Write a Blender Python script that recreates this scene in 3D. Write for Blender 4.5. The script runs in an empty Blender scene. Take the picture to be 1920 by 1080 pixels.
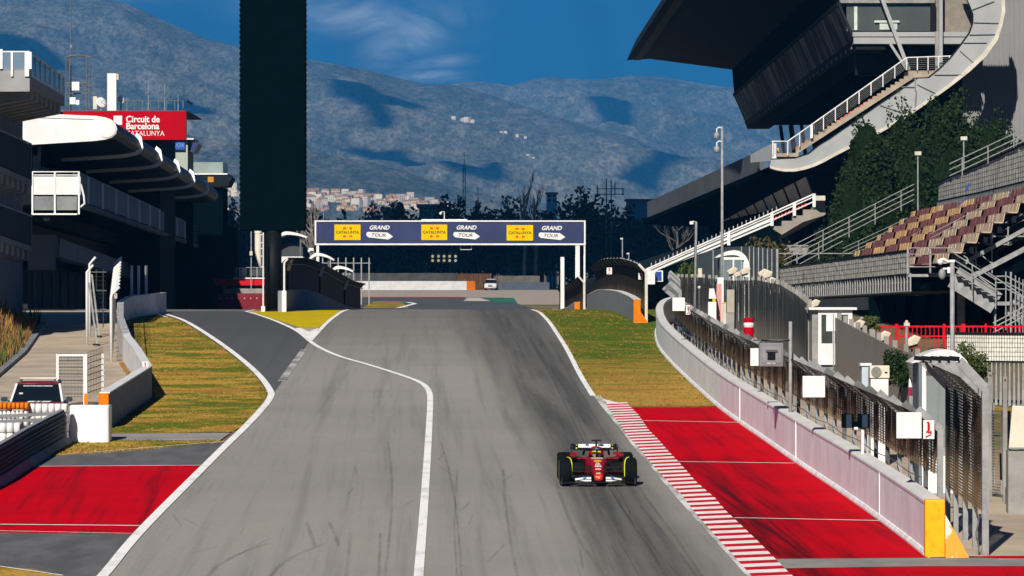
import bpy, bmesh, math, random
from mathutils import Vector, Matrix, noise
from math import radians as R, sin, cos, pi
random.seed(11)
S = bpy.context.scene
COL = S.collection

# ---------------------------------------------------------------- camera, sun, sky
F = 7700.0            # focal length in pixels of a 1920 wide picture
CZ = 9.0              # camera height above the datum
cam_d = bpy.data.cameras.new('camera'); cam = bpy.data.objects.new('camera', cam_d); COL.objects.link(cam)
cam.location = (0, 0, CZ); cam.rotation_euler = (R(90), 0, 0)
cam_d.sensor_width = 36; cam_d.lens = F/1920*36; cam_d.clip_start = 1; cam_d.clip_end = 60000
S.camera = cam
S.render.resolution_x = 1024; S.render.resolution_y = 576
S.view_settings.view_transform = 'Standard'; S.view_settings.look = 'None'
S.view_settings.exposure = 0.55; S.view_settings.gamma = 1
S.cycles.use_denoising = True
S.cycles.max_bounces = 6; S.cycles.transparent_max_bounces = 24; S.cycles.volume_bounces = 0

SUN_EL, SUN_AZ = R(34), R(13)          # sun stands behind the camera, a little to the left
LDIR = Vector((sin(SUN_AZ)*cos(SUN_EL), cos(SUN_AZ)*cos(SUN_EL), -sin(SUN_EL)))   # the way the light travels
sd = bpy.data.lights.new('sun', 'SUN'); sd.energy = 4.6; sd.angle = R(0.5); sd.color = (1.0, 0.93, 0.82)
sun = bpy.data.objects.new('sun', sd); COL.objects.link(sun)
sun.rotation_euler = LDIR.to_track_quat('-Z', 'Y').to_euler()

W = bpy.data.worlds.new('World'); S.world = W; W.use_nodes = True
wn, wl = W.node_tree.nodes, W.node_tree.links
wn.clear()
def wnode(t, **k):
    n = wn.new(t)
    for a, b in k.items(): setattr(n, a, b)
    return n
sky = wnode('ShaderNodeTexSky', sky_type='NISHITA', sun_disc=False, sun_elevation=SUN_EL, sun_rotation=pi+SUN_AZ,
            air_density=1.0, dust_density=0.2, ozone_density=3.0, altitude=100)
def wmath(op, a, b=None, c=None):
    n = wnode('ShaderNodeMath', operation=op)
    for i, v in enumerate((a, b, c)):
        if v is None: continue
        if isinstance(v, (int, float)): n.inputs[i].default_value = v
        else: wl.new(v, n.inputs[i])
    return n.outputs[0]
tint = wnode('ShaderNodeMix', data_type='RGBA', blend_type='MULTIPLY'); tint.inputs[0].default_value = 1
tint.inputs[7].default_value = (0.007, 0.115, 0.30, 1)
wl.new(sky.outputs[0], tint.inputs[6])
# thin cirrus low over the hills, laid out by direction in the sky
tc = wnode('ShaderNodeTexCoord'); sep = wnode('ShaderNodeSeparateXYZ'); wl.new(tc.outputs['Generated'], sep.inputs[0])
yy = wmath('MAXIMUM', sep.outputs[1], 0.05)
U = wmath('DIVIDE', sep.outputs[0], yy); V = wmath('DIVIDE', sep.outputs[2], yy)
cmb = wnode('ShaderNodeCombineXYZ'); wl.new(U, cmb.inputs[0]); wl.new(V, cmb.inputs[1])
nz = wnode('ShaderNodeTexNoise'); nz.inputs['Scale'].default_value = 60; nz.inputs['Detail'].default_value = 9
nz.inputs['Roughness'].default_value = 0.62; nz.inputs['Distortion'].default_value = 0.9
mp = wnode('ShaderNodeMapping'); mp.inputs['Scale'].default_value = (0.75, 1.6, 1); mp.inputs['Rotation'].default_value = (0, 0, 0.5)
wl.new(cmb.outputs[0], mp.inputs[0]); wl.new(mp.outputs[0], nz.inputs['Vector'])
def blob(px, py, rx, ry, ang):
    u0, v0 = (px-960)/F, (540-py)/F
    du, dv = wmath('SUBTRACT', U, u0), wmath('SUBTRACT', V, v0)
    a = wmath('ADD', wmath('MULTIPLY', du, cos(ang)/(rx/F)), wmath('MULTIPLY', dv, sin(ang)/(rx/F)))
    b = wmath('SUBTRACT', wmath('MULTIPLY', dv, cos(ang)/(ry/F)), wmath('MULTIPLY', du, sin(ang)/(ry/F)))
    return wmath('POWER', 2.718, wmath('MULTIPLY', wmath('ADD', wmath('MULTIPLY', a, a), wmath('MULTIPLY', b, b)), -1))
bl = blob(650, 28, 140, 32, -0.12)
for q in ((790, 52, 85, 40, 0.45), (730, 85, 48, 34, 0.5), (815, 118, 55, 11, 0.1), (800, 142, 60, 12, 0.0), (620, 18, 70, 14, -0.1), (300, -60, 300, 40, 0.2)):
    bl = wmath('MAXIMUM', bl, blob(*q))
cl = wmath('MULTIPLY', bl, wmath('SMOOTH_MIN', wmath('MAXIMUM', wmath('MULTIPLY', wmath('SUBTRACT', nz.outputs[0], 0.31), 3.2), 0.0), 1.0, 0.2))
cm = wnode('ShaderNodeMix', data_type='RGBA'); wl.new(wmath('MULTIPLY', cl, 0.95), cm.inputs[0])
wl.new(tint.outputs[2], cm.inputs[6]); cm.inputs[7].default_value = (5.2, 5.9, 7.2, 1)
bg = wnode('ShaderNodeBackground'); bg.inputs[1].default_value = 0.075
wl.new(cm.outputs[2], bg.inputs[0]); wo = wnode('ShaderNodeOutputWorld'); wl.new(bg.outputs[0], wo.inputs[0])

# ---------------------------------------------------------------- measuring helpers
ZP = [(200, 7.04), (213, 7.44), (226, 7.70), (238, 7.755), (250, 7.58), (268, 7.05), (290, 6.45), (320, 6.2), (360, 6.4),
      (400, 6.95), (430, 7.45), (470, 7.95), (520, 8.32), (590, 8.7), (680, 8.95), (800, 9.0), (2000, 10), (4000, 35), (6000, 95), (9000, 160), (20000, 170)]
_ms = []
for i in range(len(ZP)):
    if i == 0: _ms.append(0.03377); continue
    if i == len(ZP)-1: _ms.append(0.0); continue
    (x0, y0), (x1, y1), (x2, y2) = ZP[i-1], ZP[i], ZP[i+1]
    d0, d1 = (y1-y0)/(x1-x0), (y2-y1)/(x2-x1)
    _ms.append(0 if d0*d1 <= 0 else 2*d0*d1/(d0+d1))
def zg(D):
    if D <= 200: return 0.286+0.03377*D
    for i in range(len(ZP)-1):
        x0, y0 = ZP[i]; x1, y1 = ZP[i+1]
        if D <= x1:
            h = x1-x0; t = (D-x0)/h
            return ((1+2*t)*(1-t)**2*y0+t*(1-t)**2*h*_ms[i]+t*t*(3-2*t)*y1+t*t*(t-1)*h*_ms[i+1])
    return ZP[-1][1]
def X(px, D): return (px-960)/F*D
def Z(py, D): return CZ+(540-py)/F*D
def P(px, py, D): return Vector((X(px, D), D, Z(py, D)))
def G(px, py):
    """where the line of sight through a point of the photograph meets the ground: (x, D)"""
    D = 20.0
    while D < 900:
        if Z(py, D+0.5) <= zg(D+0.5): break
        D += 0.5
    a, b = D, D+0.5
    for _ in range(20):
        m = (a+b)/2
        if Z(py, m) <= zg(m): b = m
        else: a = m
    return (X(px, b), b)
def lerp(a, b, t): return a+(b-a)*t
def interp(pts, v):
    if v <= pts[0][0]: return pts[0][1]
    for (a, p), (b, q) in zip(pts, pts[1:]):
        if v <= b: return p+(q-p)*(v-a)/(b-a)
    return pts[-1][1]

# ---------------------------------------------------------------- mesh helpers
class MB:
    def __init__(s): s.v = []; s.f = []; s.m = []; s.k = 0
    def mat(s, k): s.k = k; return s
    def add(s, vs, fs):
        o = len(s.v); s.v += [Vector(p) for p in vs]
        for f in fs: s.f.append([o+i for i in f]); s.m.append(s.k)
        return s
    def hexa(s, p):     # 8 corners: bottom ring, top ring
        return s.add(p, [(3, 2, 1, 0), (4, 5, 6, 7), (0, 1, 5, 4), (1, 2, 6, 5), (2, 3, 7, 6), (3, 0, 4, 7)])
    def box(s, c, d, rz=0):
        x, y, z = d[0]/2, d[1]/2, d[2]/2; c = Vector(c); M = Matrix.Rotation(rz, 3, 'Z')
        return s.hexa([c+M @ Vector(q) for q in ((-x, -y, -z), (x, -y, -z), (x, y, -z), (-x, y, -z), (-x, -y, z), (x, -y, z), (x, y, z), (-x, y, z))])
    def bb(s, x0, x1, y0, y1, z0, z1):
        return s.box(((x0+x1)/2, (y0+y1)/2, (z0+z1)/2), (abs(x1-x0), abs(y1-y0), abs(z1-z0)))
    def quad(s, *p): return s.add(p, [tuple(range(len(p)))])
    def slab(s, poly, off):  # closed prism: polygon (3D) swept by a vector
        off = Vector(off); n = len(poly); a = [Vector(p) for p in poly]; b = [p+off for p in a]
        nrm = Vector((0, 0, 0))
        for i in range(n): nrm += (a[i]-a[0]).cross(a[(i+1) % n]-a[0])
        if nrm.dot(off) > 0: a, b = b, a
        return s.add(a+b, [tuple(range(n)), tuple(range(2*n-1, n-1, -1))]+[(i, i+n, (i+1) % n+n, (i+1) % n) for i in range(n)])
    def loft(s, rings, cap=True, closed=True):
        n = len(rings[0]); vs = [p for r in rings for p in r]; fs = []
        for i in range(len(rings)-1):
            for j in range(n if closed else n-1):
                a, b = i*n+j, i*n+(j+1) % n
                fs.append((a, b, b+n, a+n))
        if cap: fs += [tuple(range(n-1, -1, -1)), tuple(range((len(rings)-1)*n, len(rings)*n))]
        return s.add(vs, fs)
    def tube(s, pts, r, n=8, cap=True):
        pts = [Vector(p) for p in pts]; rs = r if isinstance(r, (list, tuple)) else [r]*len(pts); rings = []
        up = None
        for i, p in enumerate(pts):
            t = (pts[min(i+1, len(pts)-1)]-pts[max(i-1, 0)]).normalized()
            if up is None:
                up = Vector((0, 0, 1)) if abs(t.z) < 0.9 else Vector((1, 0, 0))
            a = t.cross(up)
            a = a.normalized() if a.length > 1e-6 else Vector((1, 0, 0)); b = a.cross(t).normalized(); up = b
            rings.append([p+(a*cos(2*pi*j/n)+b*sin(2*pi*j/n))*rs[i] for j in range(n)])
        return s.loft(rings, cap)
    def bar(s, a, b, w, h=None, up=(0, 0, 1)):   # square bar between two points
        a, b = Vector(a), Vector(b); h = h or w; t = (b-a).normalized(); u = Vector(up)
        if abs(t.dot(u)) > 0.98: u = Vector((0, 1, 0))
        x = t.cross(u).normalized()*w/2; y = x.cross(t).normalized()*h/2
        return s.loft([[a-x-y, a+x-y, a+x+y, a-x+y], [b-x-y, b+x-y, b+x+y, b-x+y]])
    def disc(s, c, r, axis='Y', depth=0.05, n=20):
        c = Vector(c); ax = {'X': Vector((1, 0, 0)), 'Y': Vector((0, 1, 0)), 'Z': Vector((0, 0, 1))}[axis]
        return s.tube([c-ax*depth/2, c+ax*depth/2], r, n)
    def sphere(s, c, r, n=10, m=6, sx=1, sy=1, sz=1):
        c = Vector(c); vs = [c+Vector((0, 0, r*sz))]; fs = []
        for i in range(1, m):
            for j in range(n):
                a, b = pi*i/m, 2*pi*j/n; vs.append(c+Vector((r*sx*sin(a)*cos(b), r*sy*sin(a)*sin(b), r*sz*cos(a))))
        vs.append(c-Vector((0, 0, r*sz))); L = len(vs)-1
        for j in range(n):
            fs.append((0, 1+j, 1+(j+1) % n)); fs.append((L, L-n+(j+1) % n, L-n+j))
            for i in range(m-2):
                a = 1+i*n+j; b = 1+i*n+(j+1) % n; fs.append((a, a+n, b+n, b))
        return s.add(vs, fs)
    def build(s, name, mats, parent=None, smooth=False, bevel=0, world=True):
        me = bpy.data.meshes.new(name); off = wloc(parent) if (parent and world) else Vector((0, 0, 0))
        me.from_pydata([tuple(p-off) for p in s.v], [], s.f)
        mats = mats if isinstance(mats, (list, tuple)) else [mats]
        for m in mats: me.materials.append(m)
        me.polygons.foreach_set('material_index', s.m)
        if smooth: me.polygons.foreach_set('use_smooth', [True]*len(me.polygons))
        me.update()
        o = bpy.data.objects.new(name, me); COL.objects.link(o)
        if parent: o.parent = parent
        if bevel:
            b = o.modifiers.new('bevel', 'BEVEL'); b.width = bevel; b.segments = 2; b.limit_method = 'ANGLE'
        return o
def wloc(o):
    p = Vector((0, 0, 0))
    while o: p += o.location; o = o.parent
    return p
def thing(name, label, cat, loc, group=None, rz=0):
    o = bpy.data.objects.new(name, None); COL.objects.link(o); o.location = loc; o.rotation_euler = (0, 0, rz)
    o.empty_display_size = 0.3
    return tag(o, label, cat, group)
def tag(o, label, cat, group=None):
    o['label'] = label; o['category'] = cat
    if group: o['group'] = group
    return o
def struct(o, kind='structure'): o['kind'] = kind; return o
def dup(root, loc, rz=None, label=None):
    r = root.copy(); COL.objects.link(r); r.location = loc
    if rz is not None: r.rotation_euler = (0, 0, rz)
    if label: r['label'] = label
    for ch in list(root.children):
        c = ch.copy(); COL.objects.link(c); c.parent = r
        for g in list(ch.children):
            d = g.copy(); COL.objects.link(d); d.parent = c
    return r
def text(body, size, mat, name, parent, origin, right=(1, 0, 0), up=(0, 0, 1), shear=0, bold=0.0, depth=0.01, align='CENTER', sx=1.0):
    """lettering: a flat mesh of real thickness standing on a sign"""
    cu = bpy.data.curves.new('txt', 'FONT'); cu.body = body; cu.size = size; cu.align_x = align; cu.align_y = 'CENTER'
    cu.shear = shear; cu.offset = bold; cu.extrude = depth/2; cu.resolution_u = 3
    to = bpy.data.objects.new('txt', cu); COL.objects.link(to)
    bpy.context.view_layer.update()
    me = bpy.data.meshes.new_from_object(to.evaluated_get(bpy.context.evaluated_depsgraph_get()))
    bpy.data.objects.remove(to)
    r, u = Vector(right).normalized(), Vector(up).normalized(); nn = r.cross(u); off = wloc(parent) if parent else Vector()
    for v in me.vertices: v.co = Vector(origin)+r*v.co.x*sx+u*v.co.y+nn*v.co.z-off
    me.materials.clear(); me.materials.append(mat)
    o = bpy.data.objects.new(name, me); COL.objects.link(o)
    if parent: o.parent = parent
    return o

# ---------------------------------------------------------------- materials
def newmat(name):
    m = bpy.data.materials.new(name); m.use_nodes = True; nt = m.node_tree
    return m, nt, nt.nodes['Principled BSDF']
def rgba(c): return (c[0], c[1], c[2], 1)
class NT:
    def __init__(s, nt): s.nt = nt
    def n(s, t, **k):
        q = s.nt.nodes.new(t)
        for a, b in k.items(): setattr(q, a, b)
        return q
    def put(s, v, sock):
        if isinstance(v, (int, float)): sock.default_value = v
        elif isinstance(v, (tuple, list)): sock.default_value = rgba(v) if len(sock.default_value) == 4 else tuple(v)
        else: s.nt.links.new(v, sock)
    def math(s, op, a, b=None, c=None, clamp=False):
        q = s.n('ShaderNodeMath', operation=op, use_clamp=clamp)
        for i, v in enumerate((a, b, c)):
            if v is not None: s.put(v, q.inputs[i])
        return q.outputs[0]
    def ramp(s, v, lo, hi):
        q = s.n('ShaderNodeMapRange', interpolation_type='SMOOTHSTEP'); s.put(v, q.inputs[0]); s.put(lo, q.inputs[1]); s.put(hi, q.inputs[2])
        return q.outputs[0]
    def mix(s, f, a, b, mode='MIX'):
        q = s.n('ShaderNodeMix', data_type='RGBA', blend_type=mode); s.put(f, q.inputs[0]); s.put(a, q.inputs[6]); s.put(b, q.inputs[7])
        return q.outputs[2]
    def noise(s, vec, scale=1, detail=5, rough=0.6, dist=0):
        q = s.n('ShaderNodeTexNoise'); s.put(scale, q.inputs['Scale']); s.put(detail, q.inputs['Detail']); s.put(rough, q.inputs['Roughness']); s.put(dist, q.inputs['Distortion'])
        s.nt.links.new(vec, q.inputs['Vector']); return q.outputs[0]
    def coord(s, which='Object'): return s.n('ShaderNodeTexCoord').outputs[which]
    def pos(s): return s.n('ShaderNodeNewGeometry').outputs['Position']
    def map(s, vec, scale=(1, 1, 1), rot=(0, 0, 0), loc=(0, 0, 0)):
        q = s.n('ShaderNodeMapping'); q.inputs['Scale'].default_value = scale; q.inputs['Rotation'].default_value = rot; q.inputs['Location'].default_value = loc
        s.nt.links.new(vec, q.inputs[0]); return q.outputs[0]
    def sep(s, vec):
        q = s.n('ShaderNodeSeparateXYZ'); s.nt.links.new(vec, q.inputs[0]); return q.outputs
    def comb(s, x, y, z=0):
        q = s.n('ShaderNodeCombineXYZ')
        for i, v in enumerate((x, y, z)): s.put(v, q.inputs[i])
        return q.outputs[0]
    def bump(s, h, strength, dist, bsdf):
        q = s.n('ShaderNodeBump'); q.inputs['Strength'].default_value = strength; q.inputs['Distance'].default_value = dist
        s.nt.links.new(h, q.inputs['Height']); s.nt.links.new(q.outputs[0], bsdf.inputs['Normal'])
def mat(name, c1, c2=None, scale=2.0, stretch=(1, 1, 1), lo=0.35, hi=0.65, rough=0.75, metal=0.0, bump=0.0, spec=0.3, detail=6, alpha=None, world=False):
    m, nt, b = newmat(name); N = NT(nt)
    b.inputs['Roughness'].default_value = rough; b.inputs['Metallic'].default_value = metal; b.inputs['Specular IOR Level'].default_value = spec
    if c2 is None: c2 = tuple(x*0.82 for x in c1)
    v = N.map(N.pos() if world else N.coord(), stretch)
    q = N.noise(v, scale, detail)
    f = N.ramp(q, lo, hi); nt.links.new(N.mix(f, c1, c2), b.inputs['Base Color'])
    if bump: N.bump(q, bump, 0.05, b)
    if alpha is not None: b.inputs['Alpha'].default_value = alpha
    return m
M = {}
M['white'] = mat('white_paint', (0.66, 0.66, 0.66), (0.57, 0.57, 0.565), 1.2, rough=0.5)
M['cream'] = mat('cream_paint', (0.52, 0.49, 0.42), (0.42, 0.39, 0.33), 1.5, rough=0.6)
M['galv'] = mat('galvanised_steel', (0.27, 0.275, 0.28), (0.19, 0.195, 0.20), 3.0, rough=0.6, metal=0.0)
M['galv_dark'] = mat('weathered_steel', (0.11, 0.115, 0.12), (0.07, 0.075, 0.08), 3.0, rough=0.7, metal=0.0)
M['conc'] = mat('pale_concrete', (0.26, 0.25, 0.235), (0.18, 0.175, 0.165), 1.3, rough=0.9, bump=0.1)
M['conc_dark'] = mat('grey_concrete', (0.20, 0.21, 0.22), (0.13, 0.14, 0.15), 1.0, rough=0.9)
M['black'] = mat('black_paint', (0.0025, 0.004, 0.0055), (0.002, 0.003, 0.004), 2.0, rough=0.6, spec=.12)
M['blackmat'] = mat('black_matt', (0.0012, 0.0042, 0.0062), (0.0010, 0.0034, 0.0050), 2.0, rough=1.0, spec=0.0)
M['dark'] = mat('dark_cladding', (0.009, 0.013, 0.018), (0.005, 0.008, 0.011), 0.6, rough=0.8, spec=.1)
M['orange'] = mat('orange_paint', (0.62, 0.17, 0.004), (0.52, 0.13, 0.004), 3.0, rough=0.7, spec=.08)
M['red'] = mat('red_paint', (0.50, 0.006, 0.014), (0.40, 0.005, 0.012), 2.0, rough=0.6, spec=.1)
M['signred'] = mat('sign_red', (0.36, 0.002, 0.010), (0.33, 0.002, 0.009), 0.4, rough=0.9, spec=.03)
M['navy'] = mat('navy_banner', (0.018, 0.030, 0.105), (0.012, 0.020, 0.075), 0.4, rough=0.6)
M['yellow'] = mat('yellow_print', (0.62, 0.42, 0.0), (0.58, 0.39, 0.0), 1.0, rough=0.8, spec=.05)
M['redprint'] = mat('red_print', (0.62, 0.05, 0.01), (0.55, 0.04, 0.01), 1.0, rough=0.6)
M['ink'] = mat('black_print', (0.015, 0.012, 0.01), (0.02, 0.016, 0.012), 1.0, rough=0.6)
M['blue'] = mat('blue_paint', (0.015, 0.06, 0.30), (0.012, 0.045, 0.22), 1.0, rough=0.5)

# ---------------------------------------------------------------- terrain to the horizon
m_earth = mat('dry_earth', (0.17, 0.13, 0.07), (0.10, 0.09, 0.045), 0.12, rough=0.95, world=True)
def ground_sheet():
    xs = [-9000, -5000, -2500, -1000, -400, -150, -60, -25, 0, 25, 60, 150, 400, 1000, 2500, 5000, 9000]
    ds = list(range(-60, 200, 10))+list(range(200, 480, 1))+list(range(480, 800, 10))+[900, 1000, 1200, 1500, 2000, 2600, 3300, 4000, 5000, 6000, 7500, 9000, 12000, 15500]
    b = MB(); n = len(xs)
    b.add([(x, d, zg(d)-0.03) for d in ds for x in xs], [(i*n+j, i*n+j+1, i*n+n+j+1, i*n+n+j) for i in range(len(ds)-1) for j in range(n-1)])
    struct(b.build('ground', m_earth, smooth=True))
ground_sheet()

def forest_mat(name, c1, c2, c3):
    m, nt, b = newmat(name); N = NT(nt); p = N.pos()
    b.inputs['Roughness'].default_value = 1; b.inputs['Specular IOR Level'].default_value = 0.05
    n1 = N.noise(p, 0.0012, 6, 0.62); pv = N.map(p, (1, 0.22, 1.0)); n2 = N.noise(pv, 0.014, 4, 0.65); n3 = N.noise(pv, 0.042, 3, 0.7)
    c = N.mix(N.ramp(n1, 0.38, 0.66), c1, c2)
    c = N.mix(N.math('MULTIPLY', N.ramp(n2, 0.42, 0.72), 0.7), c, c3)
    n4 = N.noise(N.map(p, (1, 0.22, 1.0)), 0.10, 2, 0.6)
    c = N.mix(N.math('MULTIPLY', N.ramp(n3, 0.44, 0.66), 0.5), c, tuple(x*0.22 for x in c1))
    c = N.mix(N.math('MULTIPLY', N.ramp(n4, 0.42, 0.62), 0.5), c, tuple(x*0.2 for x in c1))
    nt.links.new(c, b.inputs['Base Color'])
    N.bump(N.math('ADD', n4, N.math('MULTIPLY', n2, 2.0)), 0.55, 9.0, b)
    return m
m_forest = forest_mat('hill_forest', (0.085, 0.100, 0.075), (0.150, 0.155, 0.120), (0.31, 0.28, 0.22))
RIDGES = {}
def hill(name, ridge, base, Db, Dr, amp, seed, x0=-700, x1=2600, step=9, rows=64, mat_=None, pw=1.0):
    cols = list(range(x0, x1+1, step)); b = MB(); vs = []; nr = rows+8
    def pt(px, t):
        yr, yb = interp(ridge, px), interp(base, px)
        if t <= 1:
            D = lerp(Db, Dr, t); e = t**pw
            e = lerp(e, t*t*(3-2*t), 0.4)
            z = lerp(Z(yb, Db), Z(yr, Dr), e)
            x = X(px, D); q = Vector((x*0.0011+seed, D*0.0008, seed*1.7))
            rdg = 0.7*(1-abs(noise.fractal(q*0.8, 1.5, 2.0, 3))*1.7)+0.35*noise.fractal(q*2.3, 1.2, 2.1, 4)
            z += (rdg-0.55)*amp*min(1.0, 4*t)*min(1.0, 2.2*(1-t)+0.12)
        else:
            D = Dr+(t-1)*6000; z = Z(yr, Dr)-(t-1)*900; x = X(px, D)
            q = Vector((x*0.0011+seed, D*0.0008, seed*1.7)); z += (0.7*(1-abs(noise.fractal(q*0.8, 1.5, 2.0, 3))*1.7)+0.35*noise.fractal(q*2.3, 1.2, 2.1, 4)-0.55)*amp*0.12
        return Vector((x, D, z))
    for i in range(nr+1):
        t = i/rows
        for px in cols: vs.append(pt(px, t))
    n = len(cols)
    b.add(vs, [(i*n+j, i*n+j+1, i*n+n+j+1, i*n+n+j) for i in range(nr) for j in range(n-1)])
    struct(b.build(name, mat_ or m_forest, smooth=True))
    def inv(px, py):      # the point of the slope seen at a place of the photograph
        best = None
        for k in range(201):
            p = pt(px, k/200); yy_ = 540-(p.z-CZ)/p.y*F
            if best is None or abs(yy_-py) < best[0]: best = (abs(yy_-py), p)
        return best[1]
    RIDGES[name] = inv
    return inv
far_inv = hill('far_mountain', [(-700, 60), (600, 150), (820, 170), (860, 157), (905, 151), (950, 161), (985, 149), (1040, 136), (1110, 143), (1180, 139), (1260, 146), (1360, 158), (1500, 150), (1900, 130), (2600, 160)],
     [(-700, 420), (2600, 420)], 10500, 15200, 260, 3.1)
main_inv = hill('mountain', [(-700, -160), (-200, -110), (40, -50), (150, -18), (240, 9), (330, 52), (400, 78), (450, 90), (580, 113), (700, 134), (770, 152), (840, 165), (900, 180), (1000, 203), (1100, 232), (1180, 252), (1260, 290), (1340, 330), (1500, 360), (2600, 385)],
     [(-700, 440), (2600, 440)], 7600, 11800, 230, 7.7)
foot_inv = hill('foothill', [(-700, 300), (300, 240), (390, 255), (470, 268), (575, 277), (640, 291), (700, 301), (760, 318), (800, 331), (860, 350), (930, 366), (1100, 388), (2600, 420)],
     [(-700, 450), (2600, 450)], 5900, 7500, 90, 12.3)

# air: one box of thin blue haze round everything, the sky and the clouds outside it
hb = MB(); hb.bb(-8600, 8600, -70, 16150, -8, 1350)
hz = hb.build('haze', None or M['white']); hz['kind'] = 'stuff'
hm = bpy.data.materials.new('haze_air'); hm.use_nodes = True; hm.node_tree.nodes.clear()
hv = hm.node_tree.nodes.new('ShaderNodeVolumePrincipled'); ho = hm.node_tree.nodes.new('ShaderNodeOutputMaterial')
hv.inputs['Color'].default_value = (0.06, 0.42, 1.0, 1); hv.inputs['Density'].default_value = 6.8e-5; hv.inputs['Anisotropy'].default_value = 0.0
hm.node_tree.links.new(hv.outputs[0], ho.inputs['Volume']); hz.data.materials.clear(); hz.data.materials.append(hm)

# unseen clouds added overhead, shaped so their shadows fall on the slopes and wood
m_cloud = mat('cloud_white', (0.8, 0.8, 0.8), rough=1.0)
def shadow_cloud(outline, height, thick):
    outline = [a.lerp(b, k/4) for a, b in zip(outline, outline[1:]+outline[:1]) for k in range(4)]
    """outline: points on the ground or slope that the cloud shades, in order"""
    c = sum(outline, Vector())/len(outline); k = height/-LDIR.z
    rings = []
    for dz, sc in ((-0.5, 0.80), (-0.2, 0.98), (0.15, 1.0), (0.5, 0.75)):
        rings.append([c+(p-c)*sc*(1+0.16*noise.noise(p*0.006+Vector((dz*.2, 0, 0)))+0.10*noise.noise(p*0.02))-LDIR*k+Vector((0, 0, thick*dz)) for p in outline])
    o = MB().loft(rings).build('cloud', m_cloud, smooth=True); struct(o)
def shade(inv, pts, height=2600): shadow_cloud([inv(px, py) for px, py in pts], height, 16)
shade(main_inv, [(-60, 62), (20, 66), (70, 78), (118, 104), (128, 128), (60, 134), (-60, 120)])
shade(main_inv, [(300, 178), (345, 190), (400, 208), (470, 232), (540, 258), (530, 268), (450, 250), (380, 238), (330, 216)])
shade(main_inv, [(612, 163), (660, 162), (720, 176), (765, 190), (800, 203), (770, 208), (715, 198), (650, 186), (620, 176)])
shade(main_inv, [(622, 266), (690, 272), (760, 284), (840, 302), (940, 326), (1010, 350), (930, 352), (850, 336), (760, 312), (690, 296)])
shade(far_inv, [(1106, 232), (1130, 217), (1160, 212), (1190, 222), (1206, 240), (1180, 248), (1140, 244)])
shade(main_inv, [(1150, 330), (1230, 312), (1300, 306), (1340, 330), (1330, 356), (1240, 356)])
shade(main_inv, [(688, 226), (720, 218), (742, 226), (730, 240), (700, 240)])
shadow_cloud([Vector((x, d, 25)) for x, d in ((-260, 640), (-120, 622), (60, 618), (240, 640), (420, 700), (700, 1000), (800, 1700), (300, 2100), (-300, 2100), (-700, 1700), (-600, 1000))], 1900, 150)

# ---------------------------------------------------------------- town at the foot of the hill
twn = random.Random(5)
m_h = [mat('house_wall', c, tuple(x*0.85 for x in c), 0.05, rough=0.9) for c in ((0.66, 0.55, 0.40), (0.72, 0.66, 0.54), (0.66, 0.42, 0.20), (0.50, 0.30, 0.18), (0.52, 0.46, 0.40))]
m_roof = mat('house_roof', (0.34, 0.20, 0.12), (0.25, 0.15, 0.09), 0.08, rough=0.9)
m_win = mat('house_window', (0.05, 0.06, 0.07), (0.03, 0.035, 0.04), 0.1, rough=0.4)
def house_mesh(w, d, h, k, flat):
    b = MB(); b.bb(-w/2, w/2, -d/2, d/2, 0, h)
    b.mat(1)
    if flat: b.bb(-w/2-0.3, w/2+0.3, -d/2-0.3, d/2+0.3, h+0.003, h+0.7)
    else:
        b.add([(-w/2-.5, -d/2-.5, h), (w/2+.5, -d/2-.5, h), (w/2+.5, d/2+.5, h), (-w/2-.5, d/2+.5, h), (-w/2, 0, h+w*.16+1), (w/2, 0, h+w*.16+1)],
              [(0, 1, 5, 4), (2, 3, 4, 5), (1, 2, 5), (3, 0, 4), (3, 2, 1, 0)])
    b.mat(2)
    for fl in range(int(h//3.2)):
        for i in range(max(2, int(w//4))):
            x = -w/2+(i+0.5)*w/max(2, int(w//4)); b.bb(x-0.7, x+0.7, -d/2-0.1, -d/2-0.003, fl*3.2+0.9, fl*3.2+2.3)
    return b.build('house', [m_h[k], m_roof, m_win])
kinds = [('pale stone house', house_mesh(15, 12, 10, 0, False)), ('white flat roofed block', house_mesh(18, 12, 17, 1, True)), ('ochre house', house_mesh(17, 11, 9, 2, False)),
         ('terracotta house', house_mesh(14, 12, 9, 3, False)), ('greyish tall block', house_mesh(15, 13, 22, 4, True))]
where = 'house in the far hillside town seen between the black screen tower and the trees'
used = [0]*5
def house_at(k, px, py, inv, s=1.0, lab=None):
    p = inv(px, py); src = kinds[k][1]
    o = src if used[k] == 0 else src.copy()
    if used[k]: COL.objects.link(o)
    used[k] += 1; o.location = p-Vector((0, 0, 2)); o.rotation_euler = (0, 0, twn.uniform(-0.7, 0.7)); o.scale = (s, s, s*twn.uniform(0.85, 1.2))
    tag(o, lab or kinds[k][0]+' of the hillside town seen over the start gantry', 'house', 'houses of the town at the foot of the hill')
tops = [(575, 350), (600, 352), (610, 348), (640, 358), (680, 360), (720, 362), (760, 368), (800, 378), (840, 382)]
for i in range(230):
    px = 575+twn.random()**1.15*270; yt = interp(tops, px)+6
    py = yt+twn.random()*(400-yt)*0.9
    house_at(twn.choice([0, 0, 1, 2, 2, 3, 4]), px, py, foot_inv, twn.uniform(0.45, 0.85))
for i in range(14):
    house_at(twn.choice([0, 1, 3]), twn.uniform(418, 448), twn.uniform(335, 372), foot_inv, twn.uniform(0.45, 0.7), None)
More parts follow.
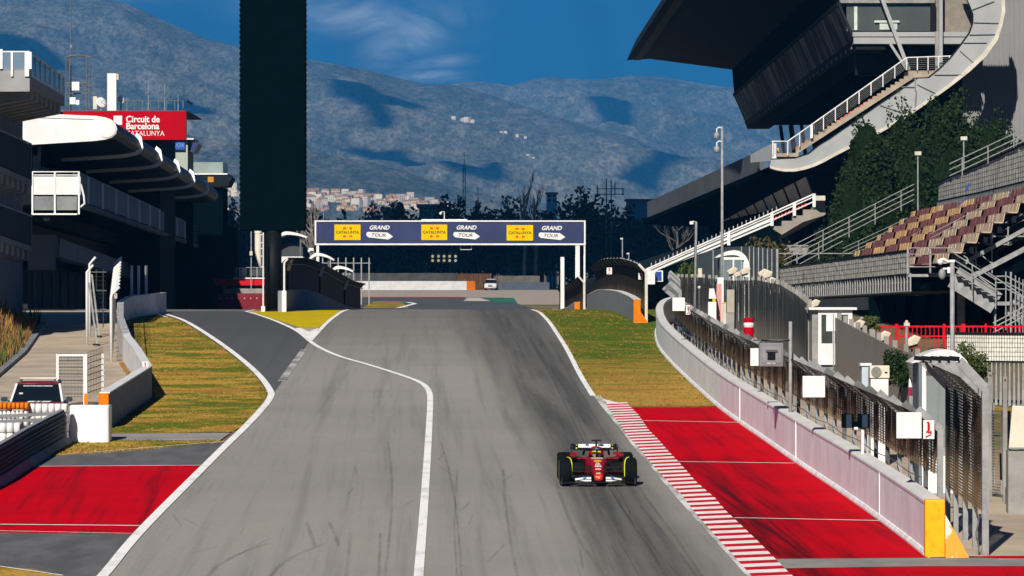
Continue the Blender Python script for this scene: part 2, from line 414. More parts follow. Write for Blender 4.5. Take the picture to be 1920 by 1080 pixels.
for px, py, s in ((868, 226, 0.6), (876, 228, 0.8), (885, 231, 0.7), (850, 224, 0.6), (940, 250, 0.4), (948, 249, 0.5), (970, 257, 0.4), (985, 260, 0.4), (832, 237, 0.4), (990, 293, 0.4), (1000, 296, 0.35)):
    house_at(1, px, py, main_inv, s, 'white house high up alone on the wooded mountain slope')
# ================================================================ track, grass, run-off (sheets 4 mm apart)
def GP(px, py): return G(px, max(py, 580.6))
def row_cut(poly, D):
    xs = []
    n = len(poly)
    for i in range(n):
        (x0, d0), (x1, d1) = poly[i], poly[(i+1) % n]
        if (d0 <= D < d1) or (d1 <= D < d0): xs.append(x0+(x1-x0)*(D-d0)/(d1-d0))
    return (min(xs), max(xs)) if len(xs) >= 2 else None
def sheet(name, mat_, layer, px=None, xd=(), step=1.0):
    poly = [GP(*p) for p in (px or [])]+list(xd)
    d0, d1 = min(p[1] for p in poly), max(p[1] for p in poly)
    ds = sorted(set([d0+1e-4, d1-1e-4]+[d for d in (p[1]+e for p in poly for e in (-1e-4, 1e-4)) if d0 < d < d1]+[d0+step*k for k in range(1, int((d1-d0)/step)+1) if d0+step*k < d1-1e-3]))
    b = MB(); prev = None
    for D in ds:
        c = row_cut(poly, D)
        if not c: prev = None; continue
        z = zg(D)+0.004*layer; cur = [(lerp(c[0], c[1], k/6), D, z) for k in range(7)]
        if prev:
            for k in range(6): b.quad(prev[k], prev[k+1], cur[k+1], cur[k])
        prev = cur
    o = b.build(name, mat_); return struct(o)
def resample(pts, step):
    out = [Vector(pts[0])]
    for a, b in zip(pts, pts[1:]):
        a, b = Vector(a), Vector(b); n = max(1, int((b-a).length/step))
        for k in range(1, n+1): out.append(a+(b-a)*k/n)
    return out
def smooth(pts, it=2):
    for _ in range(it):
        q = [pts[0]]
        for a, b in zip(pts, pts[1:]):
            a, b = Vector(a), Vector(b); q += [a*0.75+b*0.25, a*0.25+b*0.75]
        pts = q+[pts[-1]]
    return pts
def ribbon(mb, pts, width, layer, step=1.0, sm=2):
    pts = [Vector(p) for p in pts]
    if sm: pts = smooth(pts, sm)
    pts = resample(pts, step); L = []
    for i, p in enumerate(pts):
        t = (pts[min(i+1, len(pts)-1)]-pts[max(i-1, 0)]).normalized(); n = Vector((-t.y, t.x))*width/2
        a, b = p+n, p-n; L.append(((a.x, a.y, zg(a.y)+0.004*layer), (b.x, b.y, zg(b.y)+0.004*layer)))
    for (a, b), (c, d) in zip(L, L[1:]): mb.quad(b, a, c, d) if False else mb.quad(a, b, d, c)
    return mb
LL = [(110, 1170), (197, 1078), (240, 1022), (287, 972), (366, 893), (427, 832), (455.6, 806), (495, 764), (508, 745), (509, 735), (488, 705), (451, 672), (404, 637), (348, 602), (312, 590)]
RL = [(997, 581), (1013, 587), (1032, 607), (1046, 628), (1065, 658), (1088, 705), (1112, 743), (1127, 761), (1152, 792), (1171, 815), (1190, 840), (1217, 869), (1245, 905), (1290, 955), (1340, 1010), (1395, 1070), (1420, 1100), (1480, 1170)]

def asphalt(name, base, dark, line=True):
    m, nt, b = newmat(name); N = NT(nt); p = N.pos(); s = N.sep(p)
    b.inputs['Roughness'].default_value = 0.85; b.inputs['Specular IOR Level'].default_value = 0.25
    u = N.math('ADD', s[0], N.math('MULTIPLY', s[1], 0.024))            # across the lane
    streak = N.noise(N.comb(N.math('MULTIPLY', u, 1.5), N.math('MULTIPLY', s[1], 0.022), 0), 1.0, 7, 0.68, 0.35)
    fine = N.noise(N.comb(N.math('MULTIPLY', u, 9.0), N.math('MULTIPLY', s[1], 0.10), 3), 1.0, 4, 0.6, 0.2)
    big = N.noise(p, 0.09, 4, 0.6); grain = N.noise(p, 7.0, 5, 0.8)
    c = N.mix(N.ramp(big, 0.35, 0.7), base, tuple(x*0.86 for x in base))
    c = N.mix(N.math('MULTIPLY', N.ramp(streak, 0.46, 0.72), 0.46), c, dark)
    c = N.mix(N.math('MULTIPLY', N.ramp(fine, 0.58, 0.74), 0.30), c, dark)
    if line:
        d = N.math('ABSOLUTE', N.math('SUBTRACT', u, 4.95)); far = N.ramp(s[1], 96, 190)
        w = N.math('ADD', N.math('MULTIPLY', far, 1.6), 1.9)
        k = N.math('SUBTRACT', 1.0, N.math('DIVIDE', d, w), clamp=True)
        k = N.math('MULTIPLY', N.ramp(k, 0.0, 0.85), N.math('ADD', N.math('MULTIPLY', N.ramp(streak, 0.25, 0.70), 0.42), 0.52))
        k = N.math('MULTIPLY', k, N.math('ADD', 0.92, N.math('MULTIPLY', far, 0.08)))
        c = N.mix(k, c, tuple(x*0.30 for x in dark))
    farend = N.ramp(s[1], 150, 225)
    c = N.mix(N.math('MULTIPLY', farend, 0.5), c, tuple(x*0.7 for x in dark))
    c = N.mix(N.math('MULTIPLY', N.ramp(grain, 0.42, 0.66), 0.30), c, tuple(x*0.6 for x in base))
    nt.links.new(c, b.inputs['Base Color']); N.bump(grain, 0.25, 0.01, b)
    return m
m_track = asphalt('track_asphalt', (0.265, 0.257, 0.230), (0.075, 0.079, 0.083))
m_pitroad = asphalt('dark_asphalt', (0.085, 0.088, 0.094), (0.050, 0.052, 0.056), False)
m_patch = mat('run_off_asphalt', (0.105, 0.108, 0.112), (0.070, 0.072, 0.076), 1.2, stretch=(1, 0.3, 1), rough=0.9, world=True, detail=9)
m_apron = mat('service_road_concrete', (0.42, 0.345, 0.26), (0.29, 0.24, 0.19), 0.35, rough=0.95, world=True, detail=10)

def grass_mat(name, straw, green, brown, thr=0.52, dry=None):
    m, nt, b = newmat(name); N = NT(nt); p = N.pos()
    b.inputs['Roughness'].default_value = 1; b.inputs['Specular IOR Level'].default_value = 0.05
    n1 = N.noise(N.map(p, (0.26, 0.34, 1)), 1.0, 8, 0.68); n2 = N.noise(N.map(p, (0.22, 0.36, 1), loc=(31, 7, 0)), 1.0, 8, 0.68); n3 = N.noise(N.map(p, (4.5, 2.6, 1)), 2.0, 4, 0.75)
    c = N.mix(N.ramp(n3, 0.3, 0.7), straw, tuple(x*0.55 for x in straw))
    c = N.mix(N.math('MULTIPLY', N.ramp(n2, 0.46, 0.64), 0.8), c, brown)
    c = N.mix(N.math('MULTIPLY', N.ramp(N.math('ADD', n1, N.math('MULTIPLY', n3, 0.12)), thr+0.04, thr+0.15), 0.9), c, green)
    c = N.mix(N.math('MULTIPLY', N.ramp(n3, 0.52, 0.7), 0.45), c, tuple(x*0.3 for x in green))
    if dry:   # the turf turns to straw towards the near end
        yy_ = N.math('ADD', N.sep(p)[1], N.math('MULTIPLY', N.math('SUBTRACT', n2, .5), 90))
        d_ = N.mix(N.ramp(n3, .3, .7), dry, tuple(x*.6 for x in dry)); d_ = N.mix(N.math('MULTIPLY', N.ramp(n1, .5, .65), .6), d_, brown)
        c = N.mix(N.ramp(yy_, 178, 148), c, d_)
    nt.links.new(c, b.inputs['Base Color']); N.bump(n3, 0.6, 0.08, b)
    return m
m_dry = grass_mat('dry_grass', (0.50, 0.315, 0.055), (0.070, 0.115, 0.008), (0.24, 0.115, 0.027), 0.475)
m_green = grass_mat('green_grass', (0.21, 0.18, 0.026), (0.055, 0.105, 0.008), (0.24, 0.13, 0.036), 0.42, (0.44, 0.27, 0.055))
m_yel = grass_mat('yellow_grass', (0.62, 0.46, 0.005), (0.34, 0.30, 0.01), (0.42, 0.30, 0.01), 0.55)

sheet('track', m_track, 1, LL+[(250, 588), (120, 586)], [(-25, 238), (-25, 262), (2.2, 262), (1.35, 238)]+[GP(*p) for p in RL])
# the far end of the straight comes back into view behind the crest
sheet('track_bend', asphalt('far_asphalt', (0.10, 0.105, 0.115), (0.05, 0.052, 0.056), False), 2, None, [(-16.5, 395), (2.5, 395), (0.3, 430), (-1.2, 466), (-20.5, 466), (-18.5, 430)])
sheet('pit_exit_road', m_pitroad, 2, [(510, 742), (526, 720), (572, 652), (580, 640), (559, 621), (521, 604.5), (474, 588), (450, 583), (250, 584), (312, 590.5), (348, 602.5), (404, 637.5), (451, 672.5), (488, 705.5)])
sheet('pit_road', m_pitroad, 2, None, [(-33, 236), (-33, 330), (-13, 330), (-14.6, 236)])
sheet('track_island', m_yel, 3, [(580, 622), (560, 614), (521, 601), (478, 587.5), (462, 583.5), (650, 581.5), (636, 587), (609, 607), (597, 615)])
m_white = M['white']; m_line = mat('line_paint', (0.78, 0.78, 0.77), (0.55, 0.55, 0.54), 2.0, stretch=(1, .4, 1), rough=0.7, lo=0.45, hi=0.75, world=True)
m_wornline = mat('worn_line_paint', (0.62, 0.62, 0.61), (0.26, 0.26, 0.25), 1.2, stretch=(1, .25, 1), rough=0.7, lo=0.4, hi=0.62, world=True, detail=9)
sheet('island_tip', m_line, 3, [(553, 615.2), (597.5, 615.2), (589, 628), (581, 638), (574, 631)])
sheet('left_verge', m_dry, 2, [(188, 822), (205, 812), (330, 812), (430, 811), (452, 801), (489, 763), (499, 745), (500, 735), (480, 707), (444, 674), (396, 639), (341, 604), (306, 591), (236, 588), (232, 600), (252, 628), (285, 690), (290, 745), (205, 804)])
sheet('left_path', m_conc := mat('pale_path', (0.26, 0.25, 0.235), (0.20, 0.19, 0.18), 0.8, rough=0.95, world=True), 2, [(205, 826), (206, 813), (432, 812), (410, 828)])
sheet('left_strip', m_dry, 2, [(96, 856), (135, 826), (405, 826), (420, 830), (250, 846)])
sheet('left_run_off', m_patch, 3, [(0, 882), (95, 854), (250, 845), (420, 828.5), (428, 830), (366, 892), (240, 1021), (170, 1105), (-130, 1105)])
m_redp, _nt, _b = newmat('red_run_off_paint')
def red_nodes():
    N = NT(_nt); p = N.pos(); _b.inputs['Roughness'].default_value = 0.8; _b.inputs['Specular IOR Level'].default_value = 0.03
    s = N.sep(p); n1 = N.noise(N.comb(N.math('MULTIPLY', N.math('ADD', s[0], N.math('MULTIPLY', s[1], 0.05)), 2.2), N.math('MULTIPLY', s[1], 0.06), 0), 1.0, 6, 0.65, 0.4)
    n2 = N.noise(p, 0.25, 6, 0.65); n3 = N.noise(p, 12, 3, 0.7)
    c = N.mix(N.ramp(n2, 0.35, 0.7), (0.49, 0.0, 0.006), (0.36, 0.001, 0.007))
    c = N.mix(N.math('MULTIPLY', N.ramp(n1, 0.46, 0.74), 0.75), c, (0.10, 0.004, 0.008))
    c = N.mix(N.math('MULTIPLY', N.ramp(n3, 0.5, 0.8), 0.3), c, (0.25, 0.01, 0.012))
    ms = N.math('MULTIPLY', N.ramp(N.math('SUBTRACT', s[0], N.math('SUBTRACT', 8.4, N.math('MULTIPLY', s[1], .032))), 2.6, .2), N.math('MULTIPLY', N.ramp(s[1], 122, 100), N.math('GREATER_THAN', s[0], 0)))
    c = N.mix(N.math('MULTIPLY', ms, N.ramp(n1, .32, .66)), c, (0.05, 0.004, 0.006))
    w = N.noise(N.map(p, (0.25, 2.2, 1)), 1.0, 6, 0.7); c = N.mix(N.math('MULTIPLY', N.ramp(w, 0.70, 0.78), 0.5), c, (0.45, 0.20, 0.18))
    _nt.links.new(c, _b.inputs['Base Color'])
red_nodes()
sheet('left_red_zone', m_redp, 4, [(-60, 935), (0, 907), (52, 875), (384, 873), (366, 893), (258, 1003), (120, 1001), (-80, 998)])
sheet('corner_grass', m_dry, 4, [(-80, 1064), (0, 1064.5), (60, 1068), (118, 1081), (150, 1120), (-80, 1120)])
WALLB = [(1737, 1042), (1690, 1004), (1600, 938), (1492, 866), (1440, 829), (1387, 793), (1345, 762), (1290, 712), (1255, 677), (1237, 655), (1230, 636), (1230, 618), (1240, 606), (1258, 600)]
sheet('right_verge', m_green, 2, [(1000, 581), (1016, 587), (1035, 607), (1049, 628), (1068, 658), (1091, 705), (1115, 743), (1130, 757), (1150, 764), (1345, 764), (1290, 712), (1255, 677), (1237, 655), (1232, 636), (1232, 618), (1245, 606), (1235, 590)], [(8.6, 238), (8.6, 255), (1.45, 255), (1.1, 239)])
sheet('right_red_zone', m_redp, 2, [(1150, 761), (1345, 761), (1387, 793), (1440, 829), (1492, 866), (1600, 938), (1690, 1004), (1740, 1046), (1460, 1048), (1400, 1048), (1290, 930)])
sheet('right_apron', m_patch2 := mat('grey_strip', (0.23, 0.22, 0.21), (0.17, 0.165, 0.16), 1.0, rough=0.9, world=True), 2, [(1380, 1049), (1460, 1048.5), (1745, 1046.5), (2000, 1046), (2000, 1062), (1740, 1062), (1475, 1066), (1400, 1068)])
sheet('right_red_strip', m_redp, 2, [(1400, 1068.5), (1475, 1066.5), (1740, 1062.5), (2000, 1062.5), (2100, 1160), (1480, 1160)])
sheet('right_red_corner', m_redp, 3, [(1820, 1046), (1850, 1043), (2000, 1043), (2000, 1053)])
sheet('service_road', m_apron, 3, [(1745, 1046), (1800, 1044), (2050, 1043), (2050, 960), (1300, 640), (1262, 600), (1258, 600), (1240, 606), (1255, 677), (1345, 762), (1492, 866), (1690, 1004)])
sheet('right_bank', m_dry, 4, [(1848, 898), (1900, 925), (2100, 940), (2100, 800), (1850, 760)])
sheet('left_service_road', m_apron, 2, [(205, 805), (283, 745), (282, 692), (250, 628), (231, 600), (236, 583), (40, 583), (-20, 660), (-200, 760), (-200, 830)])
sheet('gravel_trap', mat('gravel', (0.33, 0.285, 0.235), (0.25, 0.215, 0.18), 1.5, rough=1.0, world=True), 1, None, [(-30, 466), (-30, 600), (14, 600), (6, 500), (5.5, 420), (0.6, 420), (0.3, 440), (-1.0, 466)])
sheet('infield_grass', m_dry, 3, None, [(-14.8, 405), (-10.2, 405), (-11.6, 432), (-14.6, 436)])
mk = MB()
for pts, w in ((LL, 0.24), (RL[:7], 0.2)): ribbon(mk, [GP(*p) for p in pts], w, 6)
ribbon(mk, [(-17.97, 214), (-19.5, 222), (-24, 236)], 0.15, 6)
ribbon(mk, [GP(*p) for p in [(780, 1160), (786, 1064), (793, 982), (802.5, 841), (807, 757), (806, 735), (793, 719), (756, 705), (690, 684), (638, 670), (601, 654), (580, 640), (559, 621), (521, 604), (478, 589), (461, 584.5)]], 0.2, 6)
ribbon(mk, [GP(*p) for p in [(582, 639), (590, 630), (611, 607), (638, 587), (652, 581)]]+[(-9.2, 250)], 0.2, 5)
ribbon(mk, [GP(461, 584.5), GP(475, 582), (-14.6, 233)], 0.18, 6)
for a, b, w in (((50, 876), (384, 874), .10), ((-60, 984.5), (272, 987.5), .13), ((-80, 995.5), (257, 1002.5), .06), ((95, 855.5), (420, 829), .07), ((-60, 1062), (0, 1064), .07), ((0, 1064), (118, 1081), .07)):
    ribbon(mk, [GP(*a), GP(*b)], w, 7, sm=0)
for a, b, w in (((1204, 789.5), (1384, 793), .10), ((1270, 866.5), (1490, 869.5), .10), ((1377, 972), (1655, 977.5), .10), ((1872, 1050), (2000, 1050), .08)):
    ribbon(mk, [GP(*a), GP(*b)], w, 5, sm=0)
sheet('kerb_nose', m_line, 4, [(1118, 748), (1128, 748), (1178, 760.5), (1140, 764), (1131, 764)])
struct(mk.build('track_markings', m_line))
wl_ = MB(); ribbon(wl_, [GP(*(p[0]+7, p[1])) for p in RL[6:]], 0.26, 5); struct(wl_.build('kerb_edge_line', m_wornline))
dsh = MB(); a, b_ = Vector(GP(570, 656)), Vector(GP(527, 716))
for i in range(26):
    p, q = a.lerp(b_, i/26), a.lerp(b_, (i+0.6)/26); ribbon(dsh, [p, q], 0.28, 5, sm=0)
struct(dsh.build('dashed_marking', m_wornline))
for nm, mm, xd in (('far_red_kerb', M['red'], [(-22.5, 466), (-22.2, 471), (-5.4, 471), (-5.4, 466)]),
                   ('far_pale_kerb', M['cream'], [(-5.2, 440), (-5.0, 462), (-3.6, 462), (-2.3, 440)]),
                   ('far_green_kerb', mat('green_paint', (0.02, 0.13, 0.09), rough=.8), [(-1.8, 430), (-3.3, 463), (0.15, 463), (0.55, 430)])):
    sheet(nm, mm, 5, None, xd)
mk2 = MB(); ribbon(mk2, [(-11.0, 432), (-10.0, 424), (-11.2, 404)], 0.5, 8, sm=0); ribbon(mk2, [(-14.8, 437), (-11.2, 433)], 0.4, 8, sm=0); struct(mk2.build('infield_kerb', m_line))

# red and white kerb: a low saw-tooth of real height
KL = [(1138.5, 764), (1158, 792), (1181, 823), (1200, 844), (1217, 865), (1235, 886), (1255, 907), (1277, 927.5), (1292, 948), (1304, 964), (1350, 1016), (1397, 1068), (1412, 1085), (1475, 1160)]
KR = [(1178, 761), (1198, 782), (1216, 809), (1234, 827), (1252, 848), (1270, 867), (1287, 886), (1305, 907), (1321, 921), (1340, 937), (1361, 962), (1420, 1018), (1478, 1077), (1488, 1086), (1565, 1160)]
kl = sorted([(d, x) for x, d in (GP(*p) for p in KL)]); kr = sorted([(d, x) for x, d in (GP(*p) for p in KR)])
m_kw = mat('kerb_white', (0.80, 0.78, 0.76), (0.66, 0.62, 0.60), 3, stretch=(1, 1, 1), rough=0.6, world=True)
kb = MB(); D = 78.0; i = 0
while D < 140.5:
    D2 = D+0.62; kb.mat(i % 2)
    a = [(interp(kl, D), D), (interp(kr, D), D), (interp(kr, D2), D2), (interp(kl, D2), D2)]
    h = [0.012, 0.045, 0.045, 0.012]
    kb.hexa([(x, d, zg(d)-0.02) for x, d in a]+[(x, d, zg(d)+0.012+hh) for (x, d), hh in zip(a, h)]); D = D2; i += 1
struct(kb.build('kerb', [m_kw, M['red']]))

# rubber laid down by cars: thin dark ribbons
m_rub = mat('rubber_mark', (0.07, 0.07, 0.07), (0.05, 0.05, 0.05), 3, rough=0.8)
_b = m_rub.node_tree.nodes['Principled BSDF']; NTm = NT(m_rub.node_tree)
m_rub.node_tree.links.new(NTm.math('MULTIPLY', NTm.ramp(NTm.noise(NTm.map(NTm.pos(), (6, 0.5, 1)), 1.0, 5, 0.7), 0.20, 0.70), 0.20), _b.inputs['Alpha'])
rb = MB(); rr = random.Random(3)
marks = [[(1290, 1160), (1200, 1000), (1130, 900), (1060, 760), (1000, 640)], [(1240, 1160), (1160, 1010), (1100, 920), (1040, 760)], [(1340, 1130), (1255, 1010), (1200, 950)],
         [(640, 1160), (658, 1000)], [(860, 1130), (850, 980), (858, 880)], [(575, 980), (590, 1025)], [(380, 1090), (420, 1050), (500, 1020)], [(1180, 1160), (1120, 1060), (1080, 1010), (1040, 900)], [(720, 1100), (738, 930), (728, 830)]]
for q in marks:
    pts = [GP(*p) for p in q]
    for off in (0, rr.uniform(0.5, 1.6)): ribbon(rb, [(x+off, d) for x, d in pts], rr.uniform(0.04, 0.10), 3.4+rr.random()*0.5)
for _ in range(16):
    px, py = rr.uniform(300, 1200), rr.uniform(860, 1070); a = Vector(GP(px, py)); ribbon(rb, [a, a+Vector((rr.uniform(-0.5, 0.5), rr.uniform(1.5, 4)))], 0.05, 3.4+rr.random()*0.5, sm=0)
struct(rb.build('tyre_marks', m_rub))

# ================================================================ barrier walls and fences
def along(pts, step=None):
    """points (x, D) -> list of (point, tangent, arc length)"""
    pts = [Vector(p) for p in pts]
    if step: pts = resample(pts, step)
    out = []; s = 0
    for i, p in enumerate(pts):
        if i: s += (p-pts[i-1]).length
        out.append((p, (pts[min(i+1, len(pts)-1)]-pts[max(i-1, 0)]).normalized(), s))
    return out
def wall_mesh(pts, h, prof, side=1, step=1.0, zoff=None):
    """sweep a profile [(out, up)] along the path; out counts to the right of the way"""
    b = MB(); rings = []
    for p, t, s in along(pts, step):
        n = Vector((t.y, -t.x))*side; z = zg(p.y) if zoff is None else zoff(p.y)
        rings.append([(p.x+n.x*o, p.y+n.y*o, z+u*h) for o, u in prof])
    b.loft(rings); return b
m_wall = mat('painted_barrier', (0.78, 0.80, 0.83), (0.66, 0.67, 0.70), 2.2, stretch=(.6, .6, 0.35), rough=0.7, bump=0.1, world=True, detail=8)
m_stain = mat('grimy_white', (0.74, 0.74, 0.74), (0.55, 0.55, 0.56), 2.2, rough=0.7, world=True)
RW = smooth([GP(*p) for p in WALLB], 1)
p0 = RW[0]
rw = thing('barrier_wall', 'long pale concrete barrier wall with an orange end beside the red run-off and kerb', 'wall', (p0[0], p0[1], zg(p0[1])))
b = wall_mesh(RW, 1.0, [(0, -0.1), (0.36, -0.1), (0.36, 1.12), (0.33, 1.16), (0.05, 1.16), (0.0, 1.10)])
b.build('wall_body', m_wall, rw)
c = wall_mesh(RW, 1.0, [(-0.012, 1.095), (0.03, 1.163), (0.34, 1.163), (0.34, 1.20), (0.02, 1.195), (-0.012, 1.15)]); c.build('coping', M['white'], rw)
c = wall_mesh(RW, 1.0, [(-0.07, -0.1), (-0.002, -0.1), (-0.002, 0.13), (-0.03, 0.12), (-0.07, 0.05)]); c.build('footing', m_stain, rw)
for py in (793, 866, 974):
    x, d = GP(interp([(p[1], p[0]) for p in WALLB[::-1]], py), py); q = MB(); q.bb(x-0.02, x+0.05, d-0.06, d+0.06, zg(d)+0.1, zg(d)+1.12); q.build('joint_stripe', M['white'], rw)
x, d = RW[0]; z = zg(d)
q = MB(); q.bb(x-0.06, x+0.37, d-0.32, d-0.005, z-0.1, z+1.22); q.build('orange_end', mat('orange_end_paint', (0.85, 0.36, 0.0), (0.62, 0.2, 0.0), 4, rough=0.5, lo=.5, hi=.8), rw, bevel=0.03)
q = MB(); q.add([(x+0.375, d-0.34, z-.05), (x+0.9, d-0.3, z-.05), (x+0.9, d+0.5, z-.05), (x+0.375, d+0.5, z-.05), (x+0.375, d-0.3, z+0.9), (x+0.40, d+0.5, z+0.9)], [(0, 3, 2, 1), (0, 1, 4), (1, 2, 5, 4), (2, 3, 5), (0, 4, 5, 3)])
q.build('buttress', mat('buttress_paint', (0.75, 0.68, 0.55), (0.75, 0.3, 0.03), 1.5, rough=.7, lo=.5, hi=.56), rw)
q = MB(); x, d = GP(1440, 829); q.bb(x-0.01, x+0.3, d-0.12, d+0.12, zg(d)+1.0, zg(d)+1.205); q.build('dark_joint', M['blackmat'], rw)

def screen_mat(name, top, low, alpha_lo, alpha_hi, cell=(9, 9, 14), hf=.62, r0=.25, r1=1.05):
    m, nt, b = newmat(name); N = NT(nt); p = N.coord(); s = N.sep(p)
    b.inputs['Roughness'].default_value = 0.95; b.inputs['Specular IOR Level'].default_value = 0.05
    v = N.n('ShaderNodeAttribute', attribute_name='UVMap', attribute_type='GEOMETRY')
    uv = N.n('ShaderNodeUVMap'); us = N.sep(uv.outputs[0])
    st = N.noise(N.comb(N.math('MULTIPLY', us[0], 2.2), N.math('MULTIPLY', us[1], 0.5), 0), 1.0, 6, 0.7)
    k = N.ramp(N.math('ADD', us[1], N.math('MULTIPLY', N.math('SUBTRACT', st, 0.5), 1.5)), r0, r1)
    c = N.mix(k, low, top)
    hl = N.math('FRACT', N.math('MULTIPLY', us[1], cell[2])); vl = N.math('FRACT', N.math('MULTIPLY', us[0], cell[0]))
    c = N.mix(N.math('MULTIPLY', N.ramp(hl, 0.6, 0.9), 0.6), c, tuple(x*0.35 for x in low))
    n2 = N.noise(N.comb(N.math('MULTIPLY', us[0], 2.8), N.math('MULTIPLY', us[1], 0.45), 5), 1.0, 5, 0.7)
    c = N.mix(N.math('MULTIPLY', N.ramp(n2, .5, .7), .5), c, tuple(x*0.4 for x in low))
    nt.links.new(c, b.inputs['Base Color'])
    hole = N.math('MULTIPLY', N.math('MULTIPLY', N.math('LESS_THAN', hl, hf), N.math('LESS_THAN', vl, hf)), N.math('GREATER_THAN', n2, alpha_lo))
    nt.links.new(N.math('SUBTRACT', 1.0, N.math('MULTIPLY', hole, alpha_hi)), b.inputs['Alpha'])
    return m
def uv_strip(b, name, m, parent, uvs):
    o = b.build(name, m, parent); uvl = o.data.uv_layers.new(name='UVMap')
    for poly in o.data.polygons:
        for li in poly.loop_indices: uvl.data[li].uv = uvs[o.data.loops[li].vertex_index]
    return o
def screen(pts, prof, name, m, parent, side=1, step=1.0, thick=0.025, zf=None):
    """hanging cloth / mesh: profile [(out, up)] from the bottom to the top, a sheet of real thickness"""
    b = MB(); uvs = []; n = len(prof); vs = []
    al = along(pts, step)
    for p, t, s in al:
        nn = Vector((t.y, -t.x))*side; z = (zf or zg)(p.y); wob = 0.02*noise.noise(Vector((s*1.3, 0, 0)))
        for back in (0, 1):
            for o, u in prof:
                oo = o+wob+back*thick; vs.append((p.x+nn.x*oo, p.y+nn.y*oo, z+u)); uvs.append((s, u-prof[0][1]))
    fs = []
    for i in range(len(al)-1):
        for k in range(n-1):
            a = i*2*n+k; fs.append((a, a+1, a+2*n+1, a+2*n)); a += n; fs.append((a, a+2*n, a+2*n+1, a+1))
        a = i*2*n; fs.append((a+n-1, a+2*n-1, a+4*n-1, a+3*n-1)); fs.append((a, a+2*n, a+3*n, a+n))
    b.add(vs, fs); return uv_strip(b, name, m, parent, uvs)

m_reed = screen_mat('burnt_reed_mesh', (0.010, 0.008, 0.007), (0.44, 0.29, 0.14), 0.45, 0.95, (2.2, 2.2, 15), .72, -.05, .72)  # colour runs from ochre at the foot to near black higher up
FP = [p for p in RW if True]
fpath = [Vector((p[0]+0.62, p[1])) for p in FP if p[1] < 186]
fpath += [Vector(q) for q in ((7.72, 190), (8.05, 200), (8.4, 208))]
fpath = [p for p in fpath if p.y > 92]; fpath.insert(0, Vector((9.46, 91.5)))
cf = thing('catch_fence', 'long catch fence of bent posts hung with burnt brown mesh behind the barrier wall', 'fence', (fpath[0].x, fpath[0].y, zg(fpath[0].y)))
FH = lambda d: interp([(92, 2.5), (100, 2.45), (130, 2.35), (170, 2.2), (205, 2.1)], d)
al = along(fpath, 1.0); last = -9; k = 0
for p, t, s in al:
    if s-last < 1.72 and s > 0: continue
    last = s; h = FH(p.y); z = zg(p.y); w = 0.13 if s == 0 else 0.10
    q = MB(); q.bar((p.x+0.08, p.y, z-0.1), (p.x+0.08, p.y, z+h), w, w, up=(0, 1, 0)); q.bar((p.x+0.08, p.y, z+h-0.02), (p.x-0.42, p.y+0.02, z+h+0.44), w, 0.16)
    q.build('fence_post', M['galv'] if s < 1 or rr.random() < 0.5 else M['galv_dark'], cf); k += 1
    if k > 62: break
def hprof(d): h = FH(d); return h
segs = []
b_ = MB(); uvs = []; vs = []; fs = []; n = 7
for i, (p, t, s) in enumerate(al):
    h = FH(p.y); z = zg(p.y); wob = 0.03*noise.noise(Vector((s*1.3, 0, 0))); low = 1.46+0.06*noise.noise(Vector((s*0.8, 3, 0)))
    pr = [(0.0, low), (0.0, lerp(low, h, 0.35)), (0.0, lerp(low, h, 0.7)), (0.0, h-0.03), (-0.2, h+0.12), (-0.36, h+0.27), (-0.46, h+0.34)]
    for bk in (0, 0.02):
        for o, u in pr: vs.append((p.x+o+wob+bk, p.y, z+u)); uvs.append((s, u-low))
for i in range(len(al)-1):
    for j in range(n-1):
        a = i*2*n+j; fs.append((a, a+1, a+2*n+1, a+2*n)); a += n; fs.append((a, a+2*n, a+2*n+1, a+1))
b_.add(vs, fs); uv_strip(b_, 'mesh_screen', m_reed, cf, uvs)
q = MB(); q.tube([(p.x-0.01, p.y, zg(p.y)+1.2+0.03*sin(s)) for p, t, s in al[2:]], 0.012, 5); q.build('wire', M['galv_dark'], cf)

# a taller length of the same fence stands behind its near end
tf = thing('catch_fence', 'tall near length of catch fence with a bright galvanised end post and burnt mesh', 'fence', (10.08, 88, zg(88)))
tpath = [(10.08, 88.0), (10.05, 89.7), (10.03, 91.4), (10.0, 93.1), (9.98, 94.6)]
for i, (x, D) in enumerate(tpath):
    z = zg(D); h = 3.62-.05*(D-88); w = .14 if i == 0 else .11
    q = MB(); q.bar((x+.06, D, z-.1), (x+.06, D, z+h), w, w, up=(0, 1, 0)); q.bar((x+.06, D, z+h-.03), (x-.5, D+.02, z+h+.56), w, .2); q.build('fence_post', M['galv'], tf)
    q = MB(); q.bar((x-.5, D-.05, z+h+.60), (x-.72, D-.05, z+h+.62), .10, .10); q.build('arm_cap', M['black'], tf)
screen(tpath, [(0, .95), (0, 1.8), (0, 2.7), (0, 3.35), (-.25, 3.6), (-.5, 3.84)], 'mesh_screen', screen_mat('burnt_open_mesh', (0.028, 0.021, 0.016), (0.42, 0.27, 0.13), 0.42, 0.95, (13, 13, 15)), tf, step=.6)  # mesh again ochre below and darker towards the top
q = MB(); q.tube([(10.0, 88.05, zg(88)+.02)]+[(9.98+.03*sin(k), 88.04, zg(88)+.1*k) for k in range(1, 10)], .018, 5); q.build('chain', M['galv_dark'], tf)

